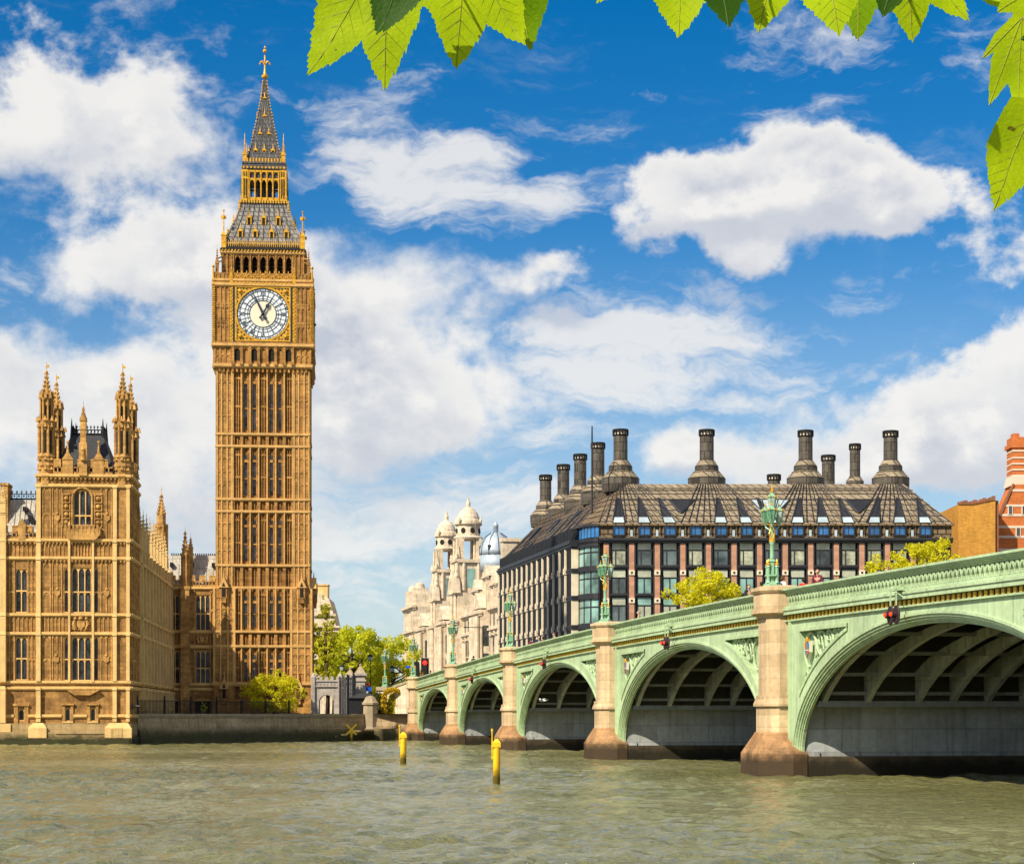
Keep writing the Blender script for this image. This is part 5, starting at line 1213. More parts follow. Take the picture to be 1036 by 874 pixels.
folk(792, 1.2, -60, WHITE, NAVY, HAIR[1], 'person in a white top with dark backpack right of the nearest lantern', bag=NAVY, hgt=1.86)
folk(813, 2.6, 10, RED, BLACKC, HAIR[0], 'person barely showing over the parapet, dark hair, red top', hgt=1.82)
folk(827, 1.2, 170, BURG, NAVY, HAIR[1], 'person in burgundy walking alone furthest right over the bridge', hgt=1.85)
folk(646.5, 1.4, 80, TAN, JEANS, HAIR[2], 'grey haired person in tan left of the yellow tree', hgt=1.75)
folk(537.5, 1.4, 20, BURG, BLACKC, HAIR[0], 'person in burgundy leading the dark group near the third pier', hgt=1.85)
folk(545, 1.5, 200, NAVY, JEANS, HAIR[0], 'person in navy in the middle of the dark group', pose=1, hgt=1.9)
folk(549.5, 2.3, 10, BLACKC, BLACKC, HAIR[0], 'person in black at the right of the dark group', bag=BLACKC, hgt=1.95)
folk(561, 1.4, 100, TAN, JEANS, HAIR[1], 'person in tan walking apart, right of the dark group', hgt=1.75)
folk(479, 1.4, 30, BLACKC, JEANS, HAIR[0], 'person in black standing before the white offices', hgt=1.85)
folk(428, 1.5, 30, BURG, JEANS, HAIR[1], 'person in burgundy beside the traffic light', hgt=1.9)
folk(435.5, 1.6, 10, BLACKC, NAVY, HAIR[0], 'person in black and navy right of the traffic light', hgt=1.85)
# ------------------------------------------------------------------ dark bronze office block with tall chimneys
M_BRONZE = pmat('dark_bronze', (.025, .026, .032), .5, .3, 1.2, metal=.2, spec=.5)
M_BRONZE_ROOF = pmat('bronze_roof_plates', (.32, .26, .18), .6, .3, .5, metal=.1, bump=.5, brick=(1.25, .95), mortar=.18, streak=.5, mw=.11, b2=.8)
M_BRONZE_SIDE = pmat('darker_roof_bronze', (.23, .165, .095), .6, .3, .5, metal=.1, bump=.5, brick=(1.25, .95), mortar=.2, mw=.11, streak=.3)  # darker copy of the roof bronze for side slope and attic wall
M_CHIM = pmat('chimney_bronze', (.12, .105, .085), .5, .35, .9, metal=.25, bump=.4, brick=(1.0, 1.3), mortar=.35, streak=.4, mw=.07)
M_PINKSTONE = pmat('pink_sandstone_pier', (.50, .27, .18), .8, .18, .8, brick=(2.0, .5), mortar=.8, bump=.2)
M_CREAM = pmat('cream_stone', (.74, .64, .48), .8, .15, 1)
M_TEAL = gmat('teal_glass', (.20, .36, .33), .12, .7, .16, .6); M_BLUEGLASS = gmat('blue_attic_glass', (.03, .16, .42), .1, .4, .3, .6); M_SKYLIGHT = gmat('skylight_glass', (.42, .52, .56), .1, .2, .4, .6)
M_BLIND = gmat('pale_blinds', (.40, .42, .33), .3, .35, .25, .5); M_CURTAIN = gmat('net_curtains', (.34, .36, .27), .4, .5, .9, .4); M_DARKGLASS = gmat('dark_office_glass', (.085, .115, .12), .08, .8, .2, .7)
def build_office():
    Y0 = 285.0; k = Y0/F
    def Z(y): return CAMZ+(725-y)*k
    def X(px): return (px-518)*k
    T = Thing('office_block', (35, 310, 3.4), 'dark bronze office block with tall ventilation chimneys behind the bridge', 'office building')
    F0, R0 = (X(606), Y0), (X(963), Y0); L0 = (10.1, 289.5); LD = (-.1951, .9808); LN = (.9808, .1951)
    LL = 58.0; L1 = (L0[0]+LD[0]*LL, L0[1]+LD[1]*LL)
    M = frame((0, Y0, 0), (1, 0), (0, 1))
    ze = Z(547)
    # solid core
    c = MB(); c.prismz([(F0[0], Y0+.5), (R0[0], Y0+.5), (R0[0], Y0+66), (L1[0]+1, L1[1]+2), (L1[0]+.8, L1[1]), (L0[0]+.7, L0[1]+.4)], 2, ze-.4); T.part('core', c, M_BRONZE)
    # front: dark bronze bays of windows between pink stone piers
    cols = [626+25.83*i for i in range(13)]
    fl = [(548.5, 571.5), (576.5, 600), (604.5, 630), (634, 659), (663, 688)]
    b = MB(M)
    for i, cpx in enumerate(cols):
        x0, x1 = X(cpx-10.2), X(cpx+10.2)
        for e in (x0, x1): b.box(e-.22, e+.22, -.42, .5, 3, ze-.3)
        for y0, y1 in fl:
            b.box(x0, x1, -.25, .5, Z(y1+4.5), Z(y1)); b.box(x0, x1, -.12, .3, Z(y0+8.6), Z(y0+7.4)); b.box(x0, x1, -.5, .3, Z(y1+2.4), Z(y1+1.2))
    b.box(F0[0], R0[0], -.75, .5, ze-.35, ze); b.box(F0[0], R0[0], -1.1, .3, ze, ze+.35); b.box(F0[0], R0[0], -.5, .5, Z(552), Z(549)) if False else None
    T.part('bronze_frame', b, M_BRONZE)
    r3 = random.Random(5)
    for i, cpx in enumerate(cols):
        for j, (y0, y1) in enumerate(fl):
            g = MB(M); g.box(X(cpx-6.7), X(cpx+6.7), -.02, .05, Z(y1), Z(y0))
            fr = MB(M)
            for q in (-7.0, -.2 if j > 0 else -3.3, 7.0): fr.box(X(cpx+q)-.07, X(cpx+q)+.07, -.14, .0, Z(y1), Z(y0+8))
            fr.box(X(cpx-6.9), X(cpx+6.9), -.12, 0, Z(y0+8.3), Z(y0+7.6))
            wobj = T.part('window', fr, M_BRONZE)
            lo = MB(M); lo.box(X(cpx-6.7), X(cpx+6.7), -.05, .0, Z(y1), Z(y0+8)); up = MB(M); up.box(X(cpx-6.7), X(cpx+6.7), -.05, .0, Z(y0+7.6), Z(y0))
            q = r3.random(); T.part('pane', lo, M_CURTAIN if j == 0 and q < .7 else M_TEAL if q < .45 else M_BLIND if q < .6 else M_DARKGLASS, wobj); T.part('pane', up, M_BLIND if j < 2 or q > .5 else M_TEAL, wobj)
    pk = MB(M)
    def block(px, yy):
        cr = MB(M); cr.box(X(px-2.9), X(px+2.9), -.72, .3, Z(yy+2.4), Z(yy-2.4)); bk = MB(M); bk.box(X(px-1), X(px+1), -.76, -.7, Z(yy+1), Z(yy-1)); o = T.part('pier_block', cr, M_CREAM); T.part('block_hole', bk, M_BLACK, o)
    for i in range(12):
        cpx = (cols[i]+cols[i+1])/2
        pk.box(X(cpx-2.6), X(cpx+2.6), -.55, .4, 3, ze-.4)
        for yy in ((579.5, 635) if i % 1 == 0 else ()):
            block(cpx, yy)
        block(cpx, 607.7)
    cpx = cols[0]-12.9; pk.box(X(cpx-2.6), X(cpx+2.6), -.55, .4, 3, ze-.4)
    for yy in (579.5, 607.7): block(cpx, yy)
    T.part('stone_pier', pk, M_PINKSTONE)
    # attic storey
    za, zb = ze+.35, Z(531.3); a = MB(M); a.box(F0[0], R0[0], .15, 1.0, za, zb); a.box(F0[0]-.3, R0[0]+.3, -.35, .6, zb-.05, zb+.22); a.box(F0[0], R0[0], -.2, .6, za, za+.25)
    for i in range(12):
        cpx = (cols[i]+cols[i+1])/2
        for q in (-6.5, -2.8, 2.8, 6.5): a.box(X(cpx+q)-.1, X(cpx+q)+.1, -.15, .2, za, zb)
    T.part('attic_wall', a, M_BRONZE_SIDE)
    for cpx in cols:
        f = MB(M); f.box(X(cpx-6.2), X(cpx-5.4), -.3, .3, za, zb); f.box(X(cpx+5.4), X(cpx+6.2), -.3, .3, za, zb); f.box(X(cpx-6), X(cpx+6), -.4, .3, za+.3, za+.55); f.box(X(cpx)-.05, X(cpx)+.05, .0, .1, za+.5, zb); o = T.part('attic_window', f, M_BRONZE)
        g = MB(M); g.box(X(cpx-5.4), X(cpx+5.4), .05, .14, za+.5, zb-.1); T.part('pane', g, M_BLUEGLASS, o)
        if cpx < 930: s = MB(M); s.box(X(cpx+12.9-1.3), X(cpx+12.9+1.3), -.1, .14, za+.3, zb-.7); T.part('slot_window', s, M_SKYLIGHT)
    # roof: steep bronze slopes round a court
    zr = Z(489.5)*1.0; zr = CAMZ+(725-489.5)*(293.0/F)
    RF = [(F0[0]-.2, Y0-.2), (R0[0]+.2, Y0-.2), (R0[0]+.2, Y0+64), (L1[0]-.2, L1[1]), (L0[0]-.2, L0[1])]
    RT = [(17.6, 293.2), (59.6, 293.2), (59.6, 341), (6.2, 338), (15.6, 298)]
    zb2 = zb+.2; ro = MB()
    ro.add([(F0[0]-.2,Y0-.2,zb2),(R0[0]+.2,Y0-.2,zb2),(59.6,293.2,zr),(17.6,293.2,zr)], [(0,1,2,3)])
    ro.add([(R0[0]+.2,Y0-.2,zb2),(R0[0]+.2,Y0+64,zb2),(59.6,341,zr),(59.6,293.2,zr)], [(0,1,2,3)]); ro.add([(p[0],p[1],zr) for p in RT], [(0,1,2,3,4)])
    front = T.part('front_roof', ro, M_BRONZE_ROOF)
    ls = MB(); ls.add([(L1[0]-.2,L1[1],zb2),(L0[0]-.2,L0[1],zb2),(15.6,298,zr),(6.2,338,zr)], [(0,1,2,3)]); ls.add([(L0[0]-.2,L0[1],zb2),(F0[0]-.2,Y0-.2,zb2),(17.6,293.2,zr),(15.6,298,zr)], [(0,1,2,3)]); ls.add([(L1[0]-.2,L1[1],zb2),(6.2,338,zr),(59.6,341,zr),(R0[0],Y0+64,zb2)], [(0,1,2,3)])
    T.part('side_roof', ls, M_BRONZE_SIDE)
    def onroof(px, py, lift=.12):                                 # point on the front slope seen at a photo pixel of the slope drawn straight on
        f = (531.3-py)/(531.3-489.5); y = Y0-.2+f*8.4; z = zb2+f*(zr-zb2); d = y/F
        return ((px-518)*d, y-lift*.66, z+lift*.75)
    tri = MB(); sk = MB(); rib = MB(); vg = MB()
    for i, cpx in enumerate(cols):
        j = [0, 0, 0, 0, 1, 1, 1, 2, 2, 2, 3, 3, 3][i]; tops = [628, 714.5, 815, 901][j]; lean = (tops-cpx)*.22
        if i == 3: continue
        tri = MB(); tri.add([onroof(cpx-5.6, 530.8), onroof(cpx+5.6, 530.8), onroof(cpx+lean*1.0+.8, 505.5), onroof(cpx+lean*1.0-.8, 505.5)], [(0,1,2,3)]); T.part('roof_recess', tri, M_BRONZE, front); sk = MB()
        sk.add([onroof(cpx-5.8, 531, .2), onroof(cpx+5.8, 531, .2), onroof(cpx+4.4+lean*.2, 525.6, .2), onroof(cpx-4.4+lean*.2, 525.6, .2)], [(0,1,2,3)]); T.part('skylight', sk, M_SKYLIGHT, front)
        for s in (-1, 1): rib.tube([onroof(cpx+s*6, 530.8, .15), onroof(cpx+lean+s*1.0, 505, .15)], .13, 4)
    for ap, hw_, glass in ((689, 13, 0), (779, 20, 1), (868.5, 14, 0)):
        vg = MB(); vg.add([onroof(ap-hw_, 507.2), onroof(ap+hw_, 507.2), onroof(ap+3, 528 if glass else 520), onroof(ap-3, 528 if glass else 520)], [(0,1,2,3)]); T.part('glazed_vee' if glass else 'roof_recess', vg, M_SKYLIGHT if glass else M_BRONZE, front)
        for s in (-1, 1): rib.tube([onroof(ap+s*hw_, 507, .15), onroof(ap, 528 if glass else 521, .15)], .13, 4)
        if glass:
            for q in (-8, 0, 8): rib.tube([onroof(ap+q, 507, .2), onroof(ap+q*.4, 525, .2)], .07, 4)
    for tops, span in ((628, (606, 689)), (714.5, (689, 779)), (815, (779, 868.5)), (901, (868.5, 962))):
        n = 12
        for i in range(n+1):
            e = span[0]+(span[1]-span[0])*i/n; rib.tube([onroof(e, 530.5, .13), onroof(tops+(e-tops)*(.32 if e < 930 else .16), 490, .13)], .07, 4)
    for py in (497, 507): rib.tube([onroof(608+ (531-py)*.35, py, .14), onroof(959-(531-py)*1.05, py, .14)], .06, 4)
    T.part('roof_rib', rib, M_BRONZE, front)
    # left roof slope recesses and ribs
    A0, A1 = Vector((L0[0]-.2, L0[1], zb2)), Vector((L1[0]-.2, L1[1], zb2)); B0_, B1 = Vector((15.6, 298, zr)), Vector((6.2, 338, zr)); nrm = (A1-A0).cross(B0_-A0).normalized(); nrm = -nrm if nrm.x > 0 else nrm
    def onl(u, v, l=.1): return tuple((A0.lerp(A1, u)).lerp(B0_.lerp(B1, u), v)+nrm*l)
    rib = MB()
    for i in range(10):
        u = (i+.5)/10; tri = MB()
        if i % 3 != 2: tri.add([onl(u-.014, .04), onl(u+.014, .04), onl(u+.004, .6), onl(u-.004, .6)], [(0,1,2,3)])
        else: tri.add([onl(u-.035, .62), onl(u+.035, .62), onl(u+.005, .2), onl(u-.005, .2)], [(0,1,2,3)])
        T.part('roof_recess', tri, M_BRONZE)
    for i in range(24): u = i/23; rib.tube([onl(u, 0, .03), onl(u, 1, .03)], .05, 4)
    T.part('roof_rib', rib, M_BRONZE)
    # left face along the street: projecting bays between cream posts
    ML = frame((*L1, 0), (-LD[0], -LD[1]), LN)
    nb = 14; d = LL/nb; fz = [Z(y) for y in (549, 574, 602, 632, 661, 690)]
    br = MB(ML)
    for i in range(nb):
        x = i*d; po = MB(ML); po.box(x-.24, x+.24, -1.32, .3, 3, ze-.6)
        for z in fz[1:]: po.box(x-.34, x+.34, -1.5, .2, z-.45, z+.45)
        T.part('stone_post', po, M_CREAM)
    for z in fz: br.box(0, LL, -1.15, .4, z-.5, z+.2); br.box(0, LL, -1.25, .2, z-.1, z+.05)
    br.box(-.2, LL+.2, -1.4, .4, ze-.5, ze-.1); br.box(-.2, LL+.2, -1.6, .3, ze-.1, ze+.25)
    po = MB(ML); po.box(LL-.55, LL-.1, -1.1, .3, 3, ze-.6); T.part('stone_post', po, M_CREAM); T.part('bronze_band', br, M_BRONZE)
    for i in range(nb):
        x0, x1 = i*d+.7, (i+1)*d-.7; f = MB(ML)
        for x in (x0, x0+(x1-x0)/3, x0+2*(x1-x0)/3, x1): f.box(x-.12, x+.12, -1.15, .3, 3, ze-.5)
        for z0, z1 in zip(fz[1:], fz): f.box(x0, x1, -1.05, .2, z0+.2, z0+.9); f.box(x0, x1, -1.0, .2, (z0+z1)/2-.1, (z0+z1)/2+.1)
        o = T.part('bay_window', f, M_BRONZE); g = MB(ML); g.box(x0, x1, -.9, .2, 3, ze-.55); T.part('pane', g, M_DARKGLASS if i % 3 else M_TEAL, o)
    at = MB(ML); zq = zb
    for i in range(58):
        x = (i+.5)*LL/58; at.prism([(x-.12, za), (x+.12, za), (x+.12, zq), (x-.12, zq)], -1.1, .1); at.add([(x-.2,-1.3,za),(x+.2,-1.3,za),(x+.2,-.1,zq),(x-.2,-.1,zq)], [(0,1,2,3)])
    at.add([(0,-1.0,za),(LL,-1.0,za),(LL,.1,zq),(0,.1,zq)], [(0,1,2,3)]); at.box(0, LL, -.4, .4, zq-.1, zq+.15); at.box(0, LL, -1.4, 0, za-.05, za+.2)
    T.part('attic_fins', at, M_BRONZE)
    # rounded glass corner
    n = 6; cp = []
    for i in range(n+1):
        t = i/n; q0, q1, q2 = Vector(L0+(0,)), Vector((10.9, 285.6, 0)), Vector(F0+(0,)); p = q0*(1-t)**2+q1*2*t*(1-t)+q2*t*t; cp.append((p.x, p.y))
    g = MB(); fr = MB(); bl2 = MB()
    for (xa, ya), (xb, yb) in zip(cp, cp[1:]): g.add([(xa,ya,3),(xb,yb,3),(xb,yb,ze),(xa,ya,ze)], [(0,1,2,3)]); bl2.add([(xa-.02,ya-.02,za+.2),(xb-.02,yb-.02,za+.2),(xb,yb,zb),(xa,ya,zb)], [(0,1,2,3)])
    for x, y in cp[::2]: fr.box(x-.1, x+.1, y-.12, y+.1, 3, ze)
    for x, y in cp: fr.box(x-.05, x+.05, y-.1, y+.05, za, zb)
    cpo = [(x-(12.4-x)*.05-.15, y-.3) for x, y in cp]
    for z0, z1 in [(z-.5, z+.3) for z in fz]+[(ze-.4, ze+.4), (zb-.1, zb+.25)]: fr.prismz(cpo+[(F0[0]+1, Y0+1.5), (L0[0]+1.5, L0[1]+1)], z0, z1)
    for a_, b_ in zip(fz[1:], fz): m = (a_+b_)/2+.5; fr.prismz([(x-.06, y-.1) for x, y in cp]+[(F0[0]+1, Y0+1.5), (L0[0]+1.5, L0[1]+1)], m-.07, m+.07)
    o = T.part('corner_bay', fr, M_BRONZE); T.part('pane', g, M_TEAL, o); T.part('attic_pane', bl2, M_BLUEGLASS, o)
    # chimneys
    def chimney(x, y, z0, ztop_, big=True, s=1.0):
        m = MB(); h = ztop_-z0
        if big:
            m.lathe([(2.75*s, z0-1), (2.9*s, z0+.1), (2.9*s, z0+1.1*s)], 12, x, y); m.lathe([(2.95*s, z0+1.1*s), (2.0*s, z0+2.2*s), (1.75*s, z0+2.3*s)], 12, x, y); m.lathe([(1.75*s, z0+2.3*s), (1.85*s, z0+2.45*s), (1.8*s, z0+2.95*s)], 12, x, y); m.lathe([(1.85*s, z0+2.95*s), (1.2*s, z0+3.9*s), (1.12*s, z0+4.0*s)], 12, x, y)
        else: m.lathe([(1.7*s, z0-1), (1.7*s, z0+.8), (1.2*s, z0+1.6)], 12, x, y)
        m.lathe([(1.1*s, z0+.5), (1.08*s, ztop_-1.0)], 14, x, y)
        o = T.part('chimney', m, M_CHIM)
        c = MB(); c.lathe([(1.1*s, ztop_-1.05), (1.25*s, ztop_-.95), (1.25*s, ztop_-.85)], 14, x, y)
        for q in range(14): t = 2*math.pi*q/14; c.lathe([(.1, ztop_-.9), (.1, ztop_-.25)], 4, x+1.15*s*math.cos(t), y+1.15*s*math.sin(t))
        c.lathe([(1.25*s, ztop_-.28), (1.27*s, ztop_-.1), (1.2*s, ztop_)], 14, x, y); T.part('chimney_cap', c, M_BLACK, o)
        l = MB(); l.lathe([(.95*s, ztop_-.9), (.95*s, ztop_-.25)], 14, x, y); T.part('chimney_louvre', l, M_CREAM, o)
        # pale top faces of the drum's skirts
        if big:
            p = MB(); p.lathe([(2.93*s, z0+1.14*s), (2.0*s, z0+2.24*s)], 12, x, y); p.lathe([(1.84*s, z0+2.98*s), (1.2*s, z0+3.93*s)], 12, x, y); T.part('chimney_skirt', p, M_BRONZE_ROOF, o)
    def at(px, py, Y): return ((px-518)*Y/F, Y, CAMZ+(725-py)*Y/F)
    for px, ty in ((627.8, 434.5), (715, 434.8), (815, 435.5), (901, 436)):
        x, y, z = at(px, ty, 296.0); chimney(x, y, zr, z)
    for px, ty, Y in ((605, 448, 308), (587, 459.5, 321), (570, 470, 334), (552, 480.5, 344)):
        x, y, z = at(px, ty, Y); chimney(x, y, zr-.6, z, True, .95)
    x, y, z = at(865, 449, 309); chimney(x, y, zr, z, True, .78)
    x, y, z = at(838, 460.5, 322); chimney(x, y, zr, z, False)
    x, y, z = at(783, 480, 318); chimney(x, y, zr-1, z, False, .95)
    f = MB(); x, y, z = at(599, 431, 291); f.lathe([(.16, za), (.14, z-3), (.1, z)], 8, x, y); T.part('flagpole', f, M_BRONZE)
build_office()

# ------------------------------------------------------------------ white stone government offices
M_PORT = pmat('portland_stone', (.72, .61, .46), .85, .24, .6, bump=.2, streak=.55, brick=(1.4, .6), mortar=.85); M_DOME = pmat('blue_grey_lead_dome', (.42, .50, .58), .4, .15, 1, metal=.2, spec=.5); M_SASH = gmat('sash_window_glass', (.05, .06, .065), .12, .6, .4)
def build_offices():
    O = (-1.9, 368.0); LD = (-.1951, .9808); LN = (.9808, .1951)
    M = frame((*O, 0), (-LD[0], -LD[1]), LN)                      # x = -distance from the near corner
    T = Thing('government_offices', (*O, 3.4), 'white stone baroque offices with domed turrets behind the bridge', 'government building')
    w = MB(M); w.box(-124, 0, 0, 24, 2, 24.0); 
    def corn(x0, x1, z, y, p=.7, h=.8): w.box(x0-p*.5, x1+p*.5, y-p, y+.2, z-h*.3, z+h*.3); w.box(x0-p*.25, x1+p*.25, y-p*.5, y+.2, z-h*.8, z-h*.3)
    for z in (9.2, 20.2, 24.2): corn(-124, 0, z, 0)
    w.box(-124, 0, -.3, .3, 24.4, 25.8)
    for i in range(30): x = -2-4.1*i; w.box(x-.45, x+.45, -.25, .1, 10, 19.6); w.box(x-.5, x+.5, -.5, .3, 24.4, 26.4)
    for i in range(30):
        if i % 3 == 0:
            for q in (-.75, .75): w.lathe([(.34, 10), (.28, 18.6)], 7, -2-4.1*i+q, -.55)
        w.box(-2-4.1*i-.7, -2-4.1*i+.7, -.5, .1, 18.8, 19.9)
    # near end wall facing the river
    M_E = frame((*O, 0), LN, LD)
    w.M = M_E
    w.box(0, 22, -.02, .4, 2, 24.0)
    for z in (9.2, 14.4, 20.2, 24.2): w.box(-.6, 22.5, -.6, .2, z-.25, z+.25); w.box(-.3, 22.2, -.35, .2, z-.6, z-.25)
    for x in (.4, 4.6, 8.8, 13, 17.2): w.box(x-.4, x+.4, -.3, .1, 3, 23.6)
    w.M = M
    # pedimented dormer bays near the corner, tall gable stack
    for x, hgt in ((-6, 31), (-14, 33), (-26, 31)):
        w.box(x-2.4, x+2.4, -.6, 5, 24, hgt-2.5); corn(x-2.4, x+2.4, hgt-2.4, -.6, .5, .6); w.prism([(x-2.6, hgt-2.2), (x+2.6, hgt-2.2), (x, hgt)], -.8, 3); w.box(x-2.1, x-1.6, -.9, 0, 24, hgt-2.6); w.box(x+1.6, x+2.1, -.9, 0, 24, hgt-2.6)
    w.box(-2.5, -.3, .2, 3.5, 24, 36.5); w.box(-2.8, 0, 0, 3.8, 36.5, 37.2); w.box(-2.4, -.4, 8, 11, 24, 38.5); w.box(-2.6, -.2, 7.8, 11.2, 38.5, 39.2)
    # domed turrets
    def turret(t, r, zb, za, ztop_):
        x, y = -t, r*.55
        w.box(x-r-.9, x+r+.9, -1.6, r*2.2, 2, 23.4); corn(x-r-.9, x+r+.9, 23.4, -1.6, .8, 1.0); w.box(x-r-.4, x+r+.4, -1.2, r*2, 23.4, 29.4); corn(x-r-.4, x+r+.4, 29.6, -1.2, .5, .6)
        w.box(x-r, x+r, -.9, r*1.9, 29.4, 36.2); corn(x-r, x+r, 36.4, -.9, .7, .9); w.box(x+r, x+r+.5, -1.1, r*1.9, 35.9, 36.6)
        for a in (-1, 1):
            for q in (.55, .95): w.lathe([(.42, 30), (.36, 35.8)], 8, x+a*r*q, -1.15)
            w.lathe([(.42, 30), (.36, 35.8)], 8, x+r+.1, .2+(a+1)*1.6)
            w.lathe([(.55, 10), (.48, 22.8)], 8, x+a*r*.8, -2.1); w.lathe([(.55, 10), (.48, 22.8)], 8, x+a*r*.35, -2.1); w.lathe([(.4, 24.4), (.34, 29)], 8, x+a*r*.8, -1.5)
        # open belvedere: corner piers and columns
        for a in (-1, 1):
            for b in (-1, 1): w.box(x+a*r*.62-.6, x+a*r*.62+.6, y+b*r*.62-.6, y+b*r*.62+.6, 36.4, 41.2); w.lathe([(.3, 36.6), (.26, 41)], 8, x+a*r*.62+.0, y+b*r*.62-.85); w.taper(x+a*r*.85-.3, x+a*r*.85+.3, y+b*r*.85-.3, y+b*r*.85+.3, 36.6, 39.5, .3)
        for a in (-1, 1):
            for b in (-1, 1):
                X_, Y_ = x+a*r*1.02, y+b*r*1.02; w.taper(X_-.8, X_+.8, Y_-.8, Y_+.8, 29.4, 32.5, .7); w.lathe([(.5, 32.4), (.6, 33), (.25, 33.8), (.3, 34.1), (.05, 34.5)], 8, X_, Y_); w.lathe([(.35, 36.4), (.45, 36.9), (.15, 37.9)], 8, X_, Y_); w.lathe([(.3, 44.6), (.35, 45), (.08, 45.7)], 6, x+a*r*.75, y+b*r*.75)
        w.lathe([(r*.98, 41), (r*1.06, 41.4), (r*.96, 41.7), (r*.86, 41.7), (r*.86, 44), (r*1.0, 44.2), (r*1.0, 44.6), (r*.9, 44.7)], 16, x, y)
        w.lathe([(r*.94, 44.6), (r*.92, 45.0), (r*.82, 45.4), (r*.80, 45.9), (r*.66, 46.8), (r*.46, 47.5), (r*.22, 47.9), (.45, 48.1), (.5, 48.9), (.3, 49.4), (.12, 50.1)], 16, x, y)
        d = MB(M)
        for k in range(8):
            th = 2*math.pi*(k+.25)/8; rr = r*.87; cx, cy = x+rr*math.cos(th), y+rr*math.sin(th); px, py = -math.sin(th)*.55, math.cos(th)*.55
            pts = [(cx+px*math.cos(q*math.pi/5), cy+py*math.cos(q*math.pi/5), 42.85+.62*math.sin(q*math.pi/5)) for q in range(10)]; d.add(pts, [tuple(range(10))])
        T.part('drum_opening', d, M_DARK)
        g = MB(M); g.box(x-.75, x+.75, -1.3, -.9, 30.6, 34.6); g.box(x+r, x+r+.05, 1.0, 2.6, 30.6, 34.6); g.box(x-.8, x+.8, -1.65, -1.55, 11, 17); T.part('turret_window', g, M_TEAL)
    turret(47, 3.05, 24, 36, 48); turret(75, 2.75, 24, 36, 48)
    for t_ in (16, 61, 91):
        w.box(-t_-4, -t_+4, -2.0, .2, 2, 24.2); corn(-t_-4, -t_+4, 23.6, -2.0, .7, .9); corn(-t_-4, -t_+4, 9.4, -2.0, .5, .6); w.prism([(-t_-4.2, 24.4), (-t_+4.2, 24.4), (-t_, 27.6)], -2.2, 2)
        for q in (-3.3, -1.6, 1.6, 3.3): w.lathe([(.5, 10), (.42, 22.8)], 8, -t_+q, -2.6)
        g = MB(M); g.box(-t_-.9, -t_+.9, -2.08, -2.0, 11, 15.5); g.box(-t_-.9, -t_+.9, -2.08, -2.0, 17, 21); g.box(-t_+4.0, -t_+4.06, -1.6, -.4, 11, 15.5); g.box(-t_+4.0, -t_+4.06, -1.6, -.4, 17, 21); T.part('pavilion_window', g, M_SASH)
    # far pavilion
    w.box(-122, -104, -1.5, 16, 2, 30); corn(-122, -104, 24, -1.5); corn(-122, -104, 30, -1.5, .9, 1); w.box(-121, -105, -1.2, 15, 30, 33.2)
    for x in (-119, -107): w.box(x-1.3, x+1.3, -1.5, 2, 30, 34.5); w.lathe([(1.3, 34.5), (1.0, 35.6), (.3, 36)], 10, x, .2)
    for x in (-120.5, -117.5, -108.5, -105.5): w.lathe([(.6, 10), (.5, 23)], 8, x, -1.8); w.box(x-.5, x+.5, -1.8, -1.4, 24.6, 29.4)
    T.part('wall', w, M_PORT)
    for i in range(29):
        x = -4.05-4.1*i
        f = MB(M)
        for z0, z1 in ((10.6, 14.2), (15.6, 19.0)): f.box(x-1.25, x-1.05, -.12, .1, z0, z1); f.box(x+1.05, x+1.25, -.12, .1, z0, z1); f.box(x-1.35, x+1.35, -.4, .1, z1, z1+.35); f.box(x-1.05, x+1.05, -.35, .1, z0-.25, z0)
        o = T.part('window', f, M_PORT); g = MB(M); g.box(x-1.05, x+1.05, -.06, .0, 10.6, 14.2); g.box(x-1.05, x+1.05, -.06, .0, 15.6, 19.0); g.box(x-.9, x+.9, -.06, 0, 20.9, 23.2); g.box(x-.8, x+.8, -.06, 0, 4.5, 8); T.part('pane', g, M_SASH, o)
    for i in range(5):
        x = 2.5+4.2*i; f = MB(M_E); g = MB(M_E)
        for z0, z1 in ((10, 13.2), (15.2, 19), (21, 23.2)): f.box(x-.95, x-.72, -.25, .1, z0, z1); f.box(x+.72, x+.95, -.25, .1, z0, z1); f.box(x-1.1, x+1.1, -.4, .1, z1, z1+.3); f.box(x-1.1, x+1.1, -.35, .1, z0-.25, z0); f.box(x-.04, x+.04, -.12, .0, z0, z1); f.box(x-.7, x+.7, -.12, 0, (z0+z1)/2-.05, (z0+z1)/2+.05); g.box(x-.72, x+.72, -.08, -.03, z0, z1)
        o = T.part('window', f, M_PORT); T.part('pane', g, M_SASH, o)
    # mansard roof and lead dome
    s = MB(M); s.loft([[(-100, 1, 24.5), (-.4, 1, 24.5), (-.4, 23, 24.5), (-100, 23, 24.5)], [(-98, 6, 33.5), (-3, 5, 33.5), (-3, 19, 33.5), (-98, 19, 33.5)]]); T.part('slate_roof', s, M_SLATE_PALE)
    d = MB(M); d.smooth = True; x, y = -30, 4.5; d.lathe([(3.3, 33), (3.3, 36.4)], 16, x, y); d.lathe([(3.4, 36.4), (3.35, 37.4), (2.95, 38.9), (2.2, 40.1), (1.1, 40.9), (.6, 41.0)], 20, x, y); d.lathe([(.55, 41), (.5, 42.3), (.62, 42.4), (.35, 42.9), (.08, 43.4)], 10, x, y)
    o = T.part('lead_dome', d, M_DOME); r = MB(M)
    for k in range(10): th = 2*math.pi*k/10; r.tube([(x+a*math.cos(th), y+a*math.sin(th), z) for a, z in ((3.42, 36.4), (3.37, 37.4), (2.98, 38.95), (2.22, 40.15), (1.1, 40.95))], .08, 4)
    for k in range(5): th = 2*math.pi*(k+.5)/5; r.box(x+3.1*math.cos(th)-.3, x+3.1*math.cos(th)+.3, y+3.1*math.sin(th)-.3, y+3.1*math.sin(th)+.3, 37.2, 38.3)
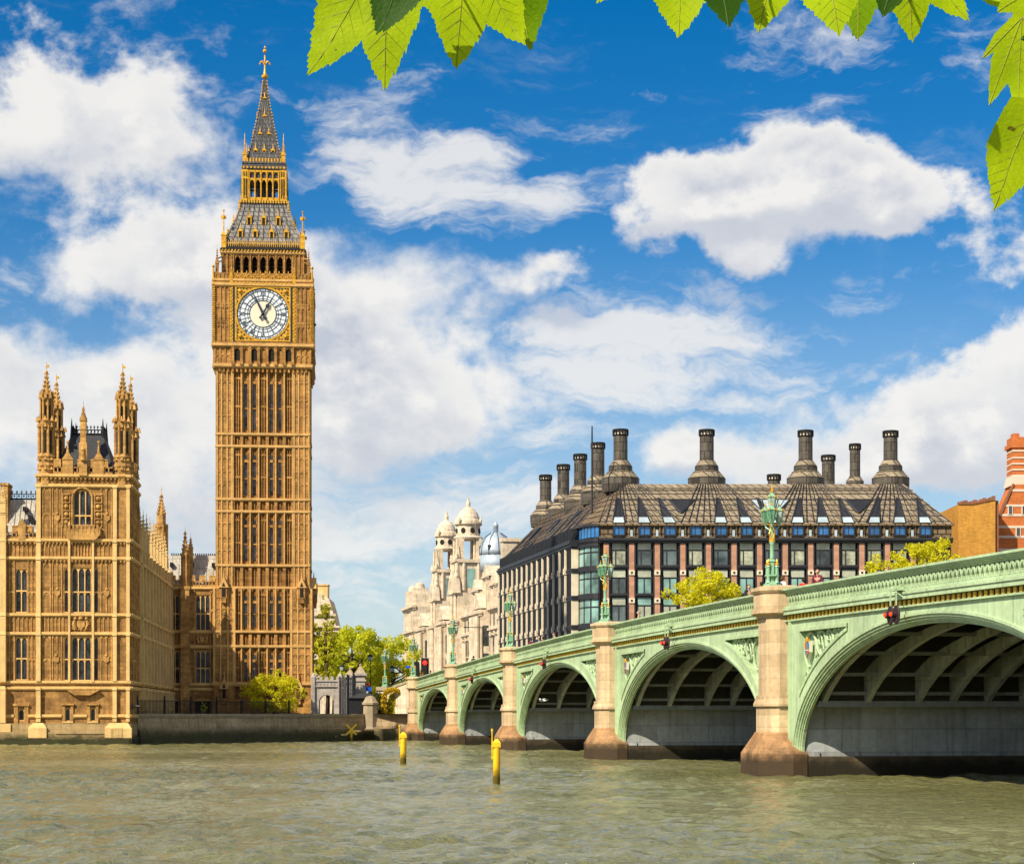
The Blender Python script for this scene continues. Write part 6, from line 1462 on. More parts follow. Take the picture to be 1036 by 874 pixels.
    T.part('dome_rib', r, M_SLATE, o)
M_SLATE_PALE = pmat('grey_slates', (.13, .12, .12), .6, .3, .6, bump=.3, brick=(.5, .35), mortar=.6)
build_offices()

# ------------------------------------------------------------------ red brick building with white bands, ochre party wall
M_OCHRE = pmat('ochre_stock_brick', (.60, .30, .055), .9, .22, .5, bump=.3, brick=(.6, .22), mortar=.75, streak=.2); M_REDBRICK = pmat('red_brick', (.58, .175, .05), .85, .16, .7, bump=.2, brick=(.5, .2), mortar=.8); M_BAND = pmat('white_stone_bands', (.66, .55, .45), .8, .12, 1); M_TILE = pmat('clay_tile', (.25, .10, .05), .8, .3, 1)
def build_brick():
    Y = 296.0; k = Y/F
    def X(px): return (px-518)*k
    def Z(py): return CAMZ+(725-py)*k
    M = frame((0, Y, 0), (1, 0), (0, 1))
    T = Thing('ochre_brick_building', (X(990), Y+6, 3.4), 'plain ochre brick wall block beside the red striped building', 'brick building')
    w = MB(M); w.box(X(969.5), X(1007), 0, 14, 2, Z(510)); w.prism([(X(969.5), Z(510)), (X(1007), Z(510)), (X(1007), Z(505)), (X(988), Z(509))], 0, 14); T.part('wall', w, M_OCHRE)
    c = MB(M); 
    for i in range(12): a = X(969.5)+(X(1007)-X(969.5))*i/12; z = Z(510-5*max(0, (i-4)/8)); c.box(a, a+(X(1007)-X(969.5))/12.4, -.15, .6, z-.05, z+.35+.12*(i % 3))
    T.part('coping', c, M_TILE); s = MB(M); s.box(X(1006.9), X(1011), .4, 12, 2, Z(506)); T.part('side_wall', s, M_TILE)
    T = Thing('red_brick_building', (X(1060), Y+16, 3.4), 'red brick building banded with white stone, gabled, tall striped chimney', 'brick building')
    w = MB(M); y0 = 5.0; kk = (Y+y0)/F
    def X(px): return (px-518)*kk
    def Z(py): return CAMZ+(725-py)*kk
    gp = [(X(1009), 2), (X(1180), 2), (X(1180), Z(545)), (X(1140), Z(490)), (X(1026), Z(490)), (X(1009), Z(528))]
    w.prism(gp, y0, y0+5); T.part('wall', w, M_REDBRICK)
    b = MB(M)
    for py in (496, 511.5, 521, 533, 543, 556): 
        xl = 1026-(py-490)*.45 if py < 528 else 1009
        b.box(X(xl)-.05, X(1142 if py < 500 else 1175), y0-.08, y0+.05, Z(py+1.2), Z(py-1.2))
    T.part('stone_band', b, M_BAND)
    c = MB(M); c.box(X(1026), X(1046), y0+1, y0+4.5, Z(495), Z(441)); c.box(X(1024), X(1048), y0+.8, y0+4.7, Z(452), Z(448)); c.box(X(1027.5), X(1034), y0+1.5, y0+3, Z(441), Z(437)); o = T.part('chimney', c, M_REDBRICK)
    cb = MB(M)
    for py in (455, 462, 468, 474, 480): cb.box(X(1025.7), X(1046.3), y0+.9, y0+4.6, Z(py+1), Z(py-.6))
    cb.prism([(X(1023), Z(491)), (X(1049), Z(491)), (X(1046.5), Z(481)), (X(1025.5), Z(481))], y0+.6, y0+4.8); T.part('stone_band', cb, M_BAND, o)
    for px, py in ((1022, 516), (1036, 516), (1056, 516), (1076, 516), (1030, 538), (1050, 538)):
        f = MB(M); f.box(X(px-2.6), X(px+2.6), y0-.15, y0+.05, Z(py+5), Z(py-5)); o = T.part('window', f, M_BAND); g = MB(M); g.box(X(px-1.6), X(px+1.6), y0-.19, y0-.12, Z(py+4), Z(py-4)); T.part('pane', g, M_SASH, o)
    r = MB(M); r.prism([(X(1007.5), Z(528)), (X(1025), Z(489)), (X(1026), Z(490)), (X(1009), Z(530))], y0-.2, y0+.9); T.part('verge', r, M_TILE)
build_brick()
# far building between the clock tower and the trees
def build_far():
    Y = 420.0; k = Y/F
    def X(px): return (px-518)*k
    def Z(py): return CAMZ+(725-py)*k
    M = frame((0, Y, 0), (1, 0), (0, 1)); T = Thing('far_gabled_building', (X(330), Y+8, 3.4), 'white stepped building with brown chimney beyond the tower trees', 'building')
    w = MB(M); w.box(X(290), X(343), 0, 18, 2, Z(634)); w.prism([(X(318), Z(634)), (X(340), Z(634)), (X(337), Z(620)), (X(333), Z(606)), (X(326), Z(600)), (X(318), Z(600))], 0, 12)
    for py in (634, 622): w.box(X(316), X(344 if py > 630 else 340), -.5, .3, Z(py+1), Z(py-1))
    T.part('wall', w, M_PORT); c = MB(M); c.box(X(319), X(331), 1, 5, Z(606), Z(592)); c.box(X(318.4), X(331.6), .8, 5.2, Z(592), Z(590.5)); T.part('chimney', c, M_STONE_PALE)
    g = MB(M)
    for px in (322, 330, 337): g.box(X(px-1.2), X(px+1.2), -.08, 0, Z(648), Z(639))
    T.part('window', g, M_SASH)
build_far()
# ------------------------------------------------------------------ land and river
GZ = 3.4
def build_land():
    A = pal(-400, 8); Bq = pal(.05, 8.0); 
    pts = [(-4200, A[1]), A, Bq, (-21.0, 245.2), brp(246.5, 0)[:2], brp(246.5, BW)[:2], (60, 262), (600, 300), (4200, 420), (4200, 6000), (-4200, 6000)]
    g = MB(); g.add([(x, y, GZ) for x, y in pts], [tuple(range(len(pts)))])
    M_LAND = pmat('worn_paving_ground', (.16, .15, .12), .9, .25, .2)
    single('ground', g, M_LAND, kind='structure')
build_land()
def build_water():
    xs = np.concatenate([[-3500, -900, -400, -200, -120], np.arange(-78, -24, .5), np.arange(-24, 24, .17), np.arange(24, 80, .5), [120, 200, 400, 900, 3500]])
    ys = np.concatenate([[-1500, -400, -120, -40, 0, 15], 30+np.cumsum(np.linspace(.085, .60, 760)), [300, 340]]); ys = ys[ys < 345]
    Xg, Yg = np.meshgrid(xs, ys); Zg = np.zeros_like(Xg); r = np.random.default_rng(4)
    for i in range(80):
        lam = .42*(3.4/.42)**(i/79.0); a = r.normal(-1.3, .85); kx, ky = 2*np.pi/lam*np.cos(a), 2*np.pi/lam*np.sin(a)
        ph = Xg*kx+Yg*ky+r.uniform(0, 6.28)+1.6*np.sin(Xg*.31*np.cos(a+1)+Yg*.23+r.uniform(0, 6)); Zg += .0066*lam*np.sin(ph)
    Zg *= .75+.45*np.sin(Xg*.05+1.3*np.sin(Yg*.037))*np.sin(Yg*.061+.8*np.sin(Xg*.043))          # calmer and rougher reaches
    fine = (np.abs(Xg) < 82) & (Yg > 25) & (Yg < 285)
    Zg = np.where(fine, Zg, 0.0)
    n, m = Xg.shape; v = np.stack([Xg, Yg, Zg], -1).reshape(-1, 3)
    idx = np.arange(n*m).reshape(n, m); f = np.stack([idx[:-1,:-1], idx[:-1,1:], idx[1:,1:], idx[1:,:-1]], -1).reshape(-1, 4)
    me = bpy.data.meshes.new('river_water'); me.vertices.add(len(v)); me.vertices.foreach_set('co', v.ravel()); me.loops.add(f.size); me.loops.foreach_set('vertex_index', f.ravel().astype(np.int32))
    me.polygons.add(len(f)); me.polygons.foreach_set('loop_start', np.arange(0, f.size, 4, dtype=np.int32)); me.polygons.foreach_set('loop_total', np.full(len(f), 4, dtype=np.int32)); me.polygons.foreach_set('use_smooth', np.ones(len(f), bool)); me.update()
    mt = bpy.data.materials.new('muddy_river'); mt.use_nodes = True; t = NT(mt.node_tree); b = t.N['Principled BSDF']
    tc = t.n('ShaderNodeTexCoord').outputs['Object']
    big = t.noise(t.vmath('MULTIPLY', tc, (.6, 1.6, 1)), .035, 3, .6)
    t.L.new(t.ramp(big, [(.35, (.13, .13, .042)), (.65, (.23, .223, .105))]), b.inputs['Base Color'])
    b.inputs['IOR'].default_value = 1.33; b.inputs['Specular IOR Level'].default_value = .8
    t.L.new(t.math('ADD', .02, t.math('MULTIPLY', big, .05)), b.inputs['Roughness'])
    w1 = t.noise(t.vmath('MULTIPLY', tc, (1.0, 1.5, 1)), 5.5, 5, .62, .2); w2 = t.noise(tc, 1.7, 4, .6, .3)
    bp = t.n('ShaderNodeBump'); bp.inputs['Strength'].default_value = 1.0; bp.inputs['Distance'].default_value = .11
    t.L.new(t.math('ADD', w1, t.math('MULTIPLY', w2, 1.6)), bp.inputs['Height']); t.L.new(bp.outputs[0], b.inputs['Normal'])
    me.materials.append(mt); o = bpy.data.objects.new('river_water', me); C.objects.link(o); o['kind'] = 'structure'
build_water()

# ------------------------------------------------------------------ embankment walls, steps, bollards
W0 = pal(.1, 6.0); W1 = (-18.6, 244.6); W2 = brp(248.6, -.2)[:2]
def seg_frame(a, b):
    d = Vector((b[0]-a[0], b[1]-a[1])); L = d.length; d /= L; return frame((*a, 0), (d.x, d.y), (-d.y, d.x)), L
def build_wall(a, b, label, top, ledge):
    M, L = seg_frame(a, b); o = ((a[0]+b[0])/2, (a[1]+b[1])/2, 0)
    T = Thing('embankment_wall', o, label, 'river wall'); w = MB(M)
    w.add([(0, -.75, -3), (L, -.75, -3), (L, -.45, 1.55), (0, -.45, 1.55), (0, -.2, 1.6), (L, -.2, 1.6), (L, .0, top-.35), (0, .0, top-.35), (0, .7, top-.35), (L, .7, top-.35), (0, .7, -3), (L, .7, -3)], [(0,1,2,3), (3,2,5,4), (4,5,6,7), (7,6,9,8), (0,3,4,7,8,10), (1,11,9,6,5,2)])
    if ledge: w.box(0, L, -1.3, -.3, -3, ledge)
    T.part('wall_face', w, M_WALLSTONE)
    c = MB(M); n = int(L/1.8)
    for i in range(n): c.box(L*i/n+.01, L*(i+1)/n-.01, -.16, .85, top-.35, top-.05+.02*(i % 2)); 
    c.box(0, L, -.08, .75, top-.5, top-.34); T.part('coping', c, M_COPING)
M_COPING = pmat('coping_stone', (.36, .29, .19), .85, .25, 1.2, bump=.3, streak=.3)
build_wall(W0, W1, 'long stained river wall between the palace pavilion and the stone bollard', GZ, 0)
build_wall(W1, W2, 'short pale river wall with ledge between bollard and bridge', GZ, 1.5)
def build_bollard():
    T = Thing('stone_bollard', (*W1, 0), 'squat faceted stone post with pyramid cap on the river wall', 'stone post'); M = TM((*W1, 0)); b = MB(M)
    b.lathe([(1.3, -3), (1.3, 1.2), (.98, 1.7), (.92, 4.6)], 8, .6, .3, .5); b.lathe([(1.1, 4.55), (1.12, 4.8), (.95, 4.9), (.62, 5.5), (.55, 5.55), (.1, 5.7)], 8, .6, .3, .5); T.part('post', b, M_COPING)
    f = MB(M); f.box(-.75, -.45, -.6, -.4, 2.2, 2.7); T.part('plate', f, M_CREAM)
build_bollard()
def build_steps():
    M, L = seg_frame(W0, W1); s = MB(M)
    for i in range(6): s.box(L-9+i*1.15, L-1, -2.2, -.6, -1, .25+i*.22)
    single('river_steps', s, M_WALLSTONE, 'low dark stone steps at the water under the bollard', 'steps')
build_steps()
# iron railing on top of the wall in front of the palace
def build_railing():
    M, L = seg_frame(W0, W1); T = Thing('iron_railing', (*W0, GZ), 'black iron railing along the river wall beside the palace', 'railing'); r = MB(M)
    for i in range(120): x = .5+i*.21; r.box(x-.02, x+.02, .5, .54, GZ-.1, GZ+1.5)
    r.box(.4, 26, .49, .55, GZ+.15, GZ+.2); r.box(.4, 26, .49, .55, GZ+1.35, GZ+1.4); T.part('bars', r, M_BLACK)
    p = MB(M)
    for i in range(7): x = .5+i*4.2; p.box(x-.07, x+.07, .45, .59, GZ-.1, GZ+1.95 if i < 4 else GZ+1.6)
    T.part('posts', p, M_BLACK)
build_railing()
# cctv on the pavilion corner
def build_cctv():
    o = pal(.15, .3); z = zP(715); T = Thing('security_camera', (*o, z), 'small dark camera bracket on the pavilion corner above the water', 'camera'); b = MB(TM((*o, z), PHI)); b.box(0, .5, -.04, .04, -.05, .03); b.tube([(.45, -.1, .1), (.9, -.25, .05)], .13, 8); b.box(-.02, .06, -.2, .2, -.3, .3); T.part('housing', b, M_BLACK)
build_cctv()

# ------------------------------------------------------------------ yellow channel markers
M_YELLOW_CLEAN = pmat('yellow_board_paint', (.92, .58, .015), .45, .1, 2)
M_YELLOW = pmat('yellow_marker_paint', (.88, .53, .015), .45, .16, 2, streak=.3, spec=.4, stain=((.06, .055, .012), .25, .75, .9))
def marker(px, ybase, ytop, wpx, label):
    Y = CAMZ*F/(ybase-725); k = Y/F; x = (px-518)*k; zt = CAMZ+(725-ytop)*k; r = wpx*k/2
    T = Thing('channel_marker', (x, Y, 0), label, 'marker post', 'yellow posts standing in the river'); b = MB(TM((x, Y, 0))); b.smooth = True
    b.lathe([(r, -2), (r, zt-.35), (r*.95, zt-.3)], 14); T.part('post', b, M_YELLOW)
    c = MB(TM((x, Y, 0))); c.box(-r*1.15, r*1.15, -r*1.1, r*1.1, zt-.42, zt-.22); c.taper(-r*1.1, r*1.1, -r, r, zt-.22, zt-.05, .35); c.tube([(-r*1.25, -r*.3, zt-.95), (-r*1.25, -r*.3, zt+.28)], .028, 6); c.tube([(-r*1.25, -r*.3, zt+.28), (-r*1.25, -r*.3, zt+.4)], .05, 6); c.box(-r*1.3, 0, -r*.4, -r*.2, zt-.9, zt-.82); T.part('cap', c, M_YELLOW)
marker(502.4, 793.5, 746, 7.2, 'yellow marker post standing in the river, the nearer and larger one')
marker(408, 773, 739.5, 6.2, 'yellow marker post standing in the river, the farther one by the bridge end')
def build_cross():
    Y = 231.0; k = Y/F; x = (355.5-518)*k; T = Thing('cross_marker', (x, Y, .2), 'yellow saltire topmark on a short post at the river steps', 'marker'); M = TM((x, Y, 0)); p = MB(M); p.lathe([(.14, -1), (.14, 1.3)], 8); T.part('post', p, M_YELLOW)
    c = MB(M); z = 1.5
    for a in (45, 135): ca, sa = math.cos(R(a)), math.sin(R(a)); c.prism([(-.85*ca-.1*sa, z-.85*sa+.1*ca), (-.85*ca+.1*sa, z-.85*sa-.1*ca), (.85*ca+.1*sa, z+.85*sa-.1*ca), (.85*ca-.1*sa, z+.85*sa+.1*ca)], -.1+a*.0005, .06+a*.0005)
    T.part('crossed_boards', c, M_YELLOW_CLEAN)
build_cross()

# ------------------------------------------------------------------ things between the clock tower and the bridge foot
def P(px, py, Y): k = Y/F; return ((px-518)*k, Y, CAMZ+(725-py)*k)
M_GREYSTONE = pmat('grey_gate_stone', (.44, .40, .37), .85, .2, .8, bump=.3, streak=.3, brick=(.9, .4), mortar=.8)
def build_gate():
    Y = 250.5; k = Y/F; M = frame((P(330, 720, Y)[0], Y, GZ), (1, 0), (0, 1)); T = Thing('gateway_arch', (P(330, 720, Y)[0], Y, GZ), 'grey stone gateway arch with battlements beside the clock tower', 'gateway')
    w = MB(M); w.skin(-1.6, 1.7, -.3, 4.2, [(-.95, 1.0, -.3, 2.5)], 0, 1.6); w.arch_head(-.95, 1.0, 1.5, 2.5, -.06, 1.5, 7); w.box(-1.75, 1.85, -.2, .1, 3.5, 3.7); w.box(-1.7, 1.8, -.15, 1.6, 4.2, 4.4)
    for i in range(5): q = MB(M); q.box(-1.6+i*.72, -1.2+i*.72, -.1, .4, 4.4, 4.85); T.part('merlon', q, M_GREYSTONE)
    for i in range(7): w.prism([(-1.4+i*.45, 3.9), (-1.25+i*.45, 3.75), (-1.1+i*.45, 3.9), (-1.25+i*.45, 4.05)], -.08, .02)
    for s in (-1.7, 1.8): w.box(s-.25, s+.25, -.3, .3, -.3, 4.7); w.taper(s-.3, s+.3, -.35, .35, 4.7, 5.4, .1)
    T.part('arch', w, M_GREYSTONE)
build_gate()
def build_gatepier(px0, px1, ytop, ycap, Y, label):
    x0, x1 = P(px0, 0, Y)[0], P(px1, 0, Y)[0]; z1, zt = P(0, ycap, Y)[2], P(0, ytop, Y)[2]; c = ((x0+x1)/2, Y, GZ); T = Thing('gate_pier', c, label, 'gate pier', 'stone gate piers by the hoarding'); b = MB(); h = (x1-x0)/2
    b.box(x0, x1, Y-h, Y+h, GZ-.2, z1); b.box(x0-.15, x1+.15, Y-h-.15, Y+h+.15, z1-.9, z1-.7); b.box(x0-.25, x1+.25, Y-h-.25, Y+h+.25, z1-.15, z1+.12)
    for s in (-1, 1): b.prism([(c[0]-h*.6, z1-2.2), (c[0]+h*.6, z1-2.2), (c[0], z1-1.2)], Y+s*h-.1*(s < 0), Y+s*h+.1*(s > 0))
    T.part('shaft', b, M_GREYSTONE); q = MB(); q.taper(x0-.1, x1+.1, Y-h-.1, Y+h+.1, z1+.12, zt-.3, .12); q.sphere((c[0], Y, zt-.2), .18); T.part('cap', q, M_COPING)
build_gatepier(350, 358.5, 674.5, 684, 250.5, 'narrow grey gate pier with pyramid cap, left of the pair')
build_gatepier(360, 369.5, 671, 682, 249.3, 'broad grey gate pier with pointed cap, right of the pair')
def build_hoarding():
    Y = 247.4; T = Thing('hoarding', (P(355, 0, Y)[0], Y, GZ), 'tall dark grey panel hoarding in front of the gate piers', 'hoarding'); b = MB(); x0, x1 = P(343.5, 0, Y)[0], P(359, 0, Y)[0]
    n = 9
    for i in range(n): a = x0+(x1-x0)*i/n; b.box(a+.02, a+(x1-x0)/n-.02, Y, Y+.12-.05*(i % 2), GZ-.1, P(0, 688-(i % 3)*2-i*.3, Y)[2])
    T.part('panels', b, pmat('dark_grey_panels', (.06, .065, .08), .5, .25, 1, metal=.2))
    p = MB()
    for px, top in ((344, 684), (351.5, 682), (357.5, 680), (359.3, 684)): p.box(P(px, 0, Y)[0]-.1, P(px, 0, Y)[0]+.1, Y-.15, Y, GZ-.1, P(0, top, Y)[2])
    T.part('posts', p, M_BLACK)
    Y = 246.9; T = Thing('kiosk', (P(366, 0, Y)[0], Y, GZ), 'low black kiosk with dark awning beside the hedge', 'kiosk'); b = MB(); x0, x1 = P(353.5, 0, Y)[0], P(377, 0, Y)[0]; z = P(0, 706, Y)[2]
    b.box(x0, x1, Y, Y+1.2, GZ-.1, z); T.part('body', b, M_BLACK); a = MB(); a.prism([(x0-.2, z), (x1+.2, z), (x1+.1, z+.5), (x0+1.2, z+.6)], Y-.3, Y+1.3); T.part('awning', a, pmat('dark_awning', (.05, .05, .055), .6, .3, 1)); 
    s = MB(); s.box(P(371, 0, Y)[0], P(376, 0, Y)[0], Y-.1, Y-.02, GZ, P(0, 709, Y)[2]); T.part('hatch', s, pmat('navy_hatch', (.02, .03, .07), .5, .2, 1))
build_hoarding()
M_SIGNBLUE = pmat('blue_sign_paint', (.01, .09, .55), .4, .1, 2); M_SIGNRED = pmat('red_sign_paint', (.45, .05, .04), .5, .1, 2)
def sign(px, py, w, h, Y, label, mat, post=True, upper=None):
    x, y, z = P(px, py, Y); T = Thing('road_sign', (x, Y, GZ), label, 'sign'); b = MB(); b.box(x-w/2, x+w/2, Y-.06, Y, z-h/2, z+h/2); T.part('panel', b, mat)
    if upper: u = MB(); u.box(x-w*.45, x+w*.2, Y-.06, Y, z+h/2+.1, z+h*.5+h*.8); T.part('upper_panel', u, M_SIGNRED)
    p = MB(); p.tube([(x, Y+.06, GZ-.1), (x, Y+.06, z+h/2)], .06, 6); T.part('post', p, M_BLACK)
sign(373, 696.8, .75*1.0, .62, 258, 'square blue sign with a small red panel above, by the kiosk', M_SIGNBLUE, upper=True)
sign(413, 674.5, .65, .32, 262, 'small blue rectangular sign left of the bridge end lantern', M_SIGNBLUE)
def street_lantern(px, ytop, Y, label):
    x, y, z = P(px, ytop, Y); T = Thing('street_lamp', (x, Y, GZ), label, 'street lamp'); p = MB(); p.lathe([(.2, GZ-.1), (.18, GZ+.8), (.09, GZ+1.0), (.06, z-1.0)], 8, x, Y); T.part('post', p, M_BLACK)
    l = MB(); l.lathe([(.1, z-1.0), (.22, z-.9), (.36, z-.35), (.40, z-.3), (.2, z-.1), (.05, z)], 6, x, Y); o = T.part('lantern', l, M_BLACK); g = MB(); g.lathe([(.235, z-.86), (.355, z-.38)], 6, x, Y); T.part('lantern_glass', g, M_FROST, o)
street_lantern(374.5, 661.5, 266, 'tall slim black lantern post before the green trees')
street_lantern(396.5, 673, 275, 'black lantern post half hidden by trees, right of the triple lantern')
street_lantern(346, 672, 285, 'black lantern post behind the gateway, small among the leaves')
# triple lantern on its own pedestal by the hedge
lx, ly, lz = P(389.5, 694.5, 249.5)
copy_thing(l0, (lx, ly, lz), label='triple lantern on a white pedestal left of the bridge foot')
def build_ramp():
    T = Thing('approach_parapet', (lx+1.5, ly, GZ), 'sloping white stone parapet leading from the pedestal onto the bridge', 'parapet'); a = (lx-.9, ly-.6); b = brp(249.5, -.1)[:2]; M, L = seg_frame(a, b); w = MB(M)
    w.prism([(0, GZ-.2), (L, GZ-.2), (L, ztop(248)-.25), (1.7, lz-.5), (0, lz-.5)], 0, .7); T.part('wall', w, M_PORT)
    c = MB(M); c.prism([(1.6, lz-.5), (L, ztop(248)-.25), (L, ztop(248)+.0), (1.6, lz-.25)], -.12, .8); c.box(-.1, 1.8, -.2, .95, lz-.5, lz-.02); T.part('coping', c, M_COPING)
build_ramp()
def build_signal():
    Y = 250.0; x, y, z = P(430, 667, Y); T = Thing('traffic_light', (x, Y, GZ), 'black traffic light showing red at the bridge end', 'traffic light'); p = MB(); p.tube([(x, Y+.2, GZ), (x, Y+.2, z)], .08, 8); T.part('post', p, M_BLACK)
    b = MB(); b.box(x-.28, x+.28, Y-.2, Y+.15, z-2.3, z); b.box(x-.5, x+.5, Y+.1, Y+.14, z-2.5, z+.2); T.part('housing', b, M_BLACK)
    r = MB(TM((x, Y-.2, z-.42)) @ Matrix.Rotation(R(90), 4, 'X')); r.lathe([(.3, -.02), (.28, .05), (.02, .08)], 14); m = bpy.data.materials.new('red_signal_lens'); m.use_nodes = True; q = m.node_tree.nodes['Principled BSDF']; q.inputs['Base Color'].default_value = (.8, .01, .01, 1); q.inputs['Emission Color'].default_value = (1, .02, .01, 1); q.inputs['Emission Strength'].default_value = 1.2
    T.part('red_lens', r, m); d = MB()
    for dz in (1.15, 1.85): d.box(x-.2, x+.2, Y-.23, Y-.2, z-dz-.2, z-dz+.2)
    T.part('dark_lens', d, M_DARK)
    x, y, z = P(421, 670, 256); T = Thing('traffic_light', (x, 256, GZ), 'dark traffic light seen from behind, left of the red one', 'traffic light'); p = MB(); p.tube([(x, 256, GZ), (x, 256, z)], .08, 8); T.part('post', p, M_BLACK); b = MB(); b.box(x-.35, x+.35, 255.8, 256.15, z-2.2, z); b.taper(x-.5, x+.5, 255.9, 256.0, z-2.3, z+.1, .9); T.part('housing', b, M_BLACK)
build_signal()
def lamp_column(px, ytop, Y, label):
    x, y, z = P(px, ytop, Y); T = Thing('street_lamp', (x, Y, GZ), label, 'street lamp'); p = MB(); p.tube([(x, Y, GZ), (x, Y, z)], .09, 8); T.part('post', p, M_BLACK); a = MB(); a.tube([(x, Y, z-.1), (x-2.6, Y, z-.05)], .06, 6); a.box(x-3.0, x-2.2, Y-.12, Y+.12, z-.16, z-.02); T.part('arm', a, M_BLACK)
lamp_column(488.5, 634, 300, 'plain dark column lamp with a side arm before the white offices')

# a gull gliding low in front of the third arch
def build_gull():
    x, y, z = P(549.5, 708.5, 150); T = Thing('gull', (x, y, z), 'white gull gliding over the water before the third arch', 'bird'); m = MB(TM((x, y, z), R(60))); m.smooth = True
    m.loft([[(a*r_*1.0, b, a2*r_) for a, a2 in ((1,0),(.7,.7),(0,1),(-.7,.7),(-1,0),(-.7,-.7),(0,-1),(.7,-.7))] for b, r_ in ((-.30,.01),(-.24,.035),(-.1,.07),(.05,.075),(.16,.05),(.22,.045),(.27,.03),(.31,.008))])
    for s in (-1, 1):
        W_ = [(0, .08, .02, .16), (.18, .12, .10, .15), (.36, .06, .14, .13), (.55, -.04, .10, .08), (.68, -.12, .05, .02)]
        m.loft([[(s*w, c+h, zz+.012), (s*w, c, zz+.03), (s*w, c-h, zz+.006), (s*w, c, zz-.01)] for w, c, zz, h in W_])
    m.loft([[(-.03,-.26,0),(.03,-.26,0),(.03,-.26,.012),(-.03,-.26,.012)],[(-.08,-.42,0),(.08,-.42,0),(.08,-.42,.01),(-.08,-.42,.01)]])
    T.part('body', m, pmat('white_feathers', (.75, .75, .74), .7, .1, 6)); b = MB(TM((x, y, z), R(60))); b.lathe([(.001, 0), (.001, .001)], 3); b.tube([(0, .30, 0), (0, .36, -.01)], [.014, .004], 5); T.part('beak', b, M_YELLOW)
build_gull()
# ------------------------------------------------------------------ trees
def leaf_cloud(centers, radii, per, size, seed, flat=.0):
    r = np.random.default_rng(seed); V = []; 
    for c, rad in zip(centers, radii):
        n = int(per*(rad**2)); d = r.normal(size=(n, 3)); d /= np.linalg.norm(d, axis=1)[:, None]; q = rad*(r.uniform(.25, 1.0, n)**.55)[:, None]; p = np.array(c)+d*q*np.array([1, 1, .85])
        a = r.normal(size=(n, 3)); a /= np.linalg.norm(a, axis=1)[:, None]; b = np.cross(a, r.normal(size=(n, 3))); b /= np.linalg.norm(b, axis=1)[:, None]
        s = size*r.uniform(.4, 1.35, n)[:, None]; V.append(np.stack([p-a*s*.5, p+b*s*.36, p+a*s*.6, p-b*s*.36], 1))
    return np.concatenate(V).reshape(-1, 3)
def mesh_quads(name, v):
    n = len(v)//4; me = bpy.data.meshes.new(name); me.vertices.add(len(v)); me.vertices.foreach_set('co', v.ravel()); me.loops.add(len(v)); me.loops.foreach_set('vertex_index', np.arange(len(v), dtype=np.int32)); me.polygons.add(n); me.polygons.foreach_set('loop_start', np.arange(0, len(v), 4, dtype=np.int32)); me.polygons.foreach_set('loop_total', np.full(n, 4, dtype=np.int32)); me.update(); return me
M_BARK = pmat('bark', (.09, .065, .04), .9, .3, 2, bump=.5)
M_LEAF_YELLOW = fmat('spring_leaves_yellow', (.48, .48, .014), (.88, .82, .03), (.9, .82, .02), .5); M_LEAF_GREEN = fmat('spring_leaves_green', (.40, .46, .018), (.82, .80, .045), (.85, .85, .03), .5); M_LEAF_OLIVE = fmat('olive_leaves', (.36, .36, .018), (.72, .66, .04), (.75, .7, .03), .5); M_LEAF_DARK = fmat('hedge_leaves', (.06, .06, .015), (.20, .19, .04), (.2, .2, .02), .3)
def tree(name, label, cat, x, y, z0, crown, mat, per=95, size=.42, clumps=80, trunk=.3, seed=1, limbs=9, group=None, crown_bottom=.0, sparse=1.0):
    """crown: (cx, cy, cz, rx, ry, rz) ellipsoid; clumps of leaves on limbs"""
    T = Thing(name, (x, y, z0), label, cat, group); r = np.random.default_rng(seed); cx, cy, cz, rx, ry, rz = crown; cen = []; rad = []
    while len(cen) < clumps:
        d = r.normal(size=3); d /= np.linalg.norm(d); q = r.uniform(.25, 1)**.45; p = (cx+d[0]*q*rx*r.uniform(.85, 1.12), cy+d[1]*q*ry, cz+d[2]*q*rz*r.uniform(.85, 1.1))
        if p[2] < z0+crown_bottom: continue
        cen.append(p); rad.append(min(rx, rz)*r.uniform(.09, .27)*sparse)
    v = leaf_cloud(cen, rad, per, size, seed+50); me = mesh_quads('crown', v-np.array([x, y, z0])); me.materials.append(mat); o = bpy.data.objects.new('crown', me); C.objects.link(o); o.parent = T.root
    t = MB(); top = (cx, cy, cz+rz*.35); t.smooth = True; pts = [(x, y, z0-.3), (x+.1, y, z0+(cz-z0)*.4), (x*.4+cx*.6, y, cz-rz*.3), top]; t.tube(pts, [trunk*1.3, trunk, trunk*.75, trunk*.2], 8)
    order = r.permutation(len(cen))[:limbs]
    for i in order:
        e = Vector(cen[i]); f = r.uniform(.25, .8); s = Vector(pts[1]).lerp(Vector(pts[3]), f); m = s.lerp(e, .5)+Vector((0, 0, -.06*(e-s).length)); t.tube([s, m, e], [trunk*.45, trunk*.28, trunk*.08], 6)
    T.part('trunk', t, M_BARK); return T
def Pc(px, py, Y): return P(px, py, Y)
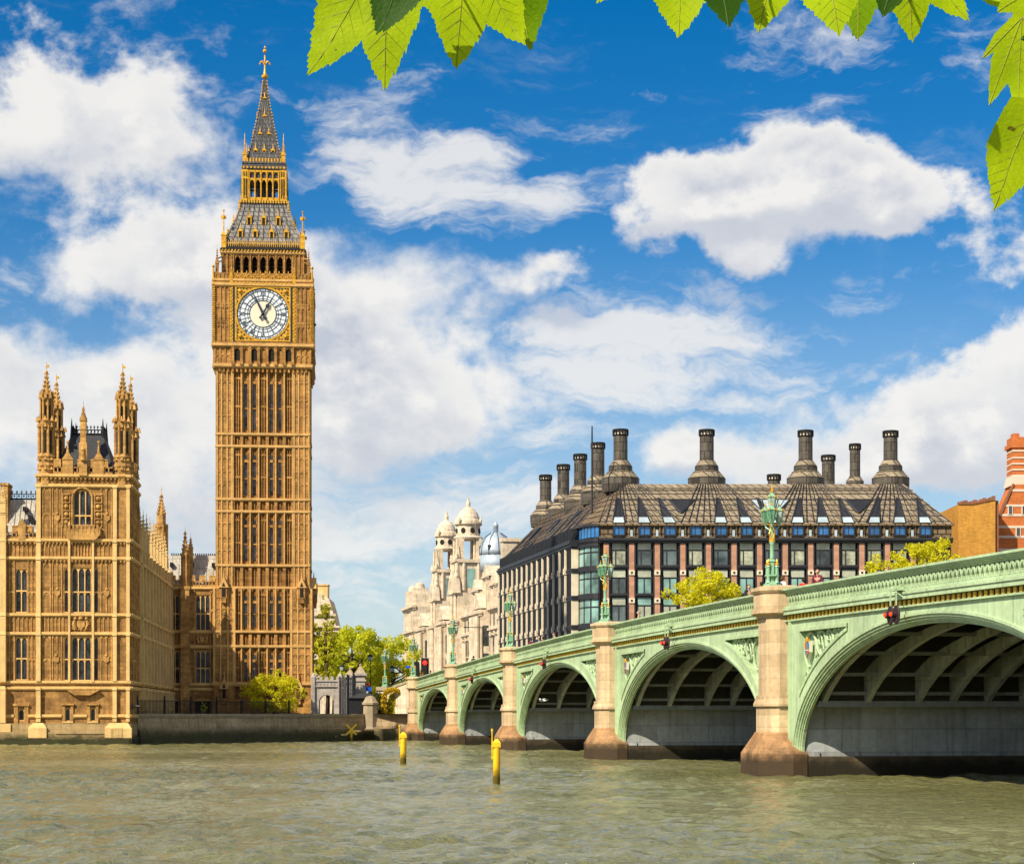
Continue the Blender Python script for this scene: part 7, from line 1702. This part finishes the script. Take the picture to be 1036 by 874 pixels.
# yellow-green planes behind the bridge
x, y, z = P(711, 620, 259); tree('plane_tree', 'bright yellow green tree behind the bridge before the dark office block', 'tree', x, y, GZ, (x, y, P(0, 604, 259)[2], 5.1, 4.6, 3.9), M_LEAF_YELLOW, 120, .36, 110, .35, 3, 14, 'spring trees behind the bridge', 12)
x, y, z = P(938, 600, 262); tree('plane_tree', 'yellow green tree behind the bridge beside the ochre brick wall', 'tree', x, y, GZ, (x, y, P(0, 576, 262)[2], 4.6, 4.4, 4.1), M_LEAF_YELLOW, 120, .36, 100, .35, 8, 14, 'spring trees behind the bridge', 14)
x, y, z = P(899, 600, 263); tree('plane_tree', 'lower yellow green tree left of the taller one by the ochre wall', 'tree', x, y, GZ, (x, y, P(0, 580, 263)[2], 3.4, 3.6, 2.9), M_LEAF_YELLOW, 120, .36, 70, .3, 9, 10, 'spring trees behind the bridge', 14)
# trees by the clock tower and the square
x, y, z = P(329, 720, 253.6); tree('lime_tree', 'tall loose tree with dark limbs right beside the clock tower', 'tree', x+.3, y, GZ, (x-.1, y, P(0, 652, 253.6)[2], 1.6, 1.6, 6.2), M_LEAF_OLIVE, 170, .34, 170, .24, 12, 12, 'trees beyond the gateway')
x, y, z = P(356, 720, 300); tree('lime_tree', 'broad round yellow green tree behind the grey gate piers', 'tree', x, y, GZ, (x, y, P(0, 664, 300)[2], 5.2, 4.5, 4.9), M_LEAF_GREEN, 120, .38, 110, .35, 15, 14, 'trees beyond the gateway', 2.0)
x, y, z = P(338, 720, 310); tree('lime_tree', 'shaded tree further back between the tower and the round tree', 'tree', x, y, GZ, (x, y, P(0, 672, 310)[2], 3.6, 3.6, 5.2), M_LEAF_GREEN, 110, .4, 80, .3, 16, 12, 'trees beyond the gateway', 1.5)
x, y, z = P(398, 720, 306); tree('lime_tree', 'paler tree in front of the white offices, right of the round tree', 'tree', x, y, GZ, (x, y, P(0, 676, 306)[2], 4.9, 4.3, 5.2), M_LEAF_GREEN, 115, .38, 105, .33, 18, 14, 'trees beyond the gateway', 1.5)
x, y, z = P(378, 720, 315); tree('lime_tree', 'distant tree between the round tree and the paler tree', 'tree', x, y, GZ, (x, y, P(0, 682, 315)[2], 4.4, 4.0, 4.6), M_LEAF_OLIVE, 110, .42, 80, .33, 19, 12, 'trees beyond the gateway', 1.0)
# willow-like bush at the foot of the tower
x, y, z = P(277, 722, 247); tree('round_bush', 'round bright yellow green bush on the wall at the clock tower foot', 'bush', x, y, GZ, (x, y, P(0, 702, 247)[2], 3.9, 2.6, 2.75), M_LEAF_YELLOW, 210, .24, 230, .12, 21, 40, None, .1, .85)
x, y, z = P(206, 722, 246); tree('small_bush', 'small dark green bush in front of the palace doorway', 'bush', x, y, GZ, (x, y, GZ+.8, .45, .45, .75), M_LEAF_GREEN, 5000, .16, 26, .05, 23, 4)
# clipped hedge with a yellow flowering arch
def hedge(px0, px1, pyt, Y, mat, label, name='hedge', seed=1, per=420, size=.28):
    x0, x1 = P(px0, 0, Y)[0], P(px1, 0, Y)[0]; z1 = P(0, pyt, Y)[2]; T = Thing(name, ((x0+x1)/2, Y, GZ), label, 'hedge'); r = np.random.default_rng(seed); cen = []; rad = []
    for i in range(90): cen.append((r.uniform(x0+.2, x1-.2), Y+r.uniform(0, .7), r.uniform(GZ+.1, z1-.25))); rad.append(.38)
    me = mesh_quads('leaves', leaf_cloud(cen, rad, per, size, seed)-np.array([(x0+x1)/2, Y, GZ])); me.materials.append(mat); o = bpy.data.objects.new('leaves', me); C.objects.link(o); o.parent = T.root
    s = MB()
    for i in range(9): x = x0+(x1-x0)*(i+.5)/9; s.tube([(x, Y+.3, GZ-.1), (x+.1, Y+.3, z1-.5)], .04, 5)
    T.part('stems', s, M_BARK)
hedge(378, 387.5, 701, 247, M_LEAF_DARK, 'brown tinged hedge left of the yellow arch of flowers', seed=31); hedge(393, 407.5, 699, 247.2, M_LEAF_OLIVE, 'green hedge right of the yellow arch of flowers', seed=33)
def flower_arch():
    Y = 246.5; T = Thing('flowering_arch', (P(388, 0, Y)[0], Y, GZ), 'yellow flowering shrub curving over the hedge like an arch', 'shrub'); cen = []; rad = []
    for px, py in ((389, 719), (388.5, 714), (388.3, 709), (388.8, 704), (390.5, 700.5), (393, 698.5), (396, 697.8), (399, 698), (402, 699)): cen.append(P(px, py, Y)); rad.append(.42)
    me = mesh_quads('blossom', leaf_cloud(cen, rad, 900, .22, 41)-np.array([P(388, 0, Y)[0], Y, GZ])); me.materials.append(fmat('yellow_blossom', (.45, .30, .01), (.75, .55, .02), (.7, .55, .02), .35)); o = bpy.data.objects.new('blossom', me); C.objects.link(o); o.parent = T.root
    s = MB(); s.tube([cen[0], cen[2], cen[4], cen[8]], [.08, .06, .05, .02], 6); T.part('stem', s, M_BARK)
flower_arch()

# ------------------------------------------------------------------ sycamore leaves overhead, on their twigs
def leafmat(name, lo, hi, tr, tw):
    m = bpy.data.materials.new(name); m.use_nodes = True; t = NT(m.node_tree); t.N.clear(); out = t.n('ShaderNodeOutputMaterial'); tc = t.n('ShaderNodeTexCoord').outputs['Object']
    n = t.math('ADD', t.math('MULTIPLY', t.noise(tc, 9, 4, .6), .7), t.math('MULTIPLY', t.noise(tc, 70, 3, .6), .3)); c = t.ramp(n, [(.35, lo), (.65, hi)])
    sp = t.smooth(t.noise(tc, 55, 2, .5), .735, .77); c = t.mix(sp, c, (.10, .05, .01))
    p = t.n('ShaderNodeBsdfPrincipled'); t.L.new(c, p.inputs['Base Color']); p.inputs['Roughness'].default_value = .5; p.inputs['Specular IOR Level'].default_value = .08
    vo = t.n('ShaderNodeTexVoronoi'); vo.feature = 'DISTANCE_TO_EDGE'; t.L.new(tc, vo.inputs['Vector']); vo.inputs['Scale'].default_value = 130
    bp = t.n('ShaderNodeBump'); bp.inputs['Strength'].default_value = .35; bp.inputs['Distance'].default_value = .002; t.L.new(vo.outputs['Distance'], bp.inputs['Height']); t.L.new(bp.outputs[0], p.inputs['Normal'])
    tr_ = t.n('ShaderNodeBsdfTranslucent'); t.L.new(t.mix(.55, c, tr), tr_.inputs['Color']); mx = t.n('ShaderNodeMixShader'); mx.inputs[0].default_value = tw
    t.L.new(p.outputs[0], mx.inputs[1]); t.L.new(tr_.outputs[0], mx.inputs[2]); t.L.new(mx.outputs[0], out.inputs[0]); return m
M_SYC = leafmat('sycamore_leaf', (.30, .44, .004), (.46, .60, .008), (.62, .78, .01), .45); M_SYC_DK = leafmat('shaded_leaf', (.018, .06, .003), (.03, .085, .004), (.05, .14, .01), .25)  # second leaf is a dark copy: a leaf's shade put into its colour
M_SYC_MID = leafmat('mid_green_leaf', (.14, .29, .004), (.24, .40, .006), (.34, .52, .01), .4); M_VEIN = pmat('leaf_veins', (.22, .25, .012), .6, .1, 20); M_VEIN_DK = pmat('shaded_leaf_veins', (.05, .10, .012), .6, .1, 20); M_STALK = pmat('leaf_stalk', (.22, .20, .03), .6, .2, 20)
def leaf_polar(lobes, W, n=720, teeth=1.0, seed=0):
    """outline radius by angle of a palmate leaf: each lobe an ovate blade on its own axis, edges toothed"""
    r_ = np.random.default_rng(seed); th = np.linspace(-math.pi, math.pi, n, endpoint=False); rad = np.full(n, .10)
    rho = np.linspace(.02, 1.05, 220)
    for a, L in lobes:
        d = np.angle(np.exp(1j*(th-a)))
        for i in np.where(np.abs(d) < 1.2)[0]:
            u = rho*L*np.cos(d[i])/L; hw = W*L*np.where(u < .52, .80+.20*np.sin(u/.52*np.pi/2), np.clip((1-u)/.48, 0, 1)**.80)
            ok = (np.abs(rho*L*np.sin(d[i])) <= hw) & (u <= 1) & (u > 0)
            if ok.any(): rad[i] = max(rad[i], (rho*L)[np.where(ok)[0].max()])
    return th, rad
def make_leaf(T, ctr, tip, depth, lobes, W, mat, vmat, tilt=0.0, yaw=0.0, seed=0, curl=.22, par=None):
    """ctr, tip: where the leaf base and the main tip hang, as points on the view's own sky; depth: metres from the viewer"""
    c = Vector(P(*ctr, depth)); t = Vector(P(*tip, depth)); ax = t-c; L = ax.length; ax.normalize(); sd = ax.cross(Vector((0, 1, 0))).normalized(); nrm = sd.cross(ax)
    rot = Matrix.Rotation(tilt, 3, sd) @ Matrix.Rotation(yaw, 3, ax); k = 1/max(.5, math.cos(tilt)); ax2 = rot @ ax; sd2 = rot @ sd; n2 = rot @ nrm
    th, rad = leaf_polar(lobes, W, 720, seed=seed); r_ = np.random.default_rng(seed+9); per = np.cumsum(np.hypot(np.gradient(rad), rad*np.gradient(th)))
    saw = (per/.052) % 1.0; saw2 = (per/.15+.3) % 1.0; rad = rad*(1-.034*saw*np.clip(rad/.5, 0, 1)-.034*saw2*np.clip(rad/.5, 0, 1))
    def pos(u, v):
        u = float(u); v = float(v); d = math.hypot(u, v); z = -curl*d*d*L*.9+.05*L*math.sin(7*u+seed)*math.cos(6*v)*d; return c + L*k*u*ax2 + L*v*sd2 + n2*z
    vs = [pos(0, 0)]; fs = []; R_ = 7; n = len(th)
    for j in range(1, R_+1):
        for i in range(n): q = rad[i]*j/R_; vs.append(pos(q*math.cos(th[i]), q*math.sin(th[i])))
    for i in range(n): fs.append((0, 1+i, 1+(i+1) % n))
    for j in range(R_-1):
        for i in range(n): a = 1+j*n+i; b = 1+j*n+(i+1) % n; fs.append((a, a+n, b+n, b))
    m = MB(); m.smooth = True; m.add(vs, fs); lf = T.part('leaf', m, mat)
    v = MB()
    for a, Lb in lobes:
        ca, sa = math.cos(a), math.sin(a); N = 9; main = [pos(Lb*.97*i/N*ca, Lb*.97*i/N*sa) for i in range(N+1)]
        for off in (-.0022,): v.tube([p+n2*off*L*0 for p in main], [max(.0009, .0036*L*2*(1-i/N*.8)) for i in range(N+1)], 4)
        for q in range(2, 9):
            s0 = Lb*q/10
            for sg in (-1, 1):
                aa = a+sg*.78; ln = W*Lb*.95*math.sin(math.pi*min(1, (q/10)**.8))**.9*.92
                v.tube([pos(s0*ca+ln*f*math.cos(aa), s0*sa+ln*f*math.sin(aa)) for f in (0, .35, .7, .95)], [.0022*L*2, .0016*L*2, .0012*L*2, .0006*L*2], 3)
    T.part('vein', v, vmat, lf); return c
SEN = lambda s=1.0: [(0, 1.0), (R(47)*s, .86), (-R(47)*s, .86), (R(98), .58), (-R(98), .58)]
def twig_part(T, pts, r0, r1): t = MB(); t.smooth = True; n = len(pts); t.tube(pts, [r0+(r1-r0)*i/(n-1) for i in range(n)], 7); T.part('twig', t, M_BARK)
def stalk(T, c, to): s = MB(); s.smooth = True; c = Vector(c); to = Vector(to); s.tube([c, c.lerp(to, .5)+Vector((0, .01, -.01)), to], [.0018, .0018, .0025], 6); T.part('leaf_stalk', s, M_STALK)
def build_leaves():
    D = 2.3
    def br(label, pts, leaves, name='sycamore_branch'):
        T = Thing(name, P(*pts[0][:2], pts[0][2]), label, 'branch', 'sycamore sprays hanging at the top'); tw = [P(*p) for p in pts]; twig_part(T, tw, .006, .0035)
        for i, (ctr, tip, dep, lobes, W, mt, vm, tilt, yaw) in enumerate(leaves):
            c = make_leaf(T, ctr, tip, dep, lobes, W, mt, vm, tilt, yaw, seed=i*7+len(label)); near = min(tw, key=lambda q: (Vector(q)-c).length); stalk(T, c, near)
    A = M_SYC; Dk = M_SYC_DK; Md = M_SYC_MID; V = M_VEIN; VD = M_VEIN_DK
    br('sycamore spray with a dark leaf over bright ones, left of the top edge', [(300, -150, 2.5), (420, -120, 2.4), (560, -140, 2.35), (640, -190, 2.35)],
       [((393, -62), (391, 92), 2.42, [(0, 1.0), (-R(29), 1.05), (R(42), .72), (-R(80), .6), (-R(95), .5)], .235, A, V, .15, .1),
        ((472, -60), (459.5, 88), 2.36, [(0, 1.0), (R(30), .90), (-R(45), .72), (R(98), .55), (-R(98), .55)], .24, A, V, -.1, -.12),
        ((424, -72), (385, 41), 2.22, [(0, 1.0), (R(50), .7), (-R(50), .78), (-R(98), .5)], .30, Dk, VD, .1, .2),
        ((524, -58), (531, 47), 2.44, [(0, 1.0), (R(50), .62), (-R(50), .7), (R(100), .4)], .28, Md, V, .25, -.3),
        ((308, -80), (322, 4), 2.5, [(0, 1.0), (R(55), .6), (-R(50), .75)], .32, A, V, .1, .2)])
    br('sycamore spray of many bright leaves along the right half of the top edge', [(620, -160, 2.5), (740, -130, 2.4), (860, -140, 2.4), (1000, -160, 2.4)],
       [((690, -70), (688, 44), 2.4, [(0, 1.0), (R(48), .86), (-R(50), .8), (R(98), .5)], .30, A, V, .1, .1),
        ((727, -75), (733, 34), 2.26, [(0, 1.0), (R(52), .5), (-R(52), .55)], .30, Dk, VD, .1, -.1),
        ((790, -68), (768, 39), 2.42, [(0, 1.0), (R(48), .7), (-R(46), .6), (-R(98), .5)], .27, A, V, .1, .1),
        ((832, -62), (845, 56), 2.3, [(0, 1.0), (R(52), .65), (-R(50), .68), (R(98), .5)], .30, A, V, -.15, .1),
        ((868, -60), (869, 45), 2.5, [(0, 1.0), (R(48), .75), (-R(48), .75)], .26, Md, V, .1, .1),
        ((915, -72), (921, 47), 2.44, [(0, 1.0), (R(30), .97), (-R(46), .74), (R(85), .6)], .25, A, V, .1, -.1),
        ((912, -45), (893, 20), 2.24, [(0, 1.0), (-R(55), .75), (R(55), .7)], .32, Dk, VD, .1, .1),
        ((636, -70), (607, 8), 2.5, [(0, 1.0), (R(48), .8), (-R(44), .85)], .30, A, V, .1, .2),
        ((985, -60), (1022, 14), 2.5, [(0, 1.0), (R(48), .8), (-R(48), .8)], .34, A, V, .1, .2)])
    br('sycamore spray hanging down the right edge of the view', [(1100, -60, 2.5), (1075, 20, 2.4), (1062, 80, 2.35), (1060, 130, 2.3)],
       [((1034, 18), (1030, 119), 2.4, [(0, 1.0), (-R(18), .97), (-R(42), .58), (R(34), .9), (R(90), .6)], .15, A, V, .1, .1),
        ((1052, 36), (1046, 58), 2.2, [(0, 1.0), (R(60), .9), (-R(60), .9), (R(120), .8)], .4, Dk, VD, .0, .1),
        ((1050, 100), (999, 216), 2.36, [(0, 1.0), (R(44), .85), (R(95), .55)], .25, A, V, .1, -.1),
        ((1048, -14), (1008, 15), 2.45, [(0, 1.0), (R(50), .8), (-R(50), .85)], .33, A, V, .1, .1)])
build_leaves()
